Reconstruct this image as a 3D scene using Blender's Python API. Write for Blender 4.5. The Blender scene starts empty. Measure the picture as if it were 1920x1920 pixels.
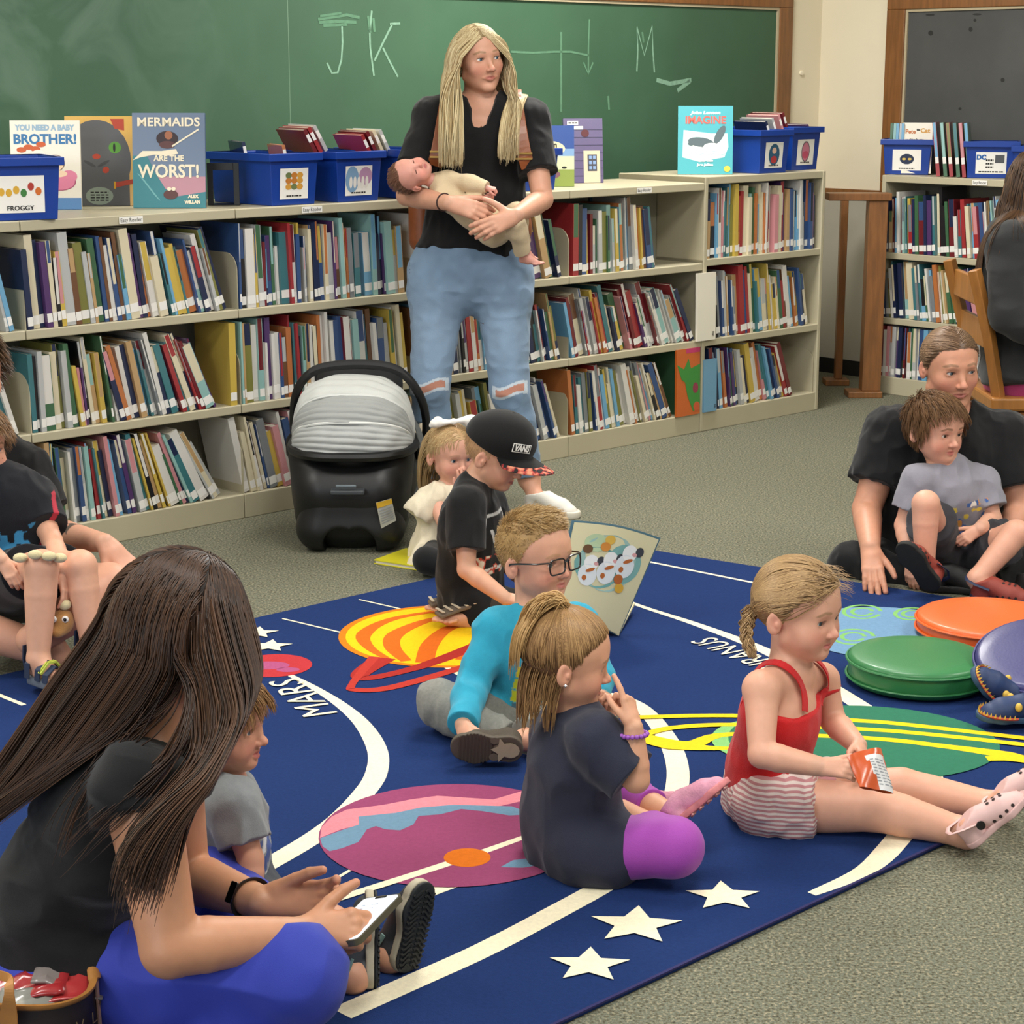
import bpy, bmesh, math, random
import numpy as np
from mathutils import Vector, Matrix
random.seed(7)
RNG = np.random.default_rng(11)
C = bpy.context.scene.collection
SC = bpy.context.scene

# ---------------------------------------------------------------- camera
TH = math.radians(12.7); FOC = 3600.0; EYE = 1.5
cam_d = bpy.data.cameras.new('camera'); cam = bpy.data.objects.new('camera', cam_d); C.objects.link(cam)
cam.location = (0, 0, EYE); cam.rotation_euler = (math.pi/2 - TH, 0, 0)
cam_d.sensor_width = 36; cam_d.lens = 36*FOC/1920; cam_d.clip_start = .05; cam_d.clip_end = 60
SC.camera = cam
# ---------------------------------------------------------------- world and lights
SC.view_settings.view_transform = 'Standard'; SC.view_settings.look = 'None'
SC.view_settings.gamma = 1; SC.view_settings.use_curve_mapping = False
SC.view_settings.exposure = 0.17
wd = bpy.data.worlds.new('world'); SC.world = wd; wd.use_nodes = True
wd.node_tree.nodes['Background'].inputs[0].default_value = (.93, .96, 1, 1)
wd.node_tree.nodes['Background'].inputs[1].default_value = .42
def area(name, loc, size, power, col=(1, .97, .92), rot=(0, 0, 0)):
    l = bpy.data.lights.new(name, 'AREA'); l.shape = 'RECTANGLE'; l.size, l.size_y = size; l.energy = power; l.color = col
    o = bpy.data.objects.new(name, l); o.location = loc; o.rotation_euler = rot; C.objects.link(o); return o
# rows of ceiling fixtures (their real positions, above the picture)
for i, (x, y) in enumerate([(-2.6, 2.2), (0.4, 2.2), (3.2, 2.2), (-2.6, 4.9), (0.4, 4.9), (3.2, 4.9), (-2.2, 7.6), (0.6, 7.6)]):
    area('ceiling_lamp', (x, y, 2.93), (1.2, .6), 46 if y < 7 else 84, rot=(0, 0, math.radians(43.86)))
# daylight through the windows behind the photographer, on the left
area('window_daylight', (-3.2, -1.6, 1.9), (3.0, 1.6), 85, (.90, .95, 1), (math.radians(78), 0, math.radians(-35)))
# ---------------------------------------------------------------- helpers
def A3(*v): return np.array(v, float)
def ray(u, v):
    y = (960-v)/FOC
    return A3((u-960)/FOC, math.cos(TH)+y*math.sin(TH), -math.sin(TH)+y*math.cos(TH))
ORI = A3(0, 0, EYE)
def P(u, v, D):                     # point seen at (u, v), D metres ahead
    r = ray(u, v); return ORI + r*(D/r[1])
def G(u, v, z=0.0):                 # point seen at (u, v) at height z
    r = ray(u, v); return ORI + r*((z-EYE)/r[2])
def W(u, v, p0, n):                 # point seen at (u, v) on the plane p0, n
    r = ray(u, v); return ORI + r*(np.dot(p0-ORI, n)/np.dot(r, n))
def nrm(v): v = np.asarray(v, float); return v/(np.linalg.norm(v)+1e-12)
def lerp(a, b, t): return np.asarray(a)*(1-t)+np.asarray(b)*t
def lin(h, a=1.0):
    h = h.lstrip('#'); v = [int(h[i:i+2], 16)/255 for i in (0, 2, 4)]
    return tuple([x/12.92 if x <= .04045 else ((x+.055)/1.055)**2.4 for x in v]+[a])
def l3(h): return np.array(lin(h)[:3], np.float32)

MATS = {}
def mat(name, col='#808080', rough=.6, bump=0, bscale=200, var=0, vscale=40, metal=0, spec=.5, attr=None, sss=0, coat=0, emit=0, trans=0, sheen=0, aniso=None):
    """procedural material: a base colour (or the vertex colour attr), small colour variation and a noise bump"""
    if name in MATS: return MATS[name]
    m = bpy.data.materials.new(name); m.use_nodes = True; nt = m.node_tree; b = nt.nodes['Principled BSDF']; L = nt.links
    MATS[name] = m
    c = lin(col) if isinstance(col, str) else tuple(col)
    b.inputs['Base Color'].default_value = c; b.inputs['Roughness'].default_value = rough; b.inputs['Metallic'].default_value = metal
    b.inputs['Specular IOR Level'].default_value = spec; m.diffuse_color = c
    src = None
    if attr:
        a = nt.nodes.new('ShaderNodeAttribute'); a.attribute_name = attr; src = a.outputs['Color']
    if var or bump:
        tc = nt.nodes.new('ShaderNodeTexCoord')
        mp = nt.nodes.new('ShaderNodeMapping'); L.new(tc.outputs['Object'], mp.inputs['Vector'])
        if aniso: mp.inputs['Scale'].default_value = aniso
    if var:
        n = nt.nodes.new('ShaderNodeTexNoise'); n.inputs['Scale'].default_value = vscale; n.inputs['Detail'].default_value = 4
        L.new(mp.outputs[0], n.inputs['Vector'])
        mr = nt.nodes.new('ShaderNodeMapRange'); mr.inputs['From Min'].default_value = .3; mr.inputs['From Max'].default_value = .7
        mr.inputs['To Min'].default_value = 1-var; mr.inputs['To Max'].default_value = 1+var; L.new(n.outputs['Fac'], mr.inputs['Value'])
        mx = nt.nodes.new('ShaderNodeVectorMath'); mx.operation = 'SCALE'
        if src: L.new(src, mx.inputs[0])
        else: mx.inputs[0].default_value = c[:3]
        L.new(mr.outputs[0], mx.inputs['Scale']); src = mx.outputs[0]
    if src: L.new(src, b.inputs['Base Color'])
    if bump:
        n = nt.nodes.new('ShaderNodeTexNoise'); n.inputs['Scale'].default_value = bscale; n.inputs['Detail'].default_value = 2
        L.new(mp.outputs[0], n.inputs['Vector'])
        bp = nt.nodes.new('ShaderNodeBump'); bp.inputs['Strength'].default_value = bump; bp.inputs['Distance'].default_value = .002
        L.new(n.outputs['Fac'], bp.inputs['Height']); L.new(bp.outputs[0], b.inputs['Normal'])
    if sss:
        b.inputs['Subsurface Weight'].default_value = sss; b.inputs['Subsurface Radius'].default_value = (1, .35, .2); b.inputs['Subsurface Scale'].default_value = .006
    if coat: b.inputs['Coat Weight'].default_value = coat; b.inputs['Coat Roughness'].default_value = .15
    if sheen: b.inputs['Sheen Weight'].default_value = sheen
    if trans: b.inputs['Transmission Weight'].default_value = trans
    if emit:
        b.inputs['Emission Color'].default_value = c; b.inputs['Emission Strength'].default_value = emit
    return m

def tag(o, label=None, cat=None, group=None, kind=None):
    for k, v in (('label', label), ('category', cat), ('group', group), ('kind', kind)):
        if v: o[k] = v
    return o
def link(name, me, parent=None, m=None):
    o = bpy.data.objects.new(name, me); C.objects.link(o)
    if parent is not None:
        o.parent = parent
        if parent.get('_mat') or True: o.matrix_parent_inverse = Matrix.Identity(4)
    if m is not None:
        for x in (m if isinstance(m, (list, tuple)) else [m]): me.materials.append(x)
    return o
def empty(name, loc, label, cat, group=None, rz=0):
    o = bpy.data.objects.new(name, None); C.objects.link(o); o.location = Vector(loc); o.rotation_euler = (0, 0, rz)
    o.empty_display_size = .05
    return tag(o, label, cat, group)
def mesh_np(name, V, F, smooth=True, col=None, mi=None):
    """mesh from numpy arrays; F is (n,4) or (n,3) or a list of such arrays"""
    me = bpy.data.meshes.new(name); V = np.asarray(V, np.float32)
    Fs = F if isinstance(F, list) else [F]
    Fs = [np.asarray(f, np.int32) for f in Fs if len(f)]
    me.vertices.add(len(V)); me.vertices.foreach_set('co', V.ravel())
    tot = sum(f.size for f in Fs); me.loops.add(tot); me.loops.foreach_set('vertex_index', np.concatenate([f.ravel() for f in Fs]))
    n = sum(len(f) for f in Fs); me.polygons.add(n)
    sz = np.concatenate([np.full(len(f), f.shape[1], np.int32) for f in Fs])
    me.polygons.foreach_set('loop_start', np.concatenate([[0], np.cumsum(sz)[:-1]]).astype(np.int32))
    if mi is not None: me.polygons.foreach_set('material_index', np.asarray(mi, np.int32))
    me.update(calc_edges=True); me.validate()
    me.polygons.foreach_set('use_smooth', np.full(len(me.polygons), bool(smooth)))
    if col is not None and len(col) == len(me.vertices):
        a = me.attributes.new('Col', 'FLOAT_COLOR', 'POINT')
        c4 = np.ones((len(V), 4), np.float32); c4[:, :3] = col; a.data.foreach_set('color', c4.ravel())
    return me

class MB:
    """collects boxes, tubes, slabs and lathes as ONE mesh"""
    def __init__(s): s.v = []; s.f = []; s.m = []
    def add(s, vs, fs, mi=0):
        b = len(s.v); s.v += [tuple(float(c) for c in v) for v in vs]; s.f += [tuple(i+b for i in f) for f in fs]; s.m += [mi]*len(fs); return s
    def box(s, lo, hi, mi=0, M=None, top=None):
        x0, y0, z0 = lo; x1, y1, z1 = hi
        v = [(x0, y0, z0), (x1, y0, z0), (x1, y1, z0), (x0, y1, z0), (x0, y0, z1), (x1, y0, z1), (x1, y1, z1), (x0, y1, z1)]
        if top:  # taper of the top (sx, sy)
            cx, cy = (x0+x1)/2, (y0+y1)/2
            v[4:] = [(cx+(a-cx)*top[0], cy+(b-cy)*top[1], c) for a, b, c in v[4:]]
        if M is not None: v = [M @ Vector(q) for q in v]
        return s.add(v, [(0, 3, 2, 1), (4, 5, 6, 7), (0, 1, 5, 4), (1, 2, 6, 5), (2, 3, 7, 6), (3, 0, 4, 7)], mi)
    def poly(s, pts, mi=0, th=0, n=None):
        """flat polygon, extruded by th along n"""
        k = len(pts)
        if not th: return s.add(pts, [tuple(range(k))], mi)
        n = np.asarray(n)*th; v = [np.asarray(p) for p in pts]+[np.asarray(p)+n for p in pts]
        return s.add(v, [tuple(range(k-1, -1, -1)), tuple(range(k, 2*k))]+[(i, (i+1) % k, k+(i+1) % k, k+i) for i in range(k)], mi)
    def tube(s, pts, r, n=8, mi=0, flat=None, cap=True, closed=False):
        pts = [np.asarray(p, float) for p in pts]; rs = r if hasattr(r, '__len__') else [r]*len(pts)
        K = len(pts); up = None; rings = []
        for i, p in enumerate(pts):
            if closed: t = nrm(pts[(i+1) % K]-pts[i-1])
            else: t = nrm(pts[min(i+1, K-1)]-pts[max(i-1, 0)])
            if up is None: up = nrm(np.cross(t, A3(0, 0, 1) if abs(t[2]) < .9 else A3(1, 0, 0)))
            up = nrm(up-t*np.dot(up, t)); w = np.cross(t, up)
            fx, fy = (1, 1) if flat is None else flat
            rings.append([p+rs[i]*(fx*math.cos(a)*up+fy*math.sin(a)*w) for a in [2*math.pi*j/n for j in range(n)]])
        vs = [q for R in rings for q in R]; fs = []
        for i in range(K if closed else K-1):
            for j in range(n):
                a, b = i*n+j, i*n+(j+1) % n; i2 = ((i+1) % K)*n
                fs.append((a, b, i2+(j+1) % n, i2+j))
        if cap and not closed: fs += [tuple(range(n-1, -1, -1)), tuple((K-1)*n+j for j in range(n))]
        return s.add(vs, fs, mi)
    def strip(s, pts, w, n, th=.002, mi=0):
        """flat band of width w along pts, surface normal n (one or per point)"""
        pts = [np.asarray(p, float) for p in pts]; K = len(pts); vs = []
        for i, p in enumerate(pts):
            nn = nrm(n[i] if isinstance(n, list) else n); t = nrm(pts[min(i+1, K-1)]-pts[max(i-1, 0)]); sd = nrm(np.cross(nn, t))
            ww = w[i] if hasattr(w, '__len__') else w
            vs += [p-sd*ww/2, p+sd*ww/2, p+sd*ww/2+nn*th, p-sd*ww/2+nn*th]
        fs = [(0, 1, 2, 3), tuple((K-1)*4+j for j in (3, 2, 1, 0))]
        for i in range(K-1):
            for j in range(4): fs.append((i*4+j, i*4+4+j, i*4+4+(j+1) % 4, i*4+(j+1) % 4))
        return s.add(vs, fs, mi)
    def lathe(s, prof, n=32, mi=0, M=None):
        vs = []; fs = []
        for r, z in prof: vs += [(r*math.cos(2*math.pi*j/n), r*math.sin(2*math.pi*j/n), z) for j in range(n)]
        if M is not None: vs = [M @ Vector(v) for v in vs]
        for i in range(len(prof)-1):
            for j in range(n): fs.append((i*n+j, i*n+(j+1) % n, (i+1)*n+(j+1) % n, (i+1)*n+j))
        return s.add(vs, fs, mi)
    def build(s, name, m, parent=None, smooth=False, bevel=0, seg=2):
        me = bpy.data.meshes.new(name); me.from_pydata(s.v, [], s.f); me.validate()
        if any(s.m) and len(me.polygons) == len(s.m): me.polygons.foreach_set('material_index', s.m)
        bm = bmesh.new(); bm.from_mesh(me); bmesh.ops.recalc_face_normals(bm, faces=bm.faces)
        bm.to_mesh(me); bm.free()
        o = link(name, me, parent, m)
        if smooth:
            me.polygons.foreach_set('use_smooth', [True]*len(me.polygons))
            try: me.set_sharp_from_angle(angle=math.radians(40))
            except Exception: pass
        if bevel:
            b = o.modifiers.new('bevel', 'BEVEL'); b.width = bevel; b.segments = seg; b.limit_method = 'ANGLE'
        return o
def text_mesh(txt, size, bold=0.0, shear=0.0, space=1.0):
    """verts (n,2) and faces of a flat lettering, centred"""
    cu = bpy.data.curves.new('lettering', 'FONT'); cu.body = txt; cu.size = size; cu.offset = bold; cu.shear = shear; cu.space_character = space
    cu.align_x = 'CENTER'; cu.align_y = 'CENTER'; cu.resolution_u = 3
    o = bpy.data.objects.new('lettering', cu); C.objects.link(o)
    dg = bpy.context.evaluated_depsgraph_get(); me = o.evaluated_get(dg).to_mesh()
    V = [(v.co.x, v.co.y) for v in me.vertices]; F = [tuple(p.vertices) for p in me.polygons]
    o.evaluated_get(dg).to_mesh_clear(); bpy.data.objects.remove(o); bpy.data.curves.remove(cu)
    return V, F
def put_text(mb, txt, size, org, ux, uy, mi=0, bold=0, shear=0, space=1.0, fit=None):
    """letters on the plane org + x*ux + y*uy"""
    V, F = text_mesh(txt, size, bold, shear, space)
    if fit and V:
        w = max(v[0] for v in V)-min(v[0] for v in V); k = fit/w; V = [(a*k, b) for a, b in V]
    mb.add([np.asarray(org)+a*np.asarray(ux)+b*np.asarray(uy) for a, b in V], F, mi)
def ellipse(org, ux, uy, a, b, n=28, a0=0, a1=2*math.pi):
    return [np.asarray(org)+np.asarray(ux)*a*math.cos(t)+np.asarray(uy)*b*math.sin(t) for t in np.linspace(a0, a1, n, endpoint=(a1-a0 < 6.28))]
# ---------------------------------------------------------------- the room
AL = math.radians(43.86)
SA = A3(1.42267, 8.82439, 0); Sd = A3(.72102, .69291, 0); Sn = A3(-.69291, .72102, 0)       # long bookcase: right front corner, along, back
RC = A3(1.7755, 9.3401, 0); Re = A3(.69291, -.72102, 0); Rm = Sd                            # right bookcase: left front corner, along, back
UP = A3(0, 0, 1)
WB = SA+Sn*.80                                                                              # back wall plane
corner = W(1537, 150, WB, Sn); corner[2] = 0
WR_off = np.dot(corner-RC, Rm)
def wallbox(name, org, dx, L0, L1, nn, z0, z1, th, m, kind='structure'):
    b = MB(); q = [org+dx*L0, org+dx*L1, org+dx*L1+nn*th, org+dx*L0+nn*th]
    b.add([p+UP*z0 for p in q]+[p+UP*z1 for p in q], [(0, 3, 2, 1), (4, 5, 6, 7), (0, 1, 5, 4), (1, 2, 6, 5), (2, 3, 7, 6), (3, 0, 4, 7)])
    o = b.build(name, m); return tag(o, kind=kind)
M_wall = mat('wall_paint', '#e6dcc2', .75, bump=.05, bscale=90, var=.02, vscale=3)
M_wall2 = mat('lower_wall_paint', '#a9a596', .7)
carpet = mat('carpet', '#8f8b74', .95, bump=.9, bscale=220, spec=.1)
nt = carpet.node_tree; bs = nt.nodes['Principled BSDF']; tc = nt.nodes.new('ShaderNodeTexCoord')
n1 = nt.nodes.new('ShaderNodeTexNoise'); n1.inputs['Scale'].default_value = 150; n1.inputs['Detail'].default_value = 5; n1.inputs['Roughness'].default_value = .65
n2 = nt.nodes.new('ShaderNodeTexNoise'); n2.inputs['Scale'].default_value = 2.5
nt.links.new(tc.outputs['Object'], n1.inputs['Vector']); nt.links.new(tc.outputs['Object'], n2.inputs['Vector'])
rp = nt.nodes.new('ShaderNodeValToRGB'); rp.color_ramp.elements[0].position = .34; rp.color_ramp.elements[1].position = .66
rp.color_ramp.elements[0].color = lin('#3a3d36'); rp.color_ramp.elements[1].color = lin('#a09880')
for p_, c_ in ((.45, '#67634f'), (.53, '#6d746a'), (.58, '#878068')):
    e_ = rp.color_ramp.elements.new(p_); e_.color = lin(c_)
nt.links.new(n1.outputs['Fac'], rp.inputs['Fac']); nt.links.new(rp.outputs['Color'], bs.inputs['Base Color'])
b = MB(); b.box((-7, -3, -.05), (8, 13, 0)); tag(b.build('floor', carpet), kind='structure')
b = MB(); b.box((-7, -3, 3.0), (8, 13, 3.06)); tag(b.build('ceiling', mat('ceiling_tile', '#e8e6de', .9)), kind='structure')
wallbox('wall_back', corner, -Sd, -.1, 9, Sn, 0, 3.0, .12, M_wall)
wallbox('wall_right', corner, Re, 0, 9, Rm, 0, 3.0, .12, M_wall)
dz = W(1600, 362, corner, Rm)[2]
wallbox('wall_right_lower_panel', corner-Rm*.004, Re, 0, 1.2, Rm, 0, dz, .004, M_wall2)
M_wood = mat('oak_trim', '#80532a', .45, var=.22, vscale=9, aniso=(6, 6, .7), coat=.2)
wallbox('trim_1', corner-Rm*.03, Re, 0, 1.2, Rm, dz-.012, dz+.02, .03, M_wood)
wallbox('baseboard_right', corner-Rm*.012, Re, 0, 3, Rm, 0, W(1600, 676, corner, Rm)[2], .012, mat('black_base', '#161514', .5))
wallbox('baseboard_back', corner-Sn*.012, -Sd, 0, 8, Sn, 0, .1, .012, mat('black_base'))
# ---- chalkboards
def sw(p): return np.dot(p-SA, Sd)
def board(name, org, dx, nn, x0, x1, z0, z1, fw, mp, label, ledge=True):
    e = empty(name, org+dx*(x0+x1)/2+UP*z0, label, 'chalkboard'); e.location = (0, 0, 0)
    def bx(b, xa, xb, za, zb, t0, t1):
        q = [org+dx*xa-nn*t0, org+dx*xb-nn*t0, org+dx*xb-nn*t1, org+dx*xa-nn*t1]
        b.add([p+UP*za for p in q]+[p+UP*zb for p in q], [(0, 3, 2, 1), (4, 5, 6, 7), (0, 1, 5, 4), (1, 2, 6, 5), (2, 3, 7, 6), (3, 0, 4, 7)])
    b = MB(); bx(b, x0, x1, z0, z1, .002, .012); b.build('board_panel', mp, e)
    for k, (xa, xb, za, zb) in enumerate(((x0-fw, x1+fw, z1, z1+fw), (x0-fw, x1+fw, z0-fw, z0), (x0-fw, x0, z0, z1), (x1, x1+fw, z0, z1))):
        b = MB(); bx(b, xa, xb, za, zb, .0, .03); b.build('frame_rail', M_wood, e, bevel=.004)
    b = MB(); t = .012
    for xa, xb, za, zb in ((x0, x1, z1-t, z1), (x0, x0+t, z0, z1-t), (x1-t, x1, z0, z1-t)): bx(b, xa, xb, za, zb, .012, .022)
    b.build('inner_bead', mat('board_bead', '#b7a98a', .6), e)
    return e
green = mat('green_chalkboard', '#3b5e45', .6, var=.09, vscale=2.2, bump=.05)
# cloudy wiped chalk dust, denser towards the left third
nt = green.node_tree; bs = nt.nodes['Principled BSDF']; old = bs.inputs['Base Color'].links[0].from_socket
tc = nt.nodes.new('ShaderNodeTexCoord'); no = nt.nodes.new('ShaderNodeTexNoise'); no.inputs['Scale'].default_value = 3.2; no.inputs['Detail'].default_value = 7; no.inputs['Distortion'].default_value = 1.2
nt.links.new(tc.outputs['Object'], no.inputs['Vector']); sx = nt.nodes.new('ShaderNodeSeparateXYZ'); nt.links.new(tc.outputs['Object'], sx.inputs[0])
mr = nt.nodes.new('ShaderNodeMapRange'); mr.inputs['From Min'].default_value = -.9; mr.inputs['From Max'].default_value = -2.6; mr.inputs['To Min'].default_value = .02; mr.inputs['To Max'].default_value = .55; nt.links.new(sx.outputs[0], mr.inputs['Value'])
m2 = nt.nodes.new('ShaderNodeMapRange'); m2.inputs['From Min'].default_value = .45; m2.inputs['From Max'].default_value = .8; nt.links.new(no.outputs['Fac'], m2.inputs['Value'])
mu = nt.nodes.new('ShaderNodeMath'); mu.operation = 'MULTIPLY'; nt.links.new(mr.outputs[0], mu.inputs[0]); nt.links.new(m2.outputs[0], mu.inputs[1])
mx = nt.nodes.new('ShaderNodeMix'); mx.data_type = 'RGBA'; nt.links.new(mu.outputs[0], mx.inputs['Factor']); nt.links.new(old, mx.inputs['A']); mx.inputs['B'].default_value = lin('#9db5a4'); nt.links.new(mx.outputs['Result'], bs.inputs['Base Color'])
org = WB.copy(); xr = sw(W(1453, 100, WB, Sn)); zt = W(1440, 14, WB, Sn)[2]; fw = sw(W(1477, 100, WB, Sn))-xr
xs = sw(W(538, 100, WB, Sn))
e = board('chalkboard', WB, Sd, Sn, xs-2.4, xr, .98, zt, fw, green, 'long green wall chalkboard with chalk scribbles in an oak frame')
b = MB(); q = WB+Sd*xs-Sn*.0122; b.add([q+UP*.98-Sd*.0015, q+UP*.98+Sd*.0015, q+UP*zt+Sd*.0015, q+UP*zt-Sd*.0015], [(0, 1, 2, 3)]); b.build('panel_joint', mat('joint', '#6d8a72', .7), e)
def chalk(strokes, name, m, wdt):
    b = MB()
    for st in strokes: b.strip([W(u, v, WB-Sn*.0125, Sn) for u, v in st], wdt, -Sn, .0006)
    b.build(name, m, e)
ck = mat('chalk_mark', '#7ea48b', .9, var=.15, vscale=60); ck2 = mat('faint_chalk_mark', '#5a8366', .9, var=.1, vscale=40)
chalk([[(697, 20), (693, 60), (694, 90), (701, 142)], [(736, 44), (716, 84), (702, 114)], [(718, 90), (732, 118), (746, 144)], [(731, 45), (750, 44)]], 'chalk_letter', ck, .009)
chalk([[(641, 48), (642, 80), (640, 112), (633, 136), (622, 137), (613, 118)]], 'chalk_letter', ck, .009)
chalk([[(1194, 134), (1196, 92), (1194, 50), (1208, 104), (1223, 48), (1224, 95), (1227, 136)]], 'chalk_letter', ck, .009)
chalk([[(958, 97), (1000, 99), (1040, 97), (1070, 97), (1104, 104)], [(1105, 36), (1103, 90), (1103, 138)], [(1094, 117), (1103, 139), (1112, 117)]], 'chalk_arrow', ck2, .009)
chalk([[(1231, 150), (1256, 157), (1296, 150)], [(1294, 152), (1270, 170)]], 'chalk_smear', ck, .02)
chalk([[(596, 36), (650, 28), (674, 33)], [(598, 42), (640, 40), (668, 42)], [(606, 48), (650, 46)], [(600, 31), (640, 25)], [(690, 30), (694, 62)], [(700, 34), (702, 60)]], 'chalk_smear', ck2, .012)
chalk([[(1052, 60), (1052, 210)], [(1140, 180), (1142, 206)], [(1204, 60), (1207, 80)]], 'chalk_smear', ck2, .012)
xl = np.dot(W(1700, 100, corner, Rm)-corner, Re); zt2 = W(1705, 18, corner, Rm)[2]; fw2 = xl-np.dot(W(1666, 100, corner, Rm)-corner, Re)
black = mat('black_chalkboard', '#4b4c4b', .65, var=.12, vscale=4, bump=.04)
e2 = board('chalkboard', corner, Re, Rm, xl, xl+2.4, 1.0, zt2, fw2, black, 'dark grey chalkboard in an oak frame above the right bookcase')
b = MB()
for (u, v, w_, h_) in ((1745, 62, 5, 5), (1744, 28, 9, 2), (1832, 27, 9, 2), (1828, 38, 3, 3), (1820, 55, 4, 5), (1880, 150, 4, 4), (1800, 204, 3, 3)):
    b.poly([W(u+w_*math.cos(t), v+h_*math.sin(t), corner-Rm*.0125, Rm) for t in np.linspace(0, 6.28, 9)[:-1]], 0)
b.build('worn_spot', mat('black_spot', '#232423', .7), e2)
h = W(1501, 137, WB, Sn); b = MB(); b.lathe([(0, 0), (.012, 0), (.012, .012), (0, .014)], 12, M=Matrix.Translation(h) @ Matrix.Rotation(AL, 4, 'Z') @ Matrix.Rotation(math.pi/2, 4, 'X'))
tag(b.build('wall_hook', mat('painted_hook', '#efe6cc', .5)), 'small painted hook on the cream wall beside the green chalkboard', 'hook')

# ---------------------------------------------------------------- rug
RZ = .010
def star(u, v, R, rot=.0):
    c = G(u, v, RZ); return [c+A3(math.cos(a)*1.02, math.sin(a)*.95, 0)*(R if i % 2 == 0 else R*.45) for i, a in enumerate([math.pi/2+rot-.12+k*math.pi/5 for k in range(10)])]
rug = empty('rug', (0, 0, 0), 'navy blue solar system rug with planets, orbits and stars', 'rug')
p1, p2 = G(500, 1159), G(850, 1080); q1, q2 = G(1060, 1920), G(1760, 1590); far = G(1118, 1020); r2 = G(1560, 1090)
dl = nrm(p2-p1); dr = nrm(r2-far)
nearc = q2+nrm(q2-q1)*0; Lr = np.dot(q2-far, np.array([dl[1], -dl[0], 0]))
rc = [far-dl*4.6, far, far+dr*3.2]; dn = nrm(q2-q1); rc += [q2+dn*1.45, q1-dn*1.2]
b = MB(); b.poly([A3(p[0], p[1], 0.001) for p in rc][::-1], 0, RZ-.0015, A3(0, 0, 1)); b.build('rug_base', mat('rug_navy', '#1d3262', .95, bump=.7, bscale=500, var=.09, vscale=120, spec=.1), rug)
b = MB(); b.strip([A3(p[0], p[1], RZ-.003) for p in [rc[4], rc[3]]], .006, A3(0, 0, 1), .0036); b.build('bound_edge', mat('rug_edge', '#221f55', .9), rug)
RM = {}
def rmat(h): return mat('rug_'+h, h, .95, bump=.6, bscale=500, var=.06, vscale=120, spec=.1)
_rz = [0]
def decal(name, polys, colhex):
    _rz[0] += 1; z = RZ+.00006*_rz[0]; b = MB()
    for pl in polys: b.poly([A3(p[0], p[1], z) for p in pl], 0)
    o = b.build(name, rmat(colhex), rug)
    for p in o.data.polygons:
        pass
    return o
def gp(pts): return [G(u, v, RZ) for u, v in pts]
def smooth(pts, n=6):
    P_ = [np.array(p, float) for p in pts]; out = []
    for i in range(len(P_)-1):
        a, b_, c, d_ = P_[max(i-1, 0)], P_[i], P_[i+1], P_[min(i+2, len(P_)-1)]
        for t in np.linspace(0, 1, n, endpoint=False): out.append(.5*((2*b_)+(c-a)*t+(2*a-5*b_+4*c-d_)*t*t+(3*b_-a-3*c+d_)*t**3))
    return out+[P_[-1]]
def band(name, pts, w, colhex, n=6):
    c = smooth([G(u, v, RZ) for u, v in pts], n); K = len(c); ws = np.interp(np.linspace(0, 1, K), np.linspace(0, 1, len(w)), w) if hasattr(w, '__len__') else [w]*K
    L, R = [], []
    for i, p in enumerate(c):
        t = nrm(c[min(i+1, K-1)]-c[max(i-1, 0)]); s_ = A3(-t[1], t[0], 0)*ws[i]/2; L.append(p+s_); R.append(p-s_)
    _rz[0] += 1; z = RZ+.00006*_rz[0]; b = MB(); V = [A3(p[0], p[1], z) for p in L+R]
    b.add(V, [(i, i+1, K+i+1, K+i) for i in range(K-1)]); return b.build(name, rmat(colhex), rug)
CR = '#efe6c8'
def circ(u, v, a, bb=None, n=48, off=(0, 0)):
    c = G(u, v, RZ)+A3(off[0], off[1], 0); return [c+A3(a*math.cos(t), (bb or a)*math.sin(t), 0) for t in np.linspace(0, 2*math.pi, n, endpoint=False)]
band('orbit_line', [(540, 1264), (590, 1290), (640, 1322), (680, 1358), (706, 1402), (708, 1440), (688, 1480), (620, 1548), (500, 1622), (360, 1690)], [.014, .03, .045, .05, .05, .05], CR)
band('orbit_line', [(1100, 1095), (1192, 1133), (1310, 1172), (1430, 1218), (1530, 1272), (1625, 1331), (1720, 1400), (1745, 1490), (1690, 1565), (1625, 1630), (1522, 1676)], [.016, .02, .04, .05, .055, .055, .05, .02], CR)
band('orbit_line', [(835, 1250), (900, 1280), (1010, 1300), (1120, 1300), (1195, 1322), (1245, 1375), (1270, 1435), (1264, 1500), (1230, 1570), (1160, 1642), (1020, 1722), (900, 1784), (780, 1838), (640, 1900)], [.014, .03, .04, .05, .05, .05, .05, .05], CR)
band('orbit_line', [(845, 1656), (760, 1690), (690, 1730), (600, 1800)], [.045, .04, .03, .03], CR)
band('orbit_line', [(1215, 1053), (1320, 1074), (1440, 1098)], .014, CR); band('orbit_line', [(673, 1124), (757, 1143)], .008, CR); band('orbit_line', [(530, 1160), (644, 1187)], .008, CR)
band('orbit_line', [(668, 1625), (597, 1667)], .008, CR); band('orbit_line', [(-20, 1296), (45, 1322)], .014, CR)
decal('planet', [circ(513, 1248, .1)], '#b5373c'); decal('planet_marking', [circ(500, 1248, .06, .035), circ(540, 1256, .03, .02)], '#a8527c')
decal('planet', [circ(843, 1190, .305)], '#dd7a1c'); decal('planet_marking', [circ(845, 1190, .288)], '#ecc01c')
for pts, w in (([(860, 1141), (740, 1160), (684, 1188), (692, 1214), (735, 1240)], [.012, .03, .045, .03, .014]), ([(860, 1152), (795, 1166), (742, 1190), (736, 1214), (762, 1240)], [.012, .035, .05, .045, .03]), ([(880, 1166), (835, 1182), (806, 1210), (796, 1243)], [.03, .04, .05, .05]), ([(930, 1180), (895, 1206), (870, 1238)], [.03, .04, .05])):
    band('planet_marking', pts, w, '#d3661f')
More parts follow.
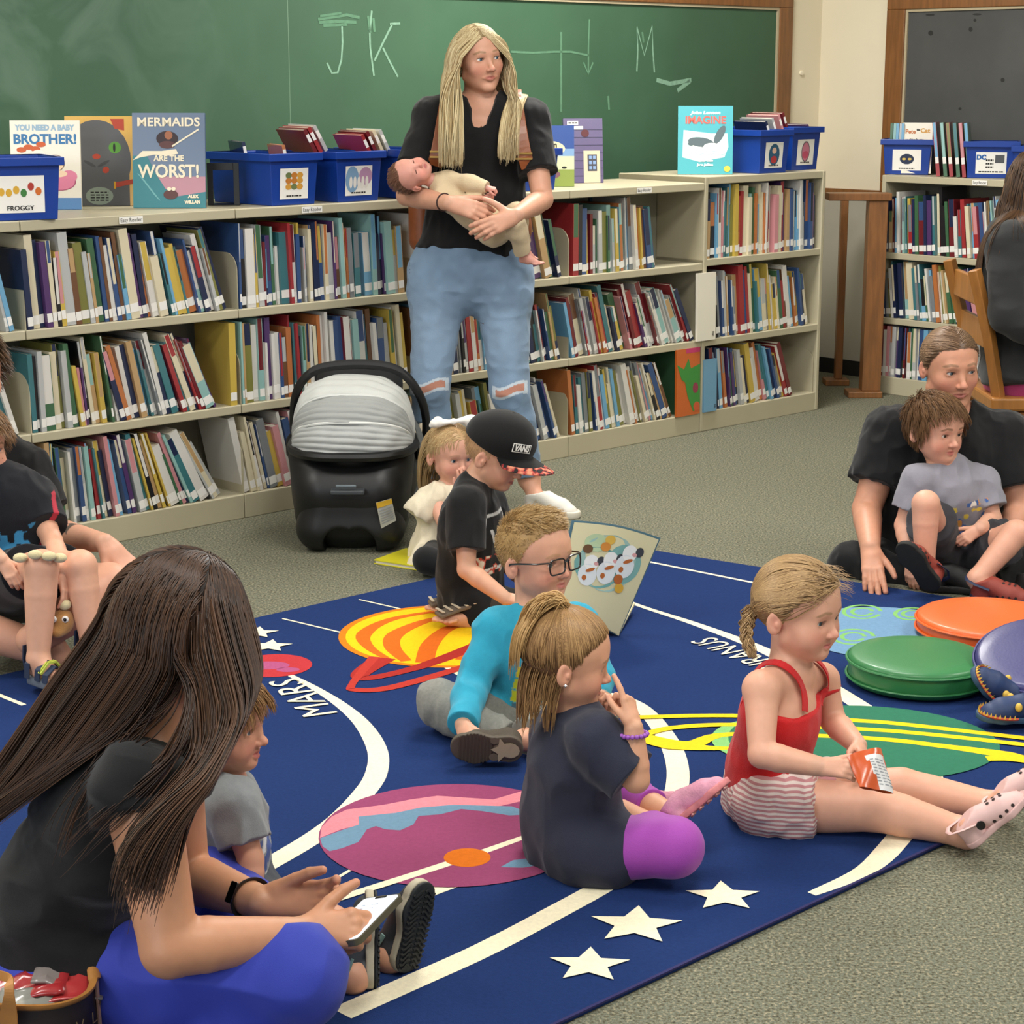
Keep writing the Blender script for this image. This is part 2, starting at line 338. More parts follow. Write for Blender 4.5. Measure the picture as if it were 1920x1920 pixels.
band('planet_ring', [(720, 1234), (676, 1264), (690, 1272), (760, 1258), (830, 1236), (930, 1196)], [.07, .05, .035, .035, .045, .05], '#a5302a')
band('planet_ring', [(702, 1232), (660, 1284), (668, 1294), (720, 1292), (800, 1272), (900, 1240), (990, 1200)], [.03, .02, .03, .035, .035, .03, .03], '#b53a30')
decal('planet', [circ(850, 1561, .272)], '#8f4468')
decal('planet_marking', [gp([(650, 1519), (720, 1510), (770, 1500), (820, 1493), (880, 1497), (925, 1500), (990, 1481), (990, 1500), (940, 1512), (900, 1514), (850, 1511), (790, 1516), (742, 1526), (672, 1533), (674, 1548), (640, 1556), (620, 1564), (600, 1572), (603, 1552), (622, 1532)])], '#d98590')
decal('planet_marking', [gp([(600, 1573), (640, 1558), (673, 1547), (673, 1532), (742, 1525), (790, 1515), (850, 1510), (960, 1513), (1000, 1528), (955, 1530), (905, 1522), (865, 1518), (825, 1528), (785, 1531), (775, 1547), (750, 1558), (722, 1556), (705, 1550), (688, 1556), (672, 1580), (640, 1592), (618, 1597), (605, 1588)]), gp([(938, 1627), (962, 1614), (1010, 1608), (1020, 1622), (980, 1628)])], '#6a8ba3')
band('orbit_line', [(560, 1710), (640, 1684), (760, 1646), (880, 1607), (990, 1568)], [.022, .022, .022, .016], CR); decal('moon', [circ(876, 1609, .046)], '#cf6d1e')
decal('planet', [circ(1665, 1186, .26)], '#6f93b4')
for (u, v, a, bb) in ((1617, 1148, .05, .045), (1600, 1195, .055, .05), (1710, 1152, .045, .04)):
    for k in (1, .55): band('planet_marking', [(u+a*700*k*math.cos(t), v+bb*280*k*math.sin(t)) for t in np.linspace(.4, 6.2, 12)], .012, '#7fb56b', 3)
decal('planet', [circ(1480, 1390, .18, .17)], '#86c178'); decal('planet', [circ(1618, 1390, .31, .255)], '#36755c')
YL = '#e8c928'
band('planet_ring', [(1196, 1346), (1370, 1343), (1600, 1352), (1720, 1362), (1960, 1390)], .026, YL); band('planet_ring', [(1205, 1380), (1260, 1366), (1380, 1360), (1610, 1368), (1760, 1380), (1960, 1402)], .026, YL)
band('planet_ring', [(1205, 1388), (1260, 1398), (1330, 1404), (1372, 1404)], [.03, .06, .03, .016], YL); band('planet_ring', [(1205, 1381), (1290, 1398), (1370, 1378), (1620, 1385), (1780, 1402), (1890, 1418), (1935, 1430)], [.03, .05, .026, .026, .03, .05, .03], YL); band('planet_ring', [(1850, 1424), (1890, 1424), (1940, 1430)], .03, YL)
for (u, v, R, ro) in ((1357, 1681, .072, .1), (1192, 1735, .086, .0), (1105, 1810, .072, .05), (482, 1187, .06, .1), (506, 1212, .062, .1)): decal('star', [star(u, v, R, ro)], CR)
def rugtext(txt, size, ends):
    a, c = G(*ends[0], RZ), G(*ends[1], RZ); ux = nrm(c-a); uy = A3(-ux[1], ux[0], 0)
    b = MB(); _rz[0] += 1; o = (a+c)/2; o[2] = RZ+.00006*_rz[0]; put_text(b, txt, size, o, ux, uy, 0, fit=np.linalg.norm(c-a)); b.build('planet_name', rmat(CR), rug)
rugtext('MARS', .125, ((606, 1342), (536, 1276))); rugtext('URANUS', .12, ((1450, 1252), (1318, 1200)))

for o in rug.children:      # every printed shape faces up
    me = o.data; bm = bmesh.new(); bm.from_mesh(me); bm.normal_update()
    fl = [f for f in bm.faces if f.normal.z < -.5] if not o.name.startswith(('rug_base', 'bound')) else []
    if fl: bmesh.ops.reverse_faces(bm, faces=fl); bm.to_mesh(me)
    bm.free()
# ---------------------------------------------------------------- bookcases
M_case = mat('bookcase_enamel', '#b9b196', .45, var=.03, vscale=6, coat=.1)
M_in = mat('bookcase_inside', '#8d8a78', .6)
M_lbl = mat('white_label', '#f1efe8', .6); M_blk = mat('printed_black', '#1c1b1a', .6)
def obox(b, O, dx, dy, x0, x1, y0, y1, z0, z1, mi=0):
    q = [O+dx*x0+dy*y0, O+dx*x1+dy*y0, O+dx*x1+dy*y1, O+dx*x0+dy*y1]
    b.add([p+UP*z0 for p in q]+[p+UP*z1 for p in q], [(0, 3, 2, 1), (4, 5, 6, 7), (0, 1, 5, 4), (1, 2, 6, 5), (2, 3, 7, 6), (3, 0, 4, 7)], mi)
def bracket(b, O, dx, dy, x, z, D=.2, Hh=.19, th=.003, y0=.012):
    pts = [(y0, 0)]+[(y0+.05-.05*math.sin(t), Hh-.05+.05*math.sin(t+0) if False else Hh-.05+.05*(1-math.cos(t)) if False else Hh-.05+.05*math.cos(math.pi/2-t)) for t in np.linspace(math.pi/2, 0, 1)]
    arc = [(y0+.06*(1-math.cos(t)), Hh-.06+.06*math.sin(t)) for t in np.linspace(0, math.pi/2, 8)]
    pl = [(y0, 0)]+arc+[(D, Hh), (D, 0)]
    b.poly([O+dx*x+dy*y+UP*(z+zz) for y, zz in pl], 0, th, dx)
def unit(O, dx, dy, x0, x1, zs, dep, half, label, grp, ends=(False, True), br=(0, 1, 2), endbr=False):
    """zs: top, shelf, shelf, base surfaces"""
    e = empty('bookcase', (0, 0, 0), label, 'bookcase', grp)
    x0 += .0015; x1 -= .0015
    b = MB(); obox(b, O, dx, dy, x0, x1, 0, dep, zs[0]-.032, zs[0]); b.build('top_panel', M_case, e, bevel=.003)
    for z in zs[1:3]:
        b = MB(); obox(b, O, dx, dy, x0, x1, .0, half, z-.03, z); b.build('shelf', M_case, e, bevel=.003)
    b = MB(); obox(b, O, dx, dy, x0, x1, 0, half, .0, zs[3]); b.build('base_plinth', M_case, e, bevel=.003)
    b = MB(); obox(b, O, dx, dy, x0, x1, half, half+.01, 0, zs[0]-.032); b.build('back_panel', M_in, e)
    for i, x in enumerate((x0, x1-.022)):
        if ends[i]:
            b = MB(); obox(b, O, dx, dy, x, x+.022, -.002, dep, 0, zs[0]+.001); b.build('end_panel', M_case, e, bevel=.004)
    for k in br:
        b = MB(); bracket(b, O, dx, dy, x0+.004+(.022 if ends[0] else 0), zs[k+1]); b.build('divider_bracket', M_case, e)
    if endbr:
        b = MB(); bracket(b, O, dx, dy, x1-.03, zs[3], Hh=.2); b.build('divider_bracket', M_case, e)
    return e
US = [0, -.84, -1.655, -2.47, -3.27, -4.085, -4.95]
UN = ['at the right end', 'right of the standing woman', 'behind the standing woman', 'under the red books in bins', 'under the mermaid book', 'at the far left']
ZL = (1.072, .732, .402, .085); ZE = (1.096, .748, .402, .085)
for i in range(6):
    lab = 'long beige metal bookcase section '+UN[i]
    un = unit(SA, Sd, Sn, US[i+1], US[i], ZE if i == 0 else ZL, .5, .27, lab, 'beige bookcase sections along the chalkboard wall', (i == 0, i == 0), (0, 1, 2) if i else (), endbr=(i == 0))
    if i in (1, 4, 3):
        us = {1: 1207, 4: 242, 3: 583}[i]; b = MB(); c = W(us, 350, SA, Sn); c[2] = ZL[0]-.016; q = -Sn*.0035
        b.poly([c+q+Sd*x+UP*z for x, z in ((-.045, -.011), (.045, -.011), (.045, .011), (-.045, .011))], 0)
        put_text(b, 'Easy Reader', .018, c-Sn*.0042, Sd, UP, 1, fit=.08); b.build('shelf_label', [M_lbl, M_blk], un)
ZR = (1.052, .686, .372, .085)
for i, (t0, t1) in enumerate(((0, .92), (.92, 1.84))):
    un = unit(RC, Re, Rm, t0, t1, ZR, .3, .29, 'beige bookcase under the dark chalkboard'+(' beside the wooden stand' if i == 0 else ' at the right edge behind the chair'), 'beige bookcases along the right wall', (i == 0, False), (1, 2) if i else ())
    if i == 0:
        b = MB(); c = W(1838, 338, RC, Rm); c[2] = ZR[0]-.016
        b.poly([c-Rm*.0035+Re*x+UP*z for x, z in ((-.04, -.011), (.04, -.011), (.04, .011), (-.04, .011))], 0); put_text(b, 'Easy Reader', .018, c-Rm*.0042, Re, UP, 1, fit=.07); b.build('shelf_label', [M_lbl, M_blk], un)

# ---- books
PAL = {'white': '#d9d6cf', 'cream': '#d8ceb0', 'pale grey': '#b5b7b6', 'grey': '#7b8084', 'navy': '#1f2a4a', 'black': '#1d1c20', 'dark blue': '#34507f', 'sky blue': '#6ea6c9', 'teal': '#3d747b', 'pale teal': '#8fb9b4',
       'red': '#9c2f33', 'dark red': '#6e2027', 'pink': '#c98a8f', 'orange': '#b8703f', 'yellow': '#c8ac4e', 'tan': '#b8976a', 'brown': '#6d4a32', 'green': '#3f6748', 'olive': '#7c7b3f', 'purple': '#513466'}
PW = dict(zip(PAL, (15, 10, 8, 5, 10, 7, 7, 6, 5, 4, 5, 4, 4, 4, 5, 4, 2, 4, 2, 3)))
for k, h_ in PAL.items(): mat('cover_'+k, h_, .35, coat=.5)
M_page = mat('book_pages', '#ddd6c4', .8, bump=.4, bscale=900, aniso=(1, 1, .02))
M_bl = mat('spine_label_paper', '#eceae4', .6)
KEYS = list(PAL); PP = np.array([PW[k] for k in KEYS], float); PP /= PP.sum()
brng = np.random.default_rng(5)
def book_geo(b, T, th, dep, hh, two=False, mi=(0, 1, 2), band=None):
    """T: 4x4 placing local x = thickness, y = depth from the spine, z = up"""
    t = .0022; o = .003
    b.box((0, 0, 0), (t, dep, hh), mi[0], T); b.box((th-t, 0, 0), (th, dep, hh), mi[0], T)
    if band: b.box((t, 0, 0), (th-t, t, hh*band), mi[0], T); b.box((t, 0, hh*band), (th-t, t, hh), mi[1], T)
    else: b.box((t, 0, 0), (th-t, t, hh), mi[0], T)
    b.box((t, t, o), (th-t, dep-o, hh-o), mi[2], T)
def Tm(x, y, z, p): 
    m = Matrix.Identity(4)
    for i in range(3): m[i][0], m[i][1], m[i][2], m[i][3] = x[i], y[i], z[i], p[i]
    return m
BOOKS = []   # (T, th, dep, h, colour key, second key, band, shelf text, index)
def run(O, dx, dy, x0, x1, z, zmax, a0, a1, where, tmean=.0165, force=None, hscale=1.0):
    x = x0; i = 0
    while True:
        t = (x-x0)/max(x1-x0, 1e-6); th = float(np.clip(brng.gamma(5, tmean/5), .008, .034)); ang = math.radians(a0+(a1-a0)*min(t, 1)**1.5+brng.normal(0, .6))
        ck = KEYS[brng.choice(len(KEYS), p=PP)]; c2 = KEYS[brng.choice(len(KEYS), p=PP)]
        hh = float(np.clip(brng.normal(.25, .027), .19, zmax-.012))*hscale; dep = float(np.clip(brng.normal(.21, .02), .16, .235)); rec = float(abs(brng.normal(.006, .012)))
        if force and i in force:
            f = force[i]; ck = f[0]; th = f[1]; hh = f[2]; ang = math.radians(f[3]) if len(f) > 3 else ang; rec = 0
        w = th/math.cos(ang)
        if x+w > x1: break
        zx = -math.sin(ang)*dx+math.cos(ang)*UP; xx = math.cos(ang)*dx+math.sin(ang)*UP
        hh = min(hh, (zmax-.006)/math.cos(ang)-th*math.sin(ang))
        p = O+dx*x+dy*(.006+rec)+UP*(z+.0005); i += 1
        BOOKS.append((Tm(xx, dy, zx, p), th, dep, hh, ck, c2, float(brng.uniform(.3, .75)) if brng.random() < .45 else None, where, i)); x += w+.0006+math.sin(math.radians(max(a1-a0, 0)))*.0016
Z = ZL
def row(u, k, a0, a1, f0=.012, f1=.97, **kw):
    zz = ZE if u == 0 else ZL; top = zz[0]-.032 if k == 0 else zz[k]-.03; L = US[u]-US[u+1]
    x0 = US[u+1]+.012+(f0-.012)*L+(.022 if u == 0 else 0); x1 = US[u+1]+L*f1-(.024 if u == 0 else 0)
    run(SA, Sd, Sn, x0, x1, zz[k+1], top-zz[k+1], a0, a1, ('top', 'middle', 'bottom')[k]+' shelf, section '+UN[u], **kw)
row(5, 0, 4, 12, .3); row(5, 1, 8, 16, .3); row(5, 2, 5, 10, .3)
row(4, 0, 3, 17, f1=.97, force={0: ('navy', .02, .25, 3), 3: ('purple', .02, .27, 4), 24: ('cream', .03, .2)}); row(4, 1, 2, 24, f1=.9, force={9: ('yellow', .014, .2, 8), 20: ('navy', .02, .24, 15), 21: ('orange', .018, .26, 16)}); run(SA, Sd, Sn, US[5]+.775, US[5]+.806, ZL[2], .29, 0, 0, 'middle shelf end, section under the mermaid book', force={0: ('yellow', .027, .285, 0)})
row(4, 2, 1, 33, f0=.03, f1=.93, force={1: ('tan', .018, .29, 1), 4: ('green', .016, .26, 4)})
row(3, 0, 1, 4, force={0: ('dark blue', .008, .29, 0), 2: ('white', .034, .27, 1), 3: ('yellow', .01, .25, 1), 13: ('red', .012, .28, 3)}); row(3, 1, 1, 6, force={0: ('pale teal', .008, .285, 1), 1: ('tan', .008, .28, 1)}); row(3, 2, 12, 18, f1=.75)
row(2, 0, 3, 8, f1=.6); row(2, 0, 12, 16, f0=.62, f1=.97); row(2, 1, 4, 14); row(2, 2, 8, 20)
row(1, 0, 0, 9, f0=.03, f1=.66, force={0: ('red', .03, .285, 0), 1: ('black', .02, .28, 0), 11: ('green', .012, .23, 2)}); row(1, 1, 14, 28, f0=.03, f1=.97, force={0: ('sky blue', .016, .23, 14), 1: ('dark red', .016, .25, 14)}); row(1, 2, 6, 26, f0=.03, f1=.8, force={0: ('orange', .02, .27, 7)})
run(SA, Sd, Sn, US[2]+.70, US[2]+.715, ZL[3], .29, 3, 3, 'bottom shelf end, section right of the standing woman', force={0: ('green', .013, .28, 4)})
row(0, 0, 0, 2, f1=.985, hscale=1.08); row(0, 1, 5, 12, f0=.02, f1=.95); row(0, 2, 6, 24, f0=.02, f1=.84)
for k, (a0, a1, f0, f1) in enumerate(((3, 12, .03, .95), (6, 20, .03, .95), (0, 4, .03, .95))):
    for j, o in enumerate((0, .92)):
        if j == 1 and k == 2: continue
        top = ZR[0]-.032 if k == 0 else ZR[k]-.03
        run(RC, Re, Rm, o+.92*f0, o+.92*f1, ZR[k+1], top-ZR[k+1], a0, a1, ('top', 'middle', 'bottom')[k]+' shelf, bookcase '+('beside the wooden stand' if j == 0 else 'behind the chair'), tmean=.0155)
def pix(p):
    q = np.asarray(p)-ORI; zc = q[1]*math.cos(TH)-q[2]*math.sin(TH); return 960+FOC*q[0]/zc, 960-FOC*(q[1]*math.sin(TH)+q[2]*math.cos(TH))/zc, zc
HID = [(770, 380, 990, 700), (560, 690, 800, 1000), (0, 880, 130, 1300), (1700, 600, 1920, 1000), (1850, 330, 1920, 740), (800, 700, 1000, 950)]
sc_ = []
for i, bk in enumerate(BOOKS):
    u, v, zc = pix(bk[0] @ Vector((bk[1]/2, 0, bk[3]*.5))); vis = 1.0 if (-5 < u < 1925 and v < 1920) else .0
    if any(a < u < c and b_ < v < d_ for a, b_, c, d_ in HID): vis *= .15
    sc_.append(vis*bk[1]*bk[3]/zc**2)
order = sorted(range(len(BOOKS)), key=lambda i: -sc_[i]); own = set(order[:262])
GEO = MB(); gm = []
def ordi(n): return str(n)+('th' if 10 < n % 100 < 14 else {1: 'st', 2: 'nd', 3: 'rd'}.get(n % 10, 'th'))
allm = [MATS['cover_'+k] for k in KEYS]+[M_page, M_bl]
for i, (T, th, dep, hh, ck, c2, bd, where, idx) in enumerate(BOOKS):
    if sc_[i] == 0: continue
    mi = (KEYS.index(ck), KEYS.index(c2), len(KEYS))
    if i in own:
        b = MB(); T0 = Matrix.Identity(4); book_geo(b, T0, th, dep, hh, mi=(0, 1, 2), band=bd)
        o = b.build('picture_book', [MATS['cover_'+ck], MATS['cover_'+c2], M_page]); o.matrix_world = T
        size = 'thick' if th > .021 else 'slim' if th < .0125 else 'medium'
        tag(o, f'{size} {ck} book, {ordi(idx)} from left, {where}', 'book', 'books on the '+where)
        z_ = .010+.014*((i*7919) % 13)/13; l = MB(); l.box((.0008, -.0006, z_), (th-.0008, .0, z_+.028)); lo_ = l.build('spine_label', M_bl, o)
    else:
        book_geo(GEO, T, th, dep, hh, mi=mi, band=bd); z_ = .010+.014*((i*7919) % 13)/13; GEO.box((.0008, -.0006, z_), (th-.0008, .0, z_+.028), len(KEYS)+1, T)
o = GEO.build('shelved_books', allm); tag(o, 'the many smaller and half hidden books on the bookcases', 'books', kind='stuff')
# ---------------------------------------------------------------- things on the bookcase tops
M_bin = mat('blue_plastic', '#123c94', .38, spec=.5); M_tape = mat('clear_tape', '#dfe4ea', .2)
def on_top(u, w, O, dx, nn, z):
    p = W(u, 300, O+nn*w, nn); p = p.copy(); p[2] = z; return p
def rot2(v, a): return A3(v[0]*math.cos(a)-v[1]*math.sin(a), v[0]*math.sin(a)+v[1]*math.cos(a), 0)
def make_bin(p, dx, dy, wd, dp, hh, label, draw=None, group='blue book bins'):
    """p: front left bottom corner"""
    e = empty('book_bin', p+dx*wd/2+dy*dp/2, label, 'bin', group); e.location = (0, 0, 0)
    q = lambda x, y, z: p+dx*x+dy*y+UP*z
    b = MB(); t = .004; k = .012     # k: outward flare
    def ring(x0, x1, y0, y1, z): return [q(x0, y0, z), q(x1, y0, z), q(x1, y1, z), q(x0, y1, z)]
    ib, ob = ring(t, wd-t, t, dp-t, t), ring(0, wd, 0, dp, 0)
    ot, it = ring(-k, wd+k, -k, dp+k, hh), ring(-k+t, wd+k-t, -k+t, dp+k-t, hh)
    V = ob+ot+it+ib; F = [(0, 3, 2, 1), (12, 13, 14, 15)]
    for i in range(4):
        j = (i+1) % 4; F += [(i, j, 4+j, 4+i), (4+i, 4+j, 8+j, 8+i), (8+i, 8+j, 12+j, 12+i)]
    b.add(V, F); b.build('tub', M_bin, e, bevel=.004)
    b = MB(); r = .012
    o2, i2 = ring(-k-r, wd+k+r, -k-r, dp+k+r, hh+.002), ring(-k, wd+k, -k, dp+k, hh+.002); o3, i3 = ring(-k-r, wd+k+r, -k-r, dp+k+r, hh-.024), ring(-k-r+.003, wd+k+r-.003, -k-r+.003, dp+k+r-.003, hh-.024)
    V = i2+o2+o3+i3; F = []
    for i in range(4):
        j = (i+1) % 4; F += [(i, j, 4+j, 4+i), (4+i, 4+j, 8+j, 8+i), (8+i, 8+j, 12+j, 12+i)]
    b.add(V, F); b.build('rim', M_bin, e, bevel=.002)
    # label card on the sloping front
    b = MB(); fn = nrm(np.cross(q(1, 0, 0)-q(0, 0, 0), q(0, -k, hh)-q(0, 0, 0))); uy = nrm(q(0, -k, hh)-q(0, 0, 0)); c = q(wd/2, -k*.42, hh*.42)+fn*.0012
    lw, lh = wd*.33, hh*.3
    b.poly([c-dx*lw-uy*lh, c+dx*lw-uy*lh, c+dx*lw+uy*lh, c-dx*lw+uy*lh], 0)
    mats = [M_lbl, M_blk]
    if draw: draw(b, c+fn*.0006, dx, uy, lw, lh, mats)
    b.build('label_card', mats, e)
    return e
def blob(mats, h):
    m = mat('print_'+h, h, .6)
    if m not in mats: mats.append(m)
    return mats.index(m)
def bars(b, c, ux, uy, w, h, mi, n=7):
    """a line of print too small to read"""
    rr = random.Random(int(abs(c[0])*1e4)); x = -w/2
    while x < w/2:
        l = w/n*rr.uniform(.5, 1.1); b.poly([c+ux*x-uy*h/2, c+ux*min(x+l, w/2)-uy*h/2, c+ux*min(x+l, w/2)+uy*h/2, c+ux*x+uy*h/2], mi); x += l+w/n*.25
def blobs(spec, txt=None):
    def draw(b, c, ux, uy, lw, lh, mats):
        for x, y, a, bb, h in spec: b.poly(ellipse(c+ux*x*lw+uy*y*lh, ux, uy, a*lw, bb*lh, 14), blob(mats, h)); c = c+np.cross(ux, uy)*.00008
        if txt: put_text(b, txt, lh*.34, c-uy*lh*.75, ux, uy, 1, bold=.0004, fit=lw*1.1)
        else: bars(b, c-uy*lh*.8, ux, uy, lw*1.1, lh*.1, 1)
    return draw
def quad(b, c, ux, uy, x0, x1, y0, y1, mi): b.poly([c+ux*x0+uy*y0, c+ux*x1+uy*y0, c+ux*x1+uy*y1, c+ux*x0+uy*y1], mi)
r_ = random.Random(3)
crowd = [(-.75+.3*i, .25+.2*r_.uniform(-1, 1), .13, .22, r_.choice(['#3f7d3e', '#cf6d2a', '#2a5c9c', '#b03a30', '#d9a93a'])) for i in range(6)]
tiles = [(x, y, .22, .2, r_.choice(['#27467c', '#d39a3c', '#456c96', '#c27a2e', '#6c7a4a'])) for x in (-.4, 0, .4) for y in (-.2, .2, .55)]
ZT = ZL[0]+.001
make_bin(on_top(-38, .05, SA, Sd, Sn, ZT), rot2(Sd, -.30), rot2(Sn, -.30), .23, .25, .19, 'blue book bin with frog label at the left end of the bookcase', blobs(crowd, 'FROGGY'))
make_bin(on_top(508, .03, SA, Sd, Sn, ZT), Sd, Sn, .185, .34, .175, 'blue book bin beside the black bookend with a tiled colour label', blobs(tiles))
make_bin(on_top(632, .03, SA, Sd, Sn, ZT), Sd, Sn, .185, .34, .175, 'blue book bin with red books leaning out, nearest left of the woman', blobs([(-.5, .1, .5, .9, '#7fa3c4'), (.5, .3, .5, .6, '#b98fb0')]+[(x*.3, -.1, .12, .4, '#e8e4dc') for x in (-2, -1, 0, 1, 2)]))
make_bin(on_top(752, .04, SA, Sd, Sn, ZT), Sd, Sn, .185, .34, .175, 'blue book bin half hidden behind the standing woman')
make_bin(on_top(985, .06, SA, Sd, Sn, ZT), Sd, Sn, .16, .3, .16, 'blue book bin peeping out under the woman\'s bent arm')
ZT1 = ZE[0]+.001
make_bin(on_top(1424, .02, SA, Sd, Sn, ZT1), Sd, Sn, .185, .34, .185, 'blue book bin beside the turquoise book with a reading child label', blobs([(0, .05, .62, .85, '#2a5a78'), (0, .35, .25, .25, '#e3b9a0'), (0, -.35, .35, .3, '#b5393c')]))
make_bin(on_top(1484, .10, SA, Sd, Sn, ZT1), rot2(Sd, .06), rot2(Sn, .06), .2, .3, .19, 'blue book bin with an oval pink label at the right end of the bookcase', blobs([(0, .05, .5, .82, '#5a5560'), (0, .05, .43, .72, '#c5788c'), (0, -.2, .38, .3, '#c0506c')]))
ZR1 = ZR[0]+.001
b1 = make_bin(on_top(1660, .05, RC, Re, Rm, ZR1), rot2(Re, .5), rot2(Rm, .5), .205, .15, .165, 'blue book bin with a navy face label on the right bookcase', blobs([(0, .1, .5, .5, '#22304c'), (-.2, .1, .14, .12, '#d2b45a'), (.2, .1, .14, .12, '#d2b45a')]))
def dc(b, c, ux, uy, lw, lh, mats):
    n_ = blob(mats, '#2262a8'); g_ = blob(mats, '#55585c')
    put_text(b, 'DC', lh*.6, c-ux*lw*.65+uy*lh*.5, ux, uy, n_, bold=.002)
    quad(b, c, ux, uy, lw*.25, lw*.85, 0, lh*.75, g_)
    for k in range(3): bars(b, c-ux*lw*.1+uy*lh*(.25-.32*k), ux, uy, lw*.5, lh*.16, 1, 4)
    bars(b, c-uy*lh*.82, ux, uy, lw*1.6, lh*.12, 1, 9)
b2 = make_bin(on_top(1815, .05, RC, Re, Rm, ZR1), rot2(Re, .55), rot2(Rm, .55), .21, .15, .165, 'blue book bin with two letter comic label on the right bookcase', dc)
make_bin(on_top(1905, .07, RC, Re, Rm, ZR1), rot2(Re, .55), rot2(Rm, .55), .2, .15, .15, 'blue book bin cut off by the right edge of the picture')

def cover_book(name, base, yaw, wd, hh, th, cover, label, draw, group=None, lean=.12, spine=None, cat='book'):
    """a book on display: base = middle of the bottom front edge, front towards the viewer turned by yaw"""
    ux = A3(math.cos(yaw), math.sin(yaw), 0); bk = A3(-math.sin(yaw), math.cos(yaw), 0); uy = UP*math.cos(lean)+bk*math.sin(lean); fn = np.cross(ux, uy)
    e = empty(name, base, label, cat, group); e.location = (0, 0, 0)
    o = np.asarray(base, float)+UP*.0005
    def bx(x0, x1, y0, y1, t0, t1):
        b = MB(); v = [o+ux*x+uy*y-fn*t for t in (t0, t1) for x, y in ((x0, y0), (x1, y0), (x1, y1), (x0, y1))]
        b.add(v, [(0, 1, 2, 3), (7, 6, 5, 4), (0, 4, 5, 1), (1, 5, 6, 2), (2, 6, 7, 3), (3, 7, 4, 0)]); return b
    bx(-wd/2, wd/2, 0, hh, 0, .0025).build('front_cover', cover, e)
    bx(-wd/2, wd/2, 0, hh, th-.0025, th).build('back_cover', cover, e)
    bx(-wd/2-.0002, -wd/2+.0025, 0, hh, .0025, th-.0025).build('spine', spine or cover, e)
    bx(-wd/2+.003, wd/2-.003, .003, hh-.003, .0027, th-.0027).build('page_block', M_page, e)
    if draw:
        b = MB(); mats = [M_lbl, M_blk]; L = [0]
        def c():  # next printing layer
            L[0] += 1; return o+fn*(.0004+.00006*L[0])
        draw(b, c, ux, uy, wd, hh, mats); b.build('cover_print', mats, e)
    return e
def T_(b, c, ux, uy, txt, x, y, size, mi, fit=None, bold=.001, shear=0): put_text(b, txt, size, c+ux*x+uy*y, ux, uy, mi, bold=bold, fit=fit, shear=shear)
def el(b, c, ux, uy, x, y, a, bb, mi, n=22, rot=0):
    vx = ux*math.cos(rot)+uy*math.sin(rot); vy = uy*math.cos(rot)-ux*math.sin(rot); b.poly(ellipse(c+ux*x+uy*y, vx, vy, a, bb, n), mi)
def d_brother(b, c, ux, uy, w, h, M):
    bl = blob(M, '#3a78ab'); pk = blob(M, '#d97f9c'); sk = blob(M, '#eccfb0'); og = blob(M, '#cc5f34'); b2_ = blob(M, '#5a86b8')
    quad(b, c(), ux, uy, -w/2, w/2, 0, h*.13, b2_)
    T_(b, c(), ux, uy, 'YOU NEED A BABY', 0, h*.915, h*.085, blob(M, '#9ab7cc'), fit=w*.86, bold=.0015); T_(b, c(), ux, uy, 'BROTHER!', 0, h*.785, h*.15, bl, fit=w*.9, bold=.0016)
    el(b, c(), ux, uy, w*.2, h*.31, w*.23, h*.1, blob(M, '#a34f6b')); el(b, c(), ux, uy, w*.2, h*.31, w*.215, h*.09, pk); el(b, c(), ux, uy, w*.33, h*.37, w*.12, h*.07, pk)
    el(b, c(), ux, uy, w*.14, h*.52, w*.135, h*.095, blob(M, '#6b5546')); el(b, c(), ux, uy, w*.14, h*.52, w*.125, h*.088, sk); el(b, c(), ux, uy, w*.16, h*.4, w*.15, h*.04, sk)
    for x, y in ((-.34, .67), (-.24, .7), (-.14, .68), (-.06, .73)): el(b, c(), ux, uy, w*x, h*y, w*.07, h*.03, og)
    el(b, c(), ux, uy, -w*.1, h*.62, w*.1, h*.05, blob(M, '#f6efe2'))
cover_book('display_book', G(88, 393, ZT), math.radians(2), .232, .295, .014, mat('cover_cream_board', '#e9e3d3', .3, coat=.5), 'standing book with blue BROTHER! title and a baby on pink', d_brother, 'books standing on the bookcase top')
def d_cat(b, c, ux, uy, w, h, M):
    gr = blob(M, '#5c5d60'); rd = blob(M, '#b5442f'); gn = blob(M, '#5c9c3a'); bk = blob(M, '#1f1f1d')
    el(b, c(), ux, uy, -w*.05, h*.5, w*.5, h*.46, gr, 30); quad(b, c(), ux, uy, -w/2, w*.42, 0, h*.5, gr)
    b.poly([c()+ux*x*w+uy*y*h for x, y in ((.16, .97), (.36, .97), (.36, .84), (.22, .86))], rd)
    el(b, c(), ux, uy, w*.22, h*.65, w*.09, h*.065, gn); el(b, c(), ux, uy, w*.21, h*.65, w*.018, h*.05, bk); el(b, c(), ux, uy, -w*.34, h*.68, w*.07, h*.06, gn)
    el(b, c(), ux, uy, -w*.05, h*.55, w*.06, h*.03, rd); el(b, c(), ux, uy, w*.08, h*.4, w*.05, h*.035, rd, rot=.6)
    for s in (-1, 1): el(b, c(), ux, uy, -w*.05+s*w*.1, h*.47, w*.1, h*.018, blob(M, '#48494b'), rot=s*.5)
    b.poly([c()+ux*x*w+uy*y*h for x, y in ((.2, .2), (.5, .25), (.5, .3), (.2, .26))], rd); quad(b, c(), ux, uy, w*.19, w*.22, h*.19, h*.27, blob(M, '#d8a32c'))
    el(b, c(), ux, uy, -w*.02, h*.11, w*.2, h*.1, blob(M, '#8d9a8d')); [bars(b, c()-ux*w*.02+uy*h*(.15-.03*k), ux, uy, w*.26, h*.014, bk, 4) for k in range(4)]
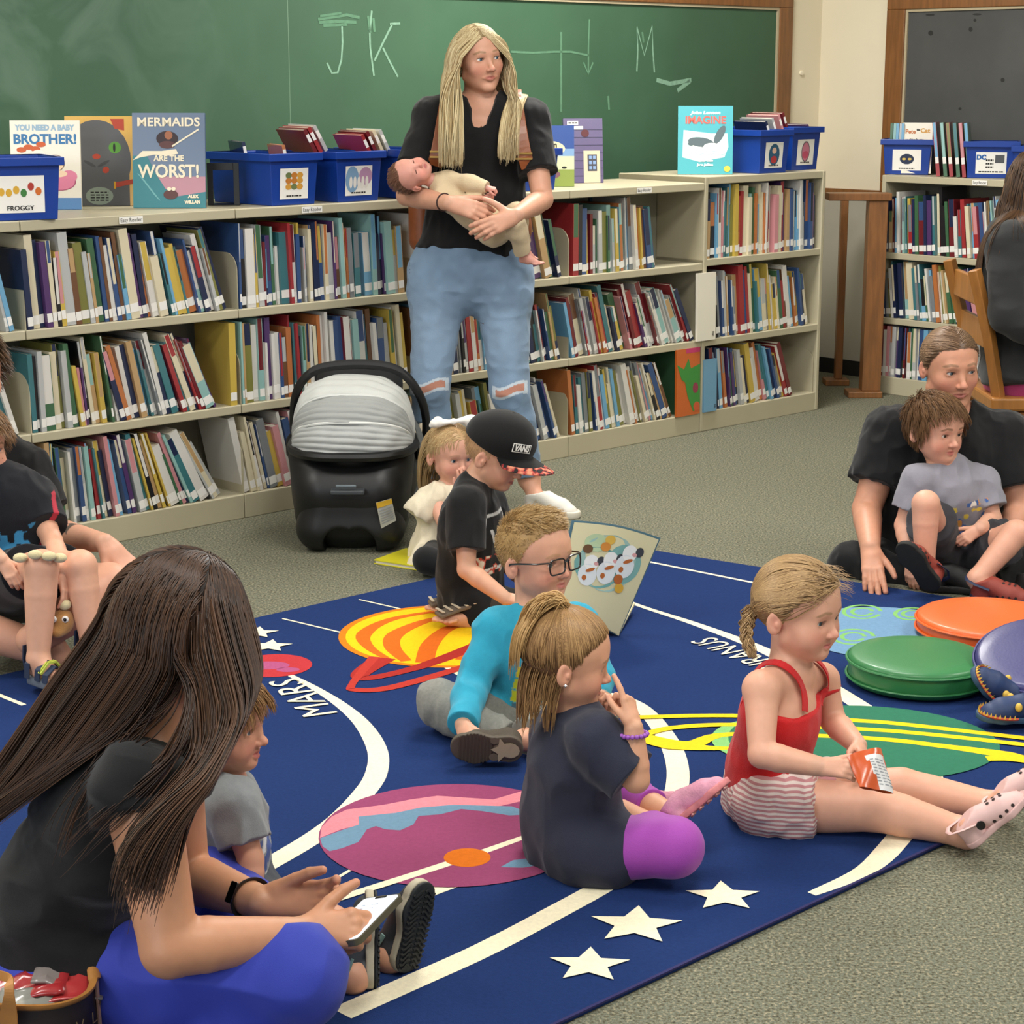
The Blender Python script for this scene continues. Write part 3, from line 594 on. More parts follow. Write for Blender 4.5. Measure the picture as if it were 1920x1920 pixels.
cover_book('display_book', G(190, 386, ZT), math.radians(3), .236, .305, .012, mat('cover_amber_board', '#d9a83c', .3, coat=.5), 'standing book with a grey cat face and green eyes on yellow', d_cat, 'books standing on the bookcase top')
def d_mer(b, c, ux, uy, w, h, M):
    cr = blob(M, '#e9dfc6'); tl = blob(M, '#3d7f8a'); t2 = blob(M, '#6fa9ad'); br = blob(M, '#5a3a3a'); pk = blob(M, '#b98a98')
    quad(b, c(), ux, uy, -w/2, w/2, 0, h*.33, pk); b.poly([c()+ux*x*w+uy*y*h for x, y in ((-.5, 0), (.5, 0), (.5, .17), (.1, .12), (-.05, .2), (-.2, .38), (-.3, .55), (-.5, .55))], tl)
    for k in range(5): el(b, c(), ux, uy, -w*(.38-.05*k), h*(.32-.05*k), w*.08, h*.006, t2, rot=-.8)
    b.poly([c()+ux*x*w+uy*y*h for x, y in ((-.5, .5), (-.36, .6), (-.1, .6), (.1, .62), (.13, .57), (0, .55), (-.2, .56), (-.4, .53))], cr)
    el(b, c(), ux, uy, -w*.02, h*.73, w*.15, h*.08, blob(M, '#33262c')); el(b, c(), ux, uy, w*.0, h*.765, w*.055, h*.045, blob(M, '#9c6448')); el(b, c(), ux, uy, -w*.02, h*.665, w*.11, h*.04, br)
    b.poly([c()+ux*x*w+uy*y*h for x, y in ((.05, .64), (.42, .82), (.41, .835), (.04, .655))], cr)
    T_(b, c(), ux, uy, 'MERMAIDS', w*.0, h*.9, h*.13, cr, fit=w*.86, bold=.001); T_(b, c(), ux, uy, 'ARE THE', 0, h*.52, h*.085, cr, fit=w*.42, bold=.0008); T_(b, c(), ux, uy, 'WORST!', 0, h*.38, h*.19, cr, fit=w*.84, bold=.0016)
    el(b, c(), ux, uy, w*.02, h*.14, w*.1, h*.05, br); el(b, c(), ux, uy, w*.0, h*.2, w*.03, h*.02, cr); el(b, c(), ux, uy, w*.06, h*.2, w*.03, h*.02, cr)
    T_(b, c(), ux, uy, 'ALEX', w*.33, h*.12, h*.045, cr); T_(b, c(), ux, uy, 'WILLAN', w*.32, h*.06, h*.045, cr)
cover_book('display_book', G(318, 390, ZT), math.radians(-2), .248, .318, .014, mat('cover_slate_board', '#4f6482', .28, coat=.5), 'standing book titled MERMAIDS ARE THE WORST! in cream letters', d_mer, 'books standing on the bookcase top')
def d_sam(b, c, ux, uy, w, h, M):
    cr = blob(M, '#ece2b4'); quad(b, c(), ux, uy, -w/2, w/2, h*.0, h*.28, blob(M, '#8a9c4a')); quad(b, c(), ux, uy, -w/2, w/2, h*.28, h*.5, blob(M, '#cfd6b0')); quad(b, c(), ux, uy, -w/2, w/2, h*.5, h*.62, blob(M, '#7fa4cc'))
    el(b, c(), ux, uy, -w*.02, h*.62, w*.34, h*.13, cr); T_(b, c(), ux, uy, 'Liam', w*.02, h*.68, h*.12, 1, bold=.0015); T_(b, c(), ux, uy, 'and the', w*.02, h*.61, h*.05, 1); T_(b, c(), ux, uy, 'TALE', w*.06, h*.54, h*.09, blob(M, '#7c6a5a'))
    el(b, c(), ux, uy, w*.1, h*.2, w*.12, h*.06, blob(M, '#7d5560')); el(b, c(), ux, uy, w*.3, h*.31, w*.05, h*.02, 1)
cover_book('display_book', G(1030, 350, ZT), math.radians(4), .205, .245, .012, mat('cover_royal_board', '#33549a', .28, coat=.5), 'blue sky book with an oval cream title beside the standing woman', d_sam, 'books standing on the bookcase top')
def d_purple(b, c, ux, uy, w, h, M):
    cr = blob(M, '#c9bfa6'); dk = blob(M, '#3f3a5a')
    for k in range(7): quad(b, c(), ux, uy, -w/2, w/2, h*(.1+.12*k), h*(.11+.12*k), dk)
    b.poly([c()+ux*x*w+uy*y*h for x, y in ((0, 0), (.42, 0), (.42, .5), (0, .5))], cr); quad(b, c(), ux, uy, w*.1, w*.34, h*.18, h*.44, blob(M, '#454650'))
    for x in (.14, .24):
        for y in (.21, .29, .37): quad(b, c(), ux, uy, w*x, w*(x+.07), h*y, h*(y+.05), blob(M, '#7f9ac4'))
    el(b, c(), ux, uy, w*.05, h*.77, w*.1, h*.06, blob(M, '#5b2f33')); quad(b, c(), ux, uy, -w*.4, -w*.12, h*.9, h*.96, 0); quad(b, c(), ux, uy, -w*.4, 0, h*.83, h*.88, 0)
    bars(b, c()-ux*w*.26+uy*h*.93, ux, uy, w*.22, h*.02, 1, 3)
cover_book('display_book', G(1095, 343, ZT), math.radians(12), .17, .268, .014, mat('cover_violet_board', '#5d5379', .3, coat=.5), 'purple old house book standing behind the blue sky book', d_purple, 'books standing on the bookcase top')
def d_imag(b, c, ux, uy, w, h, M):
    pl = blob(M, '#bfe3e2'); dk = blob(M, '#56656b'); rd = blob(M, '#d0655c'); wh = blob(M, '#e9f3ee')
    b.poly([c()+ux*x*w+uy*y*h for x, y in ((-.42, .25), (-.1, .18), (.35, .25), (.42, .4), (.4, .6), (.1, .6), (-.4, .65))], pl)
    T_(b, c(), ux, uy, 'John Lennon', 0, h*.9, h*.06, wh, fit=w*.55, shear=.2); T_(b, c(), ux, uy, 'IMAGINE', 0, h*.79, h*.15, rd, fit=w*.74, bold=.0015)
    el(b, c(), ux, uy, w*.02, h*.43, w*.26, h*.1, wh); el(b, c(), ux, uy, -w*.08, h*.47, w*.24, h*.07, dk, rot=-.12); el(b, c(), ux, uy, w*.26, h*.58, w*.07, h*.15, dk, rot=-.5); el(b, c(), ux, uy, w*.12, h*.4, w*.16, h*.06, wh); el(b, c(), ux, uy, -w*.26, h*.45, w*.06, h*.03, dk)
    for k in range(4): el(b, c(), ux, uy, w*(-.3+.2*k), h*.3, w*.08, h*.006, wh, rot=.2)
    T_(b, c(), ux, uy, 'Yoko Ono', 0, h*.2, h*.04, wh, fit=w*.3); T_(b, c(), ux, uy, 'Jean Jullien', 0, h*.14, h*.04, wh, fit=w*.3); el(b, c(), ux, uy, w*.4, h*.08, w*.06, h*.045, blob(M, '#d8c24a'))
cover_book('display_book', G(1322, 327, ZT1), math.radians(0), .238, .292, .012, mat('cover_turquoise_board', '#4fa9b4', .28, coat=.5), 'turquoise IMAGINE book with a bird on its cover', d_imag, 'books standing on the bookcase top')
# bookend in front of the second bin
def ux_at(base, yaw): return A3(math.cos(yaw), math.sin(yaw), 0)
p = G(420, 385, ZT); b = MB(); dx = A3(1, .05, 0)
for x0, x1, z0, z1 in ((-.055, -.035, 0, .145), (.035, .055, 0, .145), (-.035, .035, .12, .145)): obox(b, p, dx, A3(-.05, 1, 0), x0, x1, 0, .004, z0, z1)
obox(b, p, dx, A3(-.05, 1, 0), -.055, .055, 0, .1, 0, .002)
tag(b.build('bookend', mat('black_metal', '#17181a', .4), bevel=.001), 'black arched metal bookend in front of the blue bin', 'bookend')
# books in and beside the bins: (top-left px, top-right px ...) as leaning boards
def bin_book(c, ux, up, wd, hh, th, key, label, group, below=0):
    """book board whose visible top edge is centred at c"""
    ux = nrm(ux); up = nrm(np.asarray(up)-ux*np.dot(up, ux)); fn = np.cross(ux, up); T = Tm(-fn, ux, up, np.asarray(c)-ux*wd/2-up*hh)
    b = MB(); book_geo(b, Matrix.Identity(4), th, wd, hh); o = b.build('picture_book', [MATS['cover_'+key], MATS['cover_'+key], M_page]); o.matrix_world = T
    tag(o, label, 'book', group); l = MB(); l.box((.0008, -.0006, hh*.5), (th-.0008, .0, hh*.5+.03)); l.build('spine_label', M_bl, o)
def fill(pts, ux, up, keys, wd, hh, labels, group, th=.012):
    for (u, v, w_, O, nn), k, la in zip(pts, keys, labels): bin_book(W(u, v, O+nn*w_, nn), ux, up, wd, hh, th, k, la, group)
g1 = 'books in the blue bins left of the woman'
lean = nrm(UP*.8-Sn*.1+Sd*-.55)
fill([(446, 264, .31, SA, Sn), (520, 270, .2, SA, Sn)], Sd*.4+Sn, UP-Sd*.2, ['navy', 'orange'], .2, .09, ['starry navy book in the bin by the black bookend', 'orange book in the bin by the black bookend'], g1)
fill([(548, 240, .2, SA, Sn), (556, 236, .2, SA, Sn), (566, 233, .21, SA, Sn)], Sn+Sd*.2, UP-Sd*.55, ['dark red', 'red', 'pale grey'], .22, .10, ['dark red book leaning foremost out of the middle blue bin', 'bright red book second out of the middle blue bin', 'pale grey book third out of the middle blue bin'], g1, .014)
fill([(655, 250, .18, SA, Sn), (664, 244, .18, SA, Sn), (676, 242, .2, SA, Sn), (688, 241, .2, SA, Sn)], Sn+Sd*.2, UP-Sd*.5, ['red', 'dark red', 'cream', 'pale grey'], .22, .1, ['red book in the bin beside the woman, foremost', 'dark red book in the bin beside the woman, second', 'cream book in the bin beside the woman, third', 'pale grey book in the bin beside the woman, last'], g1, .013)
g2 = 'books in the blue bins at the right end'
fill([(1408, 226, .2, SA, Sn), (1420, 220, .2, SA, Sn), (1432, 214, .22, SA, Sn), (1440, 210, .24, SA, Sn), (1486, 232, .3, SA, Sn)], Sn+Sd*.1, UP-Sd*.45, ['navy', 'pale grey', 'pink', 'dark red', 'purple'], .2, .1, ['navy book in the bin beside the turquoise book', 'pale grey book in the bin beside the turquoise book', 'pink edged book in the bin beside the turquoise book', 'tall dark red book in the bin beside the turquoise book', 'purple book in the bin with the oval label'], g2, .013)
# books standing on the right bookcase
ra = rot2(Re, .5); rb = rot2(Rm, .5)
for k, (u, key) in enumerate(((1667, 'green'), (1673, 'pale teal'), (1678, 'sky blue'), (1684, 'pale grey'), (1688, 'sky blue'))):
    p = on_top(u, .09, RC, Re, Rm, ZR1+.006); b = MB(); book_geo(b, Matrix.Identity(4), .012, .11, .235); o = b.build('picture_book', [MATS['cover_'+key], MATS['cover_'+key], M_page]); o.matrix_world = Tm(ra, rb, UP, p)
    tag(o, ['green', 'pale teal', 'left sky blue', 'pale grey', 'right sky blue'][k]+' book upright in the bin with the navy face label', 'book', 'books upright in the right bookcase bin'); l = MB(); l.box((.0008, -.0006, .1), (.0112, 0, .13)); l.build('spine_label', M_bl, o)
def d_pete(b, c, ux, uy, w, h, M):
    T_(b, c(), ux, uy, 'Pete', -w*.24, h*.82, h*.12, blob(M, '#c0703a'), fit=w*.34); T_(b, c(), ux, uy, 'the', w*.02, h*.86, h*.05, 1); T_(b, c(), ux, uy, 'Cat', w*.25, h*.84, h*.12, blob(M, '#d39a3a'), fit=w*.32); T_(b, c(), ux, uy, 'rocking in my', -w*.1, h*.66, h*.07, 1, fit=w*.6); T_(b, c(), ux, uy, 'school shoes', w*.1, h*.55, h*.07, 1, fit=w*.6)
cover_book('display_book', on_top(1718, .12, RC, Re, Rm, ZR1+.006), math.radians(-14), .14, .24, .008, mat('cover_cream_board'), 'white book facing out of the bin on the right bookcase', d_pete)
for k, (u, key) in enumerate(((1757, 'sky blue'), (1771, 'pale teal'), (1782, 'olive'), (1795, 'teal'), (1806, 'pink'), (1816, 'sky blue'))):
    p = on_top(u, .06, RC, Re, Rm, ZR1); b = MB(); book_geo(b, Matrix.Identity(4), .017, .17, .25, band=.25); a_ = math.radians(7); o = b.build('picture_book', [MATS['cover_'+('green' if k % 2 else 'red')], MATS['cover_'+key], M_page]); o.matrix_world = Tm(ra*math.cos(a_)+UP*math.sin(a_), rb, UP*math.cos(a_)-ra*math.sin(a_), p)
    tag(o, ['leftmost sky blue', 'pale teal', 'olive green', 'deep teal', 'pink spined', 'rightmost sky blue'][k]+' book standing between the two bins on the right bookcase', 'book', 'books between the bins on the right bookcase'); l = MB(); l.box((.0008, -.0006, .06), (.0162, 0, .09)); l.build('spine_label', M_bl, o)
# big loose covers poking from the long bookcase
def d_dino(b, c, ux, uy, w, h, M):
    b.poly([c()+ux*x*w+uy*y*h for x, y in ((-.1, 1), (.5, 1), (.5, .93), (-.1, .93))], blob(M, '#c23a6a')); g_ = blob(M, '#3f8a3c')
    b.poly([c()+ux*x*w+uy*y*h for x, y in ((-.5, .78), (-.2, .7), (0, .85), (.1, .7), (.5, .75), (.5, .1), (.2, .05), (-.05, .3), (-.15, .5), (-.3, .55))], g_); el(b, c(), ux, uy, w*.3, h*.4, w*.12, h*.08, blob(M, '#8e3a4c')); el(b, c(), ux, uy, w*.35, h*.12, w*.14, h*.07, blob(M, '#c65a34'))
q = W(1290, 790, SA-Sn*.004, Sn); q[2] = ZL[3]
cover_book('display_book', SA+Sd*(-.93)-Sn*.012+UP*(ZL[3]), AL, .15, .29, .012, mat('cover_orange_board', '#c8642a', .3, coat=.5), 'orange and green cover facing out on the bottom shelf', d_dino, lean=.02)
def d_white(b, c, ux, uy, w, h, M):
    for k in range(4): quad(b, c(), ux, uy, w*.3, w*.42, h*(.05+.02*k), h*(.06+.02*k), 1)
cover_book('display_book', SA+Sd*(-.83)-Sn*.02+UP*(ZL[2]), AL, .12, .29, .012, mat('cover_cream_board'), 'cream book pushed against the post on the middle shelf', d_white, lean=.02)
cover_book('display_book', SA+Sd*(-.785)-Sn*.012+UP*(ZE[3]), AL, .085, .23, .012, mat('cover_sky_board', '#6d9dbc', .3, coat=.5), 'pale blue cover facing out beside the orange and green one', d_white, lean=.02)

# ---------------------------------------------------------------- wooden stand between the bookcases
e = empty('wooden_stand', (0, 0, 0), 'tall wooden stand with two posts between the bookcases', 'stand')
pa, pb = G(1633, 745), G(1572, 722); ax = nrm(pb-pa); sd = A3(-ax[1], ax[0], 0)
b = MB(); obox(b, pa, A3(1, 0, 0), A3(0, 1, 0), -.045, .045, 0, .09, .03, .94); b.build('post', M_wood, e, bevel=.004)
b = MB(); obox(b, pb, A3(1, 0, 0), A3(0, 1, 0), -.018, .018, 0, .05, .03, .94); b.build('post', M_wood, e, bevel=.004)
b = MB(); obox(b, pa, A3(1, 0, 0), A3(0, 1, 0), -.24, .06, -.01, .1, .94, .975); b.build('top_rail', M_wood, e, bevel=.004)
b = MB(); obox(b, pa, A3(1, 0, 0), A3(0, 1, 0), -.115, .05, -.03, .1, 0, .03); b.build('foot', M_wood, e, bevel=.004)
b = MB(); obox(b, pb, A3(1, 0, 0), A3(0, 1, 0), -.07, .05, -.03, .08, 0, .03); b.build('foot', M_wood, e, bevel=.004)

# ---------------------------------------------------------------- floor cushions
def cushion(c, R, h, colhex, label, tilt=None, name='floor_cushion'):
    m = mat('vinyl_'+colhex, colhex, .42, bump=.15, bscale=160, coat=.15, var=.05, vscale=5)
    e = empty(name, c, label, 'cushion', 'round vinyl floor cushions')
    if tilt: e.rotation_euler = tilt
    pr = [(0, .002)]+[(R-.018+.016*math.sin(t), .018-.016*math.cos(t)) for t in np.linspace(.2, 1.4, 5)]+[(R-.004, h*.5)]+[(R-.018+.016*math.sin(t), h-.018-.016*math.cos(t)+.0) for t in np.linspace(1.7, 3.0, 5)]+[(R*.7, h), (0, h+.002)]
    b = MB(); b.lathe(pr, 64); b.build('vinyl_cover', m, e, smooth=True)
    for z in (.018, h-.016):
        b = MB(); b.tube([A3((R+.001)*math.cos(t), (R+.001)*math.sin(t), z) for t in np.linspace(0, 2*math.pi, 64, endpoint=False)], .0035, 6, closed=True); b.build('piping', m, e, smooth=True)
    return e
gc = G(1722, 1232, .075); cushion(A3(gc[0], gc[1], RZ+.001), .178, .075, '#2f7a45', 'green round floor cushion lying on the rug')
oc = G(1850, 1158, .06); cushion(A3(oc[0]+.01, oc[1], RZ+.001), .2, .06, '#e8692a', 'orange round floor cushion behind the green one')
pc = G(1950, 1232, .09); cushion(A3(pc[0]+.0, pc[1]-.06, RZ+.052), .17, .075, '#34346f', 'purple round floor cushion tilted against the green one', (math.radians(14), math.radians(-10), 0))
# ---------------------------------------------------------------- soft bodies: smooth unions of tapered limbs, meshed by surface nets
class Pr:
    __slots__ = ('kind', 'a', 'b', 'ra', 'rb', 'fl', 'fr', 'R', 'k', 'sub', 'tag', 'clip', 'lo', 'hi')
def cone(a, b, ra, rb, k=.01, fl=1.0, fr=None, sub=False, tag='', clip=None):
    p = Pr(); p.kind = 0; p.a = np.asarray(a, float); p.b = np.asarray(b, float); p.ra = ra; p.rb = rb; p.fl = fl; p.fr = None if fr is None else nrm(fr)
    p.R = None; p.k = k; p.sub = sub; p.tag = tag; p.clip = clip
    m = max(1.0, fl); p.lo = np.minimum(p.a-ra*m, p.b-rb*m); p.hi = np.maximum(p.a+ra*m, p.b+rb*m); return p
def ell(c, rad, R=None, k=.01, sub=False, tag='', clip=None):
    p = Pr(); p.kind = 1; p.a = np.asarray(c, float); p.b = np.asarray(rad, float); p.ra = p.rb = 0; p.fl = 1; p.fr = None
    p.R = np.eye(3) if R is None else np.asarray(R, float); p.k = k; p.sub = sub; p.tag = tag; p.clip = clip
    e = np.sqrt(((p.R.T*p.b)**2).sum(1)); p.lo = p.a-e; p.hi = p.a+e; return p
def pdist(p, X):
    if p.kind == 0:
        ab = p.b-p.a; q = X-p.a
        t = np.clip((q@ab)/max(ab@ab, 1e-12), 0, 1)
        q = q-t[..., None]*ab
        if p.fr is not None and p.fl != 1:
            s = q@p.fr; q = q+(s*(1/p.fl-1))[..., None]*p.fr
        d = np.sqrt((q*q).sum(-1))-(p.ra+t*(p.rb-p.ra))
        if p.fl < 1: d = d*(p.fl**.5)
    else:
        q = (X-p.a)@p.R.T
        k0 = np.sqrt(((q/p.b)**2).sum(-1)); k1 = np.sqrt(((q/p.b**2)**2).sum(-1))
        d = k0*(k0-1)/np.maximum(k1, 1e-9)
    if p.clip is not None:
        for cp, cn in p.clip: d = np.maximum(d, (X-cp)@cn)
    return d
BIG = 1.0
def evalf(prims, X, ctr, half, mar):
    """X (N,M,3) points in N blocks with centres ctr"""
    D = np.full(X.shape[:2], BIG)
    for p in prims:
        m = p.k+mar+half
        s = np.nonzero(((ctr > p.lo-m) & (ctr < p.hi+m)).all(1))[0]
        if not len(s): continue
        d = pdist(p, X[s]); a = D[s]; k = max(p.k, 1e-5)
        if p.sub:
            d = -d; h = np.maximum(k-np.abs(a-d), 0)/k; D[s] = np.maximum(a, d)+h*h*k*.25
        else:
            h = np.maximum(k-np.abs(a-d), 0)/k; D[s] = np.minimum(a, d)-h*h*k*.25
    return D
_off = np.stack(np.meshgrid(*[np.arange(9)]*3, indexing='ij'), -1).reshape(-1, 3)
_cn = np.array([(i, j, k) for i in (0, 1) for j in (0, 1) for k in (0, 1)])
_ed = [(a, b) for a in range(8) for b in range(a+1, 8) if np.abs(_cn[a]-_cn[b]).sum() == 1]
def sdf_mesh(prims, h, grow=0.0, post=None, slack=.004):
    lo = np.min([p.lo for p in prims if not p.sub], 0)-grow-3*h-slack; hi = np.max([p.hi for p in prims if not p.sub], 0)+grow+3*h+slack
    B = 8*h; nb = np.maximum(np.ceil((hi-lo)/B).astype(int), 1)
    bi = np.stack(np.meshgrid(*[np.arange(n) for n in nb], indexing='ij'), -1).reshape(-1, 3)
    ctr = lo+(bi+.5)*B
    Dc = evalf(prims, ctr[:, None, :], ctr, 0, grow+B*1.3+slack)[:, 0]-grow
    keep = np.abs(Dc) < B*.87*1.4+slack; bi = bi[keep]; ctr = ctr[keep]
    X = (lo+(bi*8)[:, None, :]*h+_off[None]*h)
    D = evalf(prims, X, ctr, B/2, grow+2.5*h+slack)-grow
    if post is not None: D = post(X, D)
    N = len(bi); D = D.reshape(N, 9, 9, 9)
    I = (D < 0).astype(np.int8)
    S = sum(I[:, i:i+8, j:j+8, k:k+8] for i, j, k in _cn)
    act = np.argwhere((S > 0) & (S < 8))
    b, c = act[:, 0], act[:, 1:]
    vals = np.stack([D[b, c[:, 0]+o[0], c[:, 1]+o[1], c[:, 2]+o[2]] for o in _cn], 1)
    acc = np.zeros((len(act), 3)); cnt = np.zeros(len(act))
    for e0, e1 in _ed:
        v0, v1 = vals[:, e0], vals[:, e1]; m = (v0 < 0) != (v1 < 0)
        t = np.where(m, v0/np.where(m, v0-v1, 1), 0)[:, None]
        acc += np.where(m[:, None], _cn[e0]+t*(_cn[e1]-_cn[e0]), 0); cnt += m
    g = bi[b]*8+c
    V = lo+(g+acc/np.maximum(cnt, 1)[:, None])*h
    dim = nb*8+2; key = ((g[:, 0]+1)*dim[1]+(g[:, 1]+1))*dim[2]+(g[:, 2]+1)
    order = np.argsort(key); sk = key[order]
    st = np.array([dim[1]*dim[2], dim[2], 1])
    def look(k):
        i = np.clip(np.searchsorted(sk, k), 0, len(sk)-1); return np.where(sk[i] == k, order[i], -1)
    Q = []
    v0 = vals[:, 0] < 0
    for ax, (e, a1, a2) in enumerate(((4, 1, 2), (2, 2, 0), (1, 0, 1))):
        v1 = vals[:, e] < 0; m = np.nonzero(v0 != v1)[0]
        q = np.stack([m, look(key[m]-st[a1]), look(key[m]-st[a1]-st[a2]), look(key[m]-st[a2])], 1)
        ok = (q >= 0).all(1); q = q[ok]; fl = v0[m][ok]
        q[~fl] = q[~fl][:, ::-1]; Q.append(q)
    return V, np.concatenate(Q)[:, ::-1]
def field(prims, X, mar=.05):
    """signed distance of loose points"""
    X = np.asarray(X, float); return evalf(prims, X[:, None, :], X, 0, mar)[:, 0]
def snap(p, prims, off):
    p = np.array(p, float)
    for _ in range(4):
        d = field(prims, p, .12); g = np.stack([field(prims, p+.003*a, .12)-field(prims, p-.003*a, .12) for a in np.eye(3)], 1)
        g /= np.linalg.norm(g, axis=1, keepdims=True)+1e-9; p = p-g*np.where(np.abs(d) < .1, d-off, 0)[:, None]
    return p
def vnoise(X, seed=0):
    """smooth value noise in [-1,1] at points X (...,3)"""
    i = np.floor(X).astype(np.int64); f = X-i; f = f*f*(3-2*f); r = 0
    for o in _cn:
        c = i+o; hsh = (c[..., 0]*73856093) ^ (c[..., 1]*19349663) ^ (c[..., 2]*83492791) ^ (seed*2654435761)
        hsh = (hsh*1103515245+12345) & 0x7fffffff; hsh = ((hsh >> 8) ^ hsh)*2246822519 & 0x7fffffff
        w = np.prod(np.where(o, f, 1-f), -1); r = r+w*((hsh % 65536)/32768.0-1)
    return r
def frame3(fwd, up):
    """rows: right-hand x (person's left is -x), forward, up"""
    f = nrm(fwd); u = np.asarray(up, float); u = nrm(u-f*np.dot(u, f)); return np.stack([np.cross(f, u), f, u])
class Head:
    """head-local axes: x = person's right, y = face forward, z = up; unit = head height"""
    def __init__(s, c, fwd, up, H, child=True, cheek=1.0, open_=1.0, mouth=0.0, nose=1.0):
        s.c = np.asarray(c, float); s.R = frame3(fwd, up); s.H = H; s.child = child; s.cheek = cheek; s.open = open_; s.mouth = mouth; s.nose = nose
        s.ez = -.07 if child else .0; s.ex = .142 if child else .138
        s.ey = .262 if child else .268; s.er = .062 if child else .055
        s.lz = -.315 if child else -.275; s.nz = -.2 if child else -.15
    def w(s, x, y, z): return s.c+s.H*(A3(x, y, z)@s.R)
    def loc(s, X): return ((X-s.c)@s.R.T)/s.H
    def dirw(s, x, y, z): return nrm(A3(x, y, z)@s.R)
    def prims(s):
        H = s.H; R = s.R; w = s.w; o = []
        def E(c, r, k=.0, sub=False, rot=None):
            RR = R if rot is None else rot@R
            o.append(ell(w(*c), np.array(r)*H, RR, k*H, sub, 'head'))
        def Cn(a, b, ra, rb, k, sub=False): o.append(cone(w(*a), w(*b), ra*H, rb*H, k*H, sub=sub, tag='head'))
        if s.child:
            E((0, -.055, .1), (.385, .45, .40)); E((0, .1, -.17), (.285, .25, .30), .1)
            for q in (-1, 1):
                E((q*.155, .2, -.23), (.12*s.cheek, .11*s.cheek, .13*s.cheek), .1)
                Cn((q*.19, .0, -.27), (q*.06, .2, -.4), .1, .085, .1)
            E((0, .265, -.425), (.08, .065, .065), .06)
            Cn((-.13, .29, .02), (.13, .29, .02), .06, .06, .08)
        else:
            E((0, -.06, .12), (.345, .415, .38)); E((0, .1, -.15), (.275, .26, .33), .1)
            for q in (-1, 1):
                E((q*.165, .21, -.12), (.1, .09, .09), .09)
                Cn((q*.215, -.02, -.26), (q*.06, .24, -.43), .085, .06, .09)
            E((0, .28, -.44), (.075, .06, .055), .06)
            Cn((-.13, .3, .075), (.13, .3, .075), .055, .055, .07)
        ez, ex, ey, er = s.ez, s.ex, s.ey, s.er
        for q in (-1, 1): E((q*ex, ey+.165, ez), (.085, .085, .06), .06, True)
        nz = s.nz; ny = (.405 if s.child else .425)
        Cn((0, .325 if s.child else .335, ez+.01), (0, ny-.02, nz+.03), .03, .036, .05); E((0, ny, nz), (.046*s.nose, .045*s.nose, .04*s.nose), .035)
        for q in (-1, 1): E((q*.045*s.nose, ny-.04, nz-.015), (.03, .04, .027), .02)
        for q in (-1, 1): E((q*.024, ny-.008, nz-.045), (.013, .018, .013), .008, True)
        for q in (-1, 1): E((q*ex, ey, ez), (er+.016, er+.012, er+.008), .022)
        lz = s.lz; lw = .088 if s.child else .105; ly = .322 if s.child else .332; mo = s.mouth
        Cn((-lw, ly-.03, lz), (0, ly+.012, lz+.016), .014, .024, .025); Cn((lw, ly-.03, lz), (0, ly+.012, lz+.016), .014, .024, .025)
        Cn((-lw, ly-.03, lz), (-.02, ly+.008, lz-.03-mo), .014, .026, .02); Cn((lw, ly-.03, lz), (.02, ly+.008, lz-.03-mo), .014, .026, .02); Cn((-.02, ly+.008, lz-.03-mo), (.02, ly+.008, lz-.03-mo), .026, .026, .01)
        Cn((-lw*.95, ly+.0, lz-.004), (0, ly+.036, lz-.006-mo/2), .004, .006+mo/2, .008, True); Cn((lw*.95, ly+.0, lz-.004), (0, ly+.036, lz-.006-mo/2), .004, .006+mo/2, .008, True)
        za = -.11 if s.child else -.03; xa = .375 if s.child else .335
        for q in (-1, 1):
            a = .3*q; rot = np.array([[math.cos(a), math.sin(a), 0], [-math.sin(a), math.cos(a), 0], [0, 0, 1]])
            E((q*(xa+.005), -.07, za), (.03, .078, .118), .03, False, rot)
            E((q*(xa+.045), -.05, za+.015), (.034, .046, .075), .02, True, rot)
            E((q*(xa+.012), -.035, za-.005), (.02, .022, .03), .02, False)
        for q in (-1, 1):  # almond opening of the lids
            Cn((q*(ex-.046), ey+er+.02, ez-.006), (q*(ex+.046), ey+er+.004, ez+.003), .011*s.open, .012*s.open, .006, True)
            E((q*ex, ey+er, ez), (.056, .042, .027*s.open), .006, True)
        return o
    def colour(s, X, skin, lips='#b0625a', blush='#d98a78', brow='#8a6a48', bl=.5, brs=.8):
        q = s.loc(X); c = np.tile(l3(skin), (len(X), 1)); ax = np.abs(q[:, 0])
        def mix(m, h): c[:] = c*(1-m[:, None])+l3(h)*m[:, None]
        g = lambda d: np.exp(-d)
        ez = s.ez
        face = (q[:, 1] > .05)
        mix(bl*face*g(((ax-.19)/.11)**2+((q[:, 2]-(s.nz-.02))/.1)**2), blush)
        mix(bl*.7*face*g((ax/.06)**2+((q[:, 2]-s.nz)/.05)**2), blush)
        mix(bl*.8*g(((ax-.37)/.05)**2+((q[:, 1]+.06)/.09)**2+((q[:, 2]+.08)/.14)**2), blush)
        lw = .088 if s.child else .105; lz = s.lz
        mix(.85*(q[:, 1] > .27)*np.clip(1.6-((ax/lw)**2+((q[:, 2]-lz+.008+s.mouth/2)/(.038+s.mouth))**2)*1.6, 0, 1), lips)
        bz = ez+.102+.018*np.clip((ax-.06)/.1, 0, 1)-.035*np.clip((ax-.15)/.07, 0, 2)
        mix(brs*face*np.clip(1.5-((np.abs(q[:, 2]-bz)/.016)**2+(np.maximum(np.abs(ax-.14)-.055, 0)/.03)**2), 0, 1), brow)
        mix(.75*(q[:, 1] > .2)*g(((np.abs(q[:, 2]-ez-.022*s.open)/.013)**2)+np.maximum(np.abs(ax-s.ex)-.035, 0)**2/.02**2), '#4a342a')
        mix(.35*(q[:, 1] > .2)*g(((np.abs(q[:, 2]-ez+.024*s.open)/.012)**2)+np.maximum(np.abs(ax-s.ex)-.035, 0)**2/.02**2), '#7a5244')
        return c
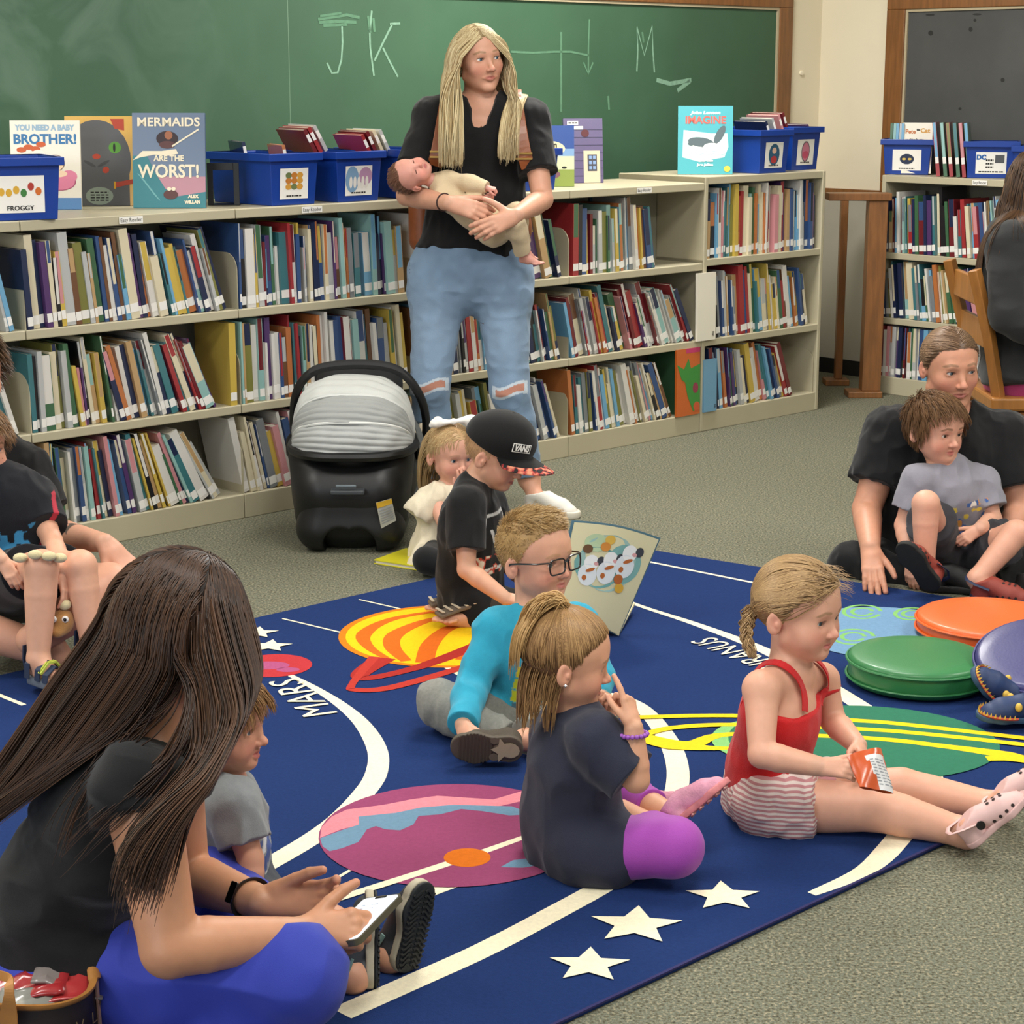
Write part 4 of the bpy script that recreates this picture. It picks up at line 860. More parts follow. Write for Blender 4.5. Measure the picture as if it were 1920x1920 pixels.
    def eyes(s, parent, iris='#4a6a80', look=(0, 1, 0)):
        d = s.dirw(*look)
        for q in (-1, 1):
            ec = s.w(q*s.ex, s.ey, s.ez); r = s.er*s.H*1.0; mb = []
            n, m = 20, 14; a = nrm(np.cross(d, s.R[2])); b = np.cross(a, d)
            th = np.concatenate([[0, .09, .17], np.linspace(.2, .5, 4), np.linspace(.58, math.pi, 9)])
            V = [ec+r*(math.cos(t)*d+math.sin(t)*(math.cos(p)*a+math.sin(p)*b))+(r*.03*d if t < .5 else 0) for t in th for p in np.linspace(0, 2*math.pi, n, endpoint=False)]
            F = []; mi = []
            for i in range(len(th)-1):
                for j in range(n):
                    F.append((i*n+j, i*n+(j+1) % n, (i+1)*n+(j+1) % n, (i+1)*n+j)); mi.append(2 if th[i+1] < .22 else 1 if th[i+1] < .52 else 0)
            link('eye', mesh_np('eye', V, np.array(F)[:, ::-1], True, mi=mi), parent, [mat('eye_white', '#e6e0da', .25), mat('iris_'+iris, iris, .2), mat('pupil', '#0a0808', .1)])
def hand_prims(wr, d, n, L, curl=(.5, .5, .5, .5), thumb=(.7, .5, .3), right=True, spread=.08, k=None, bend=None):
    """wrist, direction to the knuckles, normal of the back of the hand, hand length; returns prims"""
    d = nrm(d); n = np.asarray(n, float); n = nrm(n-d*np.dot(n, d))
    s = np.cross(d, n)*(-1 if right else 1)     # towards the thumb
    o = []; T = 'hand'
    o.append(cone(wr, wr+d*L*.16, L*.125, L*.15, L*.05, .72, n, tag=T))
    K = [wr+d*L*.475+s*L*.125, wr+d*L*.5+s*L*.04, wr+d*L*.48-s*L*.045, wr+d*L*.44-s*L*.12]
    for i, q in enumerate(K): o.append(cone(wr+d*L*.1+s*L*(.07-.045*i), q-n*L*.012, L*.085, L*.062, L*.06, .95, n, tag=T))
    o.append(cone(wr+d*L*.16+s*L*.09-n*L*.02, wr+d*L*.3+s*L*.1-n*L*.03, L*.085, L*.06, L*.05, tag=T))
    for i, (q, fl) in enumerate(zip(K, (.43, .47, .44, .35))):
        c = curl[i]; cs = c if hasattr(c, '__len__') else (c, c*1.15, c*.8)
        sp = (1.5-i)*spread; dd = nrm(d+s*sp); ax = s; p = q; ang = 0; r = L*(.055 if i < 3 else .047)
        for j, (f, a) in enumerate(zip((.46, .3, .24), cs)):
            ang += a; v = math.cos(ang)*dd-math.sin(ang)*n; e = p+v*L*fl*f
            o.append(cone(p, e, r*(1-.07*j), r*(1-.07*(j+1)), L*(.03 if j == 0 else .012), tag=T)); p = e
    t1, t2, t3 = thumb      # outward angle, down towards the palm, bend
    v = nrm(d*math.cos(t1)+s*math.sin(t1)-n*t2); p = wr+d*L*.13+s*L*.1-n*L*.02
    e = p+v*L*.24; o.append(cone(p, e, L*.085, L*.062, L*.04, tag=T))
    v2 = nrm(v+d*t3-n*t3*.3); e2 = e+v2*L*.16; o.append(cone(e, e2, L*.06, L*.055, L*.012, tag=T))
    v3 = nrm(v2+d*t3*.6-s*t3*.5); e3 = e2+v3*L*.13; o.append(cone(e2, e3, L*.055, L*.042, L*.01, tag=T))
    return o
def strands_mesh(paths, rad, cols=None, n=3, taper=.25):
    """paths (N,K,3) -> tube mesh arrays"""
    N, K, _ = paths.shape
    T = np.gradient(paths, axis=1); T /= np.linalg.norm(T, axis=2, keepdims=True)+1e-9
    ref = np.where(np.abs(T[:, 0, 2:3]) < .9, A3(0, 0, 1), A3(1, 0, 0)); u = np.cross(T[:, 0], ref); U = np.empty_like(T)
    for i in range(K):
        u = u-T[:, i]*(u*T[:, i]).sum(1, keepdims=True); u /= np.linalg.norm(u, axis=1, keepdims=True)+1e-9; U[:, i] = u
    Wv = np.cross(T, U)
    prof = np.interp(np.linspace(0, 1, K), [0, .1, .7, 1], [.8, 1, .9, taper]); rad = np.broadcast_to(rad, (N,))
    rr = rad[:, None]*prof
    ang = np.arange(n)*2*math.pi/n
    V = paths[:, :, None, :]+rr[:, :, None, None]*(np.cos(ang)[None, None, :, None]*U[:, :, None]+np.sin(ang)[None, None, :, None]*Wv[:, :, None])
    base = np.arange(N*K*n).reshape(N, K, n); a = base[:, :-1]; b = base[:, 1:]
    F = np.stack([a, np.roll(a, -1, 2), np.roll(b, -1, 2), b], -1).reshape(-1, 4)
    col = None if cols is None else np.repeat(cols, K*n, axis=0)
    return V.reshape(-1, 3), F, col
def flow(root, d0, steps, step, head, grav=.0, stiff=.8, noise=.1, off=1.02, coll=None, thr=.006, pull=None, seed=0, clump=0, ease=0, floor=None):
    """grow strands: root (N,3) world, d0 (N,3) world directions; kept outside the skull (and coll prims)"""
    rng = np.random.default_rng(seed); p = root.copy(); d = d0.copy(); out = [p.copy()]
    a = A3(.385, .45, .40) if head.child else A3(.345, .415, .38); c0 = A3(0, -.055, .1) if head.child else A3(0, -.06, .12)
    for i in range(steps):
        g = grav*min(1, (i+1)/max(ease, 1))
        d = d*stiff+A3(0, 0, -g)+rng.normal(0, noise, d.shape)*.3
        if pull is not None: d = d+pull(p)
        d /= np.linalg.norm(d, axis=1, keepdims=True)+1e-9
        p = p+(d*step if floor is None else d*step*(p[:, 2] > floor)[:, None])
        q = head.loc(p)-c0; e = np.sqrt(((q/a)**2).sum(1)); m = e < off
        if m.any():
            q[m] *= (off/e[m])[:, None]; pn = head.c+head.H*((q+c0)@head.R); d = np.where(m[:, None], (pn-out[-1]), d); d /= np.linalg.norm(d, axis=1, keepdims=True)+1e-9; p = np.where(m[:, None], pn, p)
        if coll is not None:
            for _ in range(2):
                D = field(coll, p, .03); m = np.nonzero(D < thr)[0]
                if not len(m): break
                e_ = .003; gr = np.stack([field(coll, p[m]+e_*ax, .05)-D[m] for ax in np.eye(3)], 1)/e_
                gr /= np.linalg.norm(gr, axis=1, keepdims=True)+1e-9; p[m] += gr*(thr-D[m])[:, None]
            d = p-out[-1]; d /= np.linalg.norm(d, axis=1, keepdims=True)+1e-9
        out.append(p.copy())
    Q = np.stack(out, 1)
    if floor is not None:   # even spacing along strands that stopped early
        ln = np.concatenate([np.zeros((len(Q), 1)), np.cumsum(np.linalg.norm(np.diff(Q, axis=1), axis=2), 1)], 1)+np.arange(Q.shape[1])*1e-7
        for i in range(len(Q)):
            t = np.linspace(0, ln[i, -1], Q.shape[1])
            for k in range(3): Q[i, :, k] = np.interp(t, ln[i], Q[i, :, k])
    if clump:
        N = len(Q); k = max(N//14, 1); g = rng.choice(N, k, replace=False)
        idx = g[np.argmin(((root[:, None]-root[g][None])**2).sum(-1), 1)]
        w = (np.linspace(0, 1, Q.shape[1])**1.2)[None, :, None]*clump; Q = Q*(1-w)+Q[idx]*w
    return Q
def scalp(head, n, ok, seed=0, off=1.0):
    """n random roots on the scalp where ok(dirs) holds; returns (world points, local unit normals)"""
    rng = np.random.default_rng(seed); a = A3(.385, .45, .40) if head.child else A3(.345, .415, .38); c0 = A3(0, -.055, .1) if head.child else A3(0, -.06, .12)
    v = rng.normal(size=(n*6, 3)); v /= np.linalg.norm(v, axis=1, keepdims=True); q = v*a+c0; v = v[ok(q)][:n]; q = v*a*off+c0
    return head.c+head.H*(q@head.R), v@head.R, q
def hair_cols(n, base, light, seed=0, amt=.6):
    rng = np.random.default_rng(seed); t = np.clip(rng.beta(1.3, 2.2, n)*amt*1.6, 0, 1)[:, None]
    return l3(base)*(1-t)+l3(light)*t
def hairline(child=True, front=.27, side=.0, nape=-.22):
    """mask of the hairy part of the scalp in head-local coordinates: above a line from the forehead over the ear to the nape"""
    def ok(q):
        y, z, ax = q[:, 1], q[:, 2], np.abs(q[:, 0])
        lim = np.interp(y, [-.5, -.15, -.02, .1, .2, .34, .5], [nape, nape+.04, side-.1, side+.06, front-.08, front, front+.04])
        return z > lim+.035*vnoise(q*11, 3)
    return ok
def cap_mesh(head, ok, off, name='hair', res=64):
    """thin shell of under-hair on the skull"""
    a = A3(.385, .45, .40) if head.child else A3(.345, .415, .38); c0 = A3(0, -.055, .1) if head.child else A3(0, -.06, .12)
    th = np.linspace(.001, math.pi-.001, res); ph = np.linspace(0, 2*math.pi, res*2, endpoint=False)
    v = np.stack([np.sin(th)[:, None]*np.cos(ph), np.sin(th)[:, None]*np.sin(ph), np.cos(th)[:, None]*np.ones_like(ph)], -1).reshape(-1, 3)
    good = ok(v*a+c0); q = v*a*off+c0; V = head.c+head.H*(q@head.R); id_ = np.arange(len(v)).reshape(res, res*2)
    F = np.stack([id_[:-1], id_[1:], np.roll(id_[1:], -1, 1), np.roll(id_[:-1], -1, 1)], -1).reshape(-1, 4); F = F[good[F].all(1)]
    u = np.unique(F); mp = np.full(len(v), -1); mp[u] = np.arange(len(u)); return V[u], mp[F]
def build_hair(head, parent, parts, cap=None, name='hair', rough=.42):
    """parts: list of (paths, radius, colours); cap: (V, F, colour hex)"""
    Vs, Fs, Cs = [], [], []; b = 0
    if cap is not None: Vs.append(cap[0]); Fs.append(cap[1]); Cs.append(np.tile(l3(cap[2]), (len(cap[0]), 1))); b = len(cap[0])
    for pth, r, cl in parts:
        V, F, c = strands_mesh(pth, r, cl); Vs.append(V); Fs.append(F+b); Cs.append(c); b += len(V)
    return link(name, mesh_np(name, np.concatenate(Vs), np.concatenate(Fs), True, np.concatenate(Cs)), parent, mat('hair_strands', rough=rough, attr='Col', spec=.35))
def foot_in(an, heel, toe, up, L, r=.028):
    y = nrm(toe); z = np.asarray(up, float); z = nrm(z-y*np.dot(z, y)); a = np.asarray(heel)+y*L*.2+z*L*.2
    return [cone(an, a, r, L*.115, .02, tag='foot'), cone(a, a+y*L*.35-z*L*.09, L*.11, L*.09, .02, tag='foot')]
class Person:
    AD = dict(ua=.043, el=.034, fa=.037, wr=.024, th=.082, kn=.054, ca=.052, an=.033, pel=.165, wai=.135, che=.15, sh=.055, nk=.052, fl=.68)
    CH = dict(ua=.030, el=.024, fa=.026, wr=.018, th=.054, kn=.038, ca=.036, an=.025, pel=.098, wai=.09, che=.095, sh=.034, nk=.036, fl=.74)
    def __init__(s, label, J, head, child=True, skin='#d8a184', sc=1.0, r=None, hb=None, hh=None, front=None, pfront=None, **colkw):
        s.J = {k: np.asarray(v, float) for k, v in J.items()}; s.head = head; s.child = child; s.skin = skin; s.colkw = colkw
        s.r = {k: (v*sc if k != 'fl' else v) for k, v in (s.CH if child else s.AD).items()}
        if r: s.r.update(r)
        s.hands = []; s.root = empty('person', np.append(s.J['pel'][:2], 0), label, 'person'); s.root.location = (0, 0, 0)
        s.hb = hb or (.0032 if child else .0036); s.hh = hh or (.0018 if child else .0022)
        J = s.J; s.left = nrm(J['shL']-J['shR']); s.up = nrm(J['nek']-J['wai']); s.front = nrm(np.cross(s.left, s.up)) if front is None else nrm(front)
        hl = nrm(J['hiL']-J['hiR']); s.pfront = nrm(np.cross(hl, nrm(J['wai']-J['pel']))) if pfront is None else nrm(pfront)
        s.bp = s.body_prims()
    def body_prims(s, g=0.0, legs=True):
        J, r = s.J, s.r; k = .4*r['th']; o = []
        o.append(cone(J['pel'], J['wai'], r['pel'], r['wai'], 0, r['fl']+.06, s.pfront, tag='torso'))
        o.append(cone(J['wai'], J['che'], r['wai'], r['che'], k, r['fl'], s.front, tag='torso'))
        o.append(cone(J['che'], lerp(J['che'], J['nek'], .75), r['che']*.92, r['che']*.55, k, r['fl']*.9, s.front, tag='torso'))
        mid = (J['shL']+J['shR'])/2
        for q in 'RL':
            o.append(cone(lerp(J['nek'], mid, .3), J['sh'+q], r['sh']*.9, r['sh'], k, tag='torso'))
            o.append(cone(J['hi'+q], lerp(J['hi'+q], J['kn'+q], .15), r['th']*1.08, r['th']*1.04, k, tag='hip'+q))
        if s.head: o.append(cone(lerp(J['nek'], mid, .2), s.head.w(0, -.1, -.22), r['nk']*1.12, r['nk'], r['nk']*.5, tag='neck'))
        for q in 'RL':
            if 'el'+q in J:
                o.append(cone(J['sh'+q], J['el'+q], r['ua']*1.08, r['el'], k*.6, tag='ua'+q))
                m = lerp(J['el'+q], J['wr'+q], .28)
                o.append(cone(J['el'+q], m, r['el'], r['fa'], .008, tag='fa'+q)); o.append(cone(m, J['wr'+q], r['fa'], r['wr'], .002, tag='fa'+q))
            if 'kn'+q in J:
                o.append(cone(J['hi'+q], J['kn'+q], r['th'], r['kn'], k*.5, tag='th'+q))
                o.append(cone(J['kn'+q], lerp(J['kn'+q], J['an'+q], .3), r['kn'], r['ca'], .008, tag='ca'+q)); o.append(cone(lerp(J['kn'+q], J['an'+q], .3), J['an'+q], r['ca'], r['an'], .002, tag='ca'+q))
        return o
    def hand(s, q, d, n, L=None, **kw):
        L = L or (.105 if s.child else .175)
        s.hands.append((q, hand_prims(s.J['wr'+q], d, n, L, right=(q == 'R'), **kw)))
    def finish(s, extra=(), feet=(), name='body', tint=None):
        """the one continuous body mesh"""
        Vs, Fs, b = [], [], 0; hd = s.head
        body = s.bp+list(extra)
        cutp, cutn = (hd.w(0, -.1, -.42), nrm(hd.R[2]+.55*hd.R[1])) if hd else (None, None)
        def low(X, D): return np.maximum(D, np.minimum((X-cutp)@cutn, .85*hd.H-np.linalg.norm(X-cutp, axis=-1)))
        for f in feet: body = body+f
        V, F = sdf_mesh(body, s.hb, post=low if hd else None); Vs.append(V); Fs.append(F); b = len(V)
        if hd:
            hp = hd.prims(); nk = [p for p in s.bp if p.tag in ('neck', 'torso')]
            for p in nk: p.k = max(p.k, .001)
            pr = nk[::-1][:1]+nk[:-1]+hp if False else [*nk, *[(_setk(p, hd.H*.05) if i == 0 else p) for i, p in enumerate(hp)]]
            def top(X, D): return np.maximum(D, (cutp-X)@cutn-.006)
            V, F = sdf_mesh(pr, s.hh, post=top); Vs.append(V); Fs.append(F+b); b += len(V)
        for q, hp in s.hands:
            J = s.J; r = s.r
            pr = [cone(lerp(J['wr'+q], J['el'+q], .16), J['wr'+q], r['wr']*1.06, r['wr'], 0, tag='hand')]+hp
            V, F = sdf_mesh(pr, .0019 if s.child else .0024); Vs.append(V); Fs.append(F+b); b += len(V)
        V = np.concatenate(Vs); F = np.concatenate(Fs)
        col = hd.colour(V, s.skin, **s.colkw) if hd else np.tile(l3(s.skin), (len(V), 1))
        for q, hp in s.hands:   # rosier fingertips and knuckles
            tips = np.array([p.b for p in hp[-15:]]); d = np.min(((V[:, None]-tips[None, 2::3])**2).sum(-1), 1) if len(V) < 4e5 else np.full(len(V), 9.)
            m = (.3*np.exp(-d/.012**2))[:, None]; col = col*(1-m)+l3('#cf8070')*m
        if tint: col = tint(V, col)
        s.mesh = link(name, mesh_np(name, V, F, True, col), s.root, mat('skin', rough=.48, attr='Col', sss=.12, var=.03, vscale=60, spec=.4))
        return s.mesh
    # ---- clothing
    def sel(s, *tags): return [p for p in s.bp if p.tag in tags]
    def garment(s, name, prims, grow, m, h=None, fold=0.0, ff=(22, 22, 14), seed=1, cut=(), sub=(), colour=None, post2=None, parent=None):
        pr = list(prims)+list(sub)
        def post(X, D):
            if fold:
                n1 = vnoise(X*np.array(ff)+7, seed); n2 = vnoise(X*np.array(ff)*2.3+3, seed+5)
                D = D+fold*(np.abs(n1)*1.6-.55+.35*n2)
            for cp, cn in cut: D = np.maximum(D, (X-cp)@cn)
            if post2 is not None: D = post2(X, D)
            return D
        V, F = sdf_mesh(pr, h or s.hb, grow, post, slack=.004+fold*1.5)
        col = colour(V) if colour else None
        return link(name, mesh_np(name, V, F, True, col), parent or s.root, m)
    def sleeve(s, q, t, g0, g1, lower=None, flare=0):
        """sleeve prims along the arm; t<1 ends on the upper arm, else reaches to fraction lower of the forearm"""
        J, r = s.J, s.r; a, e = J['sh'+q], J['el'+q]
        if t < 1:
            c = lerp(a, e, t); n = nrm(e-a); rr = r['ua']*1.08*(1-t)+r['el']*t
            return [cone(a, c+n*.05, r['ua']*1.08+g0, rr+g1, .02, tag='sl', clip=[(c, n)])]
        o = [cone(a, e, r['ua']*1.08+g0, r['el']+g1, .02, tag='sl')]; w = J['wr'+q]; m = lerp(e, w, .28); c = lerp(e, w, lower); n = nrm(w-e)
        o.append(cone(e, m, r['el']+g1, r['fa']+g1, .014, tag='sl')); o.append(cone(m, c+n*.03, r['fa']+g1, lerp(r['fa'], r['wr'], (lower-.28)/.72)+g1, .014, tag='sl', clip=[(c, n)])); return o
    def shirt(s, name, m, grow=.009, t=(.55, .55), low=None, hem=None, hemn=None, neck=None, nr=1.35, flare=.0, hips=True, sg=(.006, .014), vneck=0, **kw):
        J, r = s.J, s.r; hem = s.J['pel'] if hem is None else hem; hn = nrm(s.J['pel']-s.J['wai']) if hemn is None else nrm(hemn)
        pr = []
        for p in s.sel('torso'):
            q = cone(p.a, p.b, p.ra, p.rb, max(p.k, .02), p.fl, p.fr, clip=[(hem, hn)]); pr.append(q)
        if hips:
            for q in 'RL': pr.append(cone(J['hi'+q], lerp(J['hi'+q], J['kn'+q], .15), r['th']*1.08+flare, r['th']*1.04+flare, .4*r['th'], clip=[(hem, hn)]))
        for i, q in enumerate('RL'):
            if 'el'+q in J and t[i] > 0: pr += s.sleeve(q, t[i], sg[0]-grow*.3, sg[1]-grow*.6, None if low is None else low[i])
        sub = []
        if s.head is not None:
            mid = (J['shL']+J['shR'])/2; b = lerp(J['nek'], mid, .2) if neck is None else neck; tpt = s.head.w(0, -.1, -.3)
            sub.append(cone(b+(tpt-b)*.12-s.front*.0, tpt+(tpt-b), r['nk']*nr, r['nk']*nr*1.5, .004, sub=True))
            if vneck: sub.append(cone(b+s.front*r['che']*.5-s.up*vneck, b+s.front*r['che']*.6+s.up*.05, .008, r['nk']*1.55, .006, sub=True))
        return s.garment(name, pr, grow, m, sub=sub, **kw)
    def trousers(s, name, m, grow=.008, end=(.85, .85), waist=None, gk=(.0, .0), **kw):
        J, r = s.J, s.r; pr = []; wp = lerp(J['pel'], J['wai'], .6) if waist is None else waist; wn = nrm(J['wai']-J['pel'])
        K = .4*r['th']; pr.append(cone(J['pel'], J['wai'], r['pel'], r['wai'], 0, r['fl']+.06, s.pfront, clip=[(wp, wn)])); pr.append(cone(J['wai'], J['che'], r['wai'], r['che'], K, r['fl'], s.front, clip=[(wp, wn)]))
        for i, q in enumerate('RL'):
            pr.append(cone(J['hi'+q], lerp(J['hi'+q], J['kn'+q], .15), r['th']*1.08, r['th']*1.04, K))
            e = end[i]; h, kn, an = J['hi'+q], J['kn'+q], J['an'+q]
            if e <= 1 and e > 0 and e < .5:     # shorts: ends on the thigh at fraction 2e
                t = e*2; c = lerp(h, kn, t); n = nrm(kn-h); rr = r['th']*(1-t)+r['kn']*t
                pr.append(cone(h, c+n*.04, r['th'], rr+gk[i], .03, clip=[(c, n)]))
            elif e >= .5:
                t = (e-.5)*2; c = lerp(kn, an, t); n = nrm(an-kn)
                pr.append(cone(h, kn, r['th'], r['kn'], K*.85)); m3 = lerp(kn, an, .3)
                pr.append(cone(kn, m3, r['kn'], r['ca']+gk[i]*.4, .02)); rr = lerp(r['ca'], r['an'], max((t-.3)/.7, 0))
                pr.append(cone(m3, c+n*.03, r['ca']+gk[i]*.4, rr+gk[i], .02, clip=[(c, n)]))
        return s.garment(name, pr, grow, m, **kw)
def _setk(p, k): p.k = k; return p
# ---------------------------------------------------------------- people: shared pieces
def cloth(name, h='#808080', attr=None, rough=.85, bump=.35, bs=700, **k): return mat('cloth_'+name, h, rough, bump=bump, bscale=bs, attr=attr, spec=.25, sheen=.15, **k)
M_cv = cloth('printed_jersey', attr='Col', var=.03, vscale=30)
def foot_prims(an, toe, up, L, r=.025, flat=False):
    """bare foot: ankle, toe direction, up of the foot"""
    d = nrm(toe); u = np.asarray(up, float); u = nrm(u-d*np.dot(u, d)); s = np.cross(d, u); h = an-u*L*.22-d*L*.05
    o = [cone(an, h+d*.02, r, L*.15, L*.08, tag='foot'), cone(h, h+d*L*.62-u*L*.02, L*.15, L*.115, L*.06, .8, u, tag='foot'), cone(an, h+d*L*.5, r*.9, L*.12, L*.08, tag='foot')]
    for i in range(5):
        x = (i-2)*L*.075; l = (.24, .23, .2, .17, .13)[i] if True else 0; rr = L*(.062 if i == 0 else .045)
        b = h+d*L*(.6-.02*i)+s*x-u*L*.05; o.append(cone(b, b+d*L*l, rr, rr*.85, L*.03, tag='foot'))
    return o
def shoe(P_, heel, toe, up, L, style, cols, W=.38, name='shoe', holes=False):
    """heel = point under the heel on the sole; toe, up directions; parts: upper, sole ..."""
    y = nrm(toe); z = np.asarray(up, float); z = nrm(z-y*np.dot(z, y)); x = np.cross(y, z)
    q = lambda a, b, c: heel+x*a*L+y*b*L+z*c*L
    t = .085 if style != 'slip' else .1; hw = W/2
    cl = [(q(0, 0, t), z), (q(0, 0, 0), -z)]
    so = [cone(q(0, hw*.86, .05), q(.0, .45, .05), hw*.84*L, hw*.74*L, .0, clip=cl), cone(q(0, .45, .05), q(.015, .7, .05), hw*.74*L, hw*1.0*L, .002, clip=cl), cone(q(.015, .7, .05), q(.01, .84, .05), hw*1.0*L, hw*.84*L, .002, clip=cl)]
    up_m, so_m = cols[0], cols[1]
    V, F = sdf_mesh(so, max(L/75, .0018)); sh = None
    topz = .34 if style in ('sneaker', 'clog') else .3
    if style == 'sandal': u = [cone(q(-hw*.9, .55, .16), q(hw*.9, .55, .16), .03*L, .03*L, 0)]
    else:
        c2 = [(q(0, 0, t*.7), -z), (q(0, .28, topz), nrm(z-.25*y))]
        u = [cone(q(.012, .8, .05), q(.012, .66, .1), hw*.8*L, hw*.92*L, 0, .95, z, clip=c2), cone(q(.012, .66, .1), q(0, .4, .2), hw*.9*L, hw*.72*L, .03*L, clip=c2), cone(q(0, .4, .2), q(0, .22, .26), hw*.74*L, hw*.78*L, .03*L, clip=c2), cone(q(0, hw*.9, .05), q(0, hw*.9, .4), hw*.82*L, hw*.74*L, .03*L, clip=c2)]
        an = cone(q(0, .22, .2), q(0, .2, .5), hw*.55*L, hw*.62*L, .01*L, sub=True)
        if style == 'slip': u.append(an)
    Vu, Fu = sdf_mesh(u, max(L/75, .0018))
    up_o = link(name, mesh_np(name, Vu, Fu), P_.root, up_m)
    so_o = link('sole', mesh_np('sole', V, F), up_o, so_m)
    b = MB(); M2 = cols[2] if len(cols) > 2 else so_m
    def dot(a, bb, c, r, n): 
        n = nrm(x*n[0]+y*n[1]+z*n[2]); a1 = nrm(np.cross(n, y)); b.poly(ellipse(q(a, bb, c), a1, np.cross(n, a1), r*L, r*L, 10), 0, .002, n)
    if style == 'clog':
        b2 = MB()
        b2.tube([q(-hw*.88, .36, .22), q(-hw*.98, .14, .3), q(-hw*.6, -.02, .34), q(0, -.05, .35), q(hw*.6, -.02, .34), q(hw*.98, .14, .3), q(hw*.88, .36, .22)], .03*L, 8, flat=(1, .35)); b2.build('heel_strap', cols[3] if len(cols) > 3 else up_m, up_o, smooth=True)
        X = []
        for i in range(3 if holes else 0):
            for j in range(3): X.append(q((i-1)*.09, .56+.09*j, .4))
        for sgn in (-1, 1) if holes else ():
            for k in range(4): X.append(q(sgn*.3, .48+.1*k, .14))
        X = np.array(X); 
        for p in X:
            tgt = q(.0, np.dot(p-heel, y)/L, .08); dirn = nrm(tgt-p); pp = p.copy()
            for _ in range(30):
                D = field(u, pp[None], .3)[0]
                if D < .0006 or D > .9: break
                pp = pp+dirn*min(D, .01)
            e_ = .002; g_ = nrm([field(u, (pp+e_*a)[None], .1)[0]-field(u, (pp-e_*a)[None], .1)[0] for a in np.eye(3)]); a1 = nrm(np.cross(g_, y)); b = MB(); b.poly(ellipse(pp+g_*.0004, a1, np.cross(g_, a1), .024*L, .024*L, 10), 0); b.build('vent_hole', mat('vent_dark', '#2a1c1a', .8), up_o)
    return up_o
def tread(parent, heel, toe, up, L, n, m, W=.36):
    """raised pattern under a sole"""
    y = nrm(toe); z = np.asarray(up, float); z = nrm(z-y*np.dot(z, y)); x = np.cross(y, z); b = MB()
    for i in range(n):
        t = .1+.8*i/(n-1); w = W*.5*(.75+.25*math.sin(t*3.0))*L
        for s in (-1, 1): b.strip([heel+y*t*L+x*s*w*k*.82+y*L*.03*math.sin(k*6)-z*.0004 for k in np.linspace(.08, 1, 7)], .022*L, -z, .0030)
    b.build('tread', m, parent)
def cut_hair(P_, base, light, n=2600, steps=6, step=.008, front=.3, side=0.0, nape=-.22, seed=1, comb=(-.2, .9, .1), lift=1.03, r=.0011, capoff=1.025, grav=.15, noise=.25, extra=None, stubble=None, rough=.45, flat=0):
    """short hair lying along the comb direction (head-local); fades into stubble on the sides"""
    h = P_.head; ok = hairline(h.child, front, side, nape)
    pts, nn, q = scalp(h, n, ok, seed, 1.0); d0 = np.tile(h.dirw(*comb), (len(pts), 1))+nn*.55; d0 += RNG.normal(0, noise, d0.shape)
    if stubble is not None:
        k = np.clip((q[:, 2]-stubble)/.18, .12, 1)
    else: k = np.ones(len(pts))
    pa = flow(pts, d0, steps, (step*k)[:, None], h, grav, .8, noise*.4, lift, seed=seed, clump=.35)
    V, F = cap_mesh(h, ok, capoff)
    return build_hair(h, P_.root, [(pa, r, hair_cols(len(pa), base, light, seed))], (V, F, base), rough=rough)
def fingerR(d, n): return nrm(d), nrm(n)

# ================================================================ standing woman with the baby
D = 6.72
A_ = Person('blonde woman in black shirt and ripped jeans standing by the bookcase, cradling a baby', dict(
    pel=P(880, 497, D), wai=P(892, 395, D+.02), che=P(899, 283, D+.04), nek=P(903, 196, D+.06),
    shR=P(812, 219, D+.03), elR=P(763, 366, D-.10), wrR=P(842, 381, D-.31), shL=P(994, 224, D+.03), elL=P(1017, 374, D-.09), wrL=P(968, 404, D-.31),
    hiR=P(825, 512, D), knR=P(806, 724, D-.09), anR=P(816, 898, D), hiL=P(940, 512, D), knL=P(956, 730, D-.08), anL=P(992, 896, D)),
    Head(P(899, 108, D+.02), (.44, -.89, -.06), (-.13, 0, 1), .222, child=False, open_=.8), child=False, skin='#cf9a80',
    r=dict(th=.096, kn=.06, ca=.058, an=.04, pel=.168, wai=.148, che=.146, ua=.042, el=.036, fa=.038, wr=.025, sh=.055, nk=.05), lips='#ad5f58', bl=.45, brow='#8f6f4e')
A_.hand('R', nrm(P(930, 405, D-.33)-P(842, 381, D-.31)), (.15, -.9, .35), .178, curl=(.35, .4, .4, .5), thumb=(.5, .1, .3), spread=.1)
A_.hand('L', nrm(P(908, 430, D-.36)-P(968, 404, D-.31)), (-.1, -.95, .1), .178, curl=(.3, .35, .4, .4), thumb=(1.1, .1, .2), spread=.09)
hR_, tR_ = G(985, 958)+A3(0, .02, 0), nrm(G(1090, 972)-G(985, 955)); hL_, tL_ = G(822, 952), A3(-.1, -1, 0)
A_.finish(feet=[foot_in(A_.J['anL'], hR_, tR_, UP, .235, .036), foot_in(A_.J['anR'], hL_, tL_, UP, .235, .036)]); A_.head.eyes(A_.root, '#5d7484', look=(-.25, 1, -.05))
blk = cloth('black_knit', '#131315', var=.05); A_.shirt('black_shirt', blk, .013, (.6, .62), hem=P(880, 462, D), sg=(.012, .022), fold=.005, vneck=.135, nr=1.5)
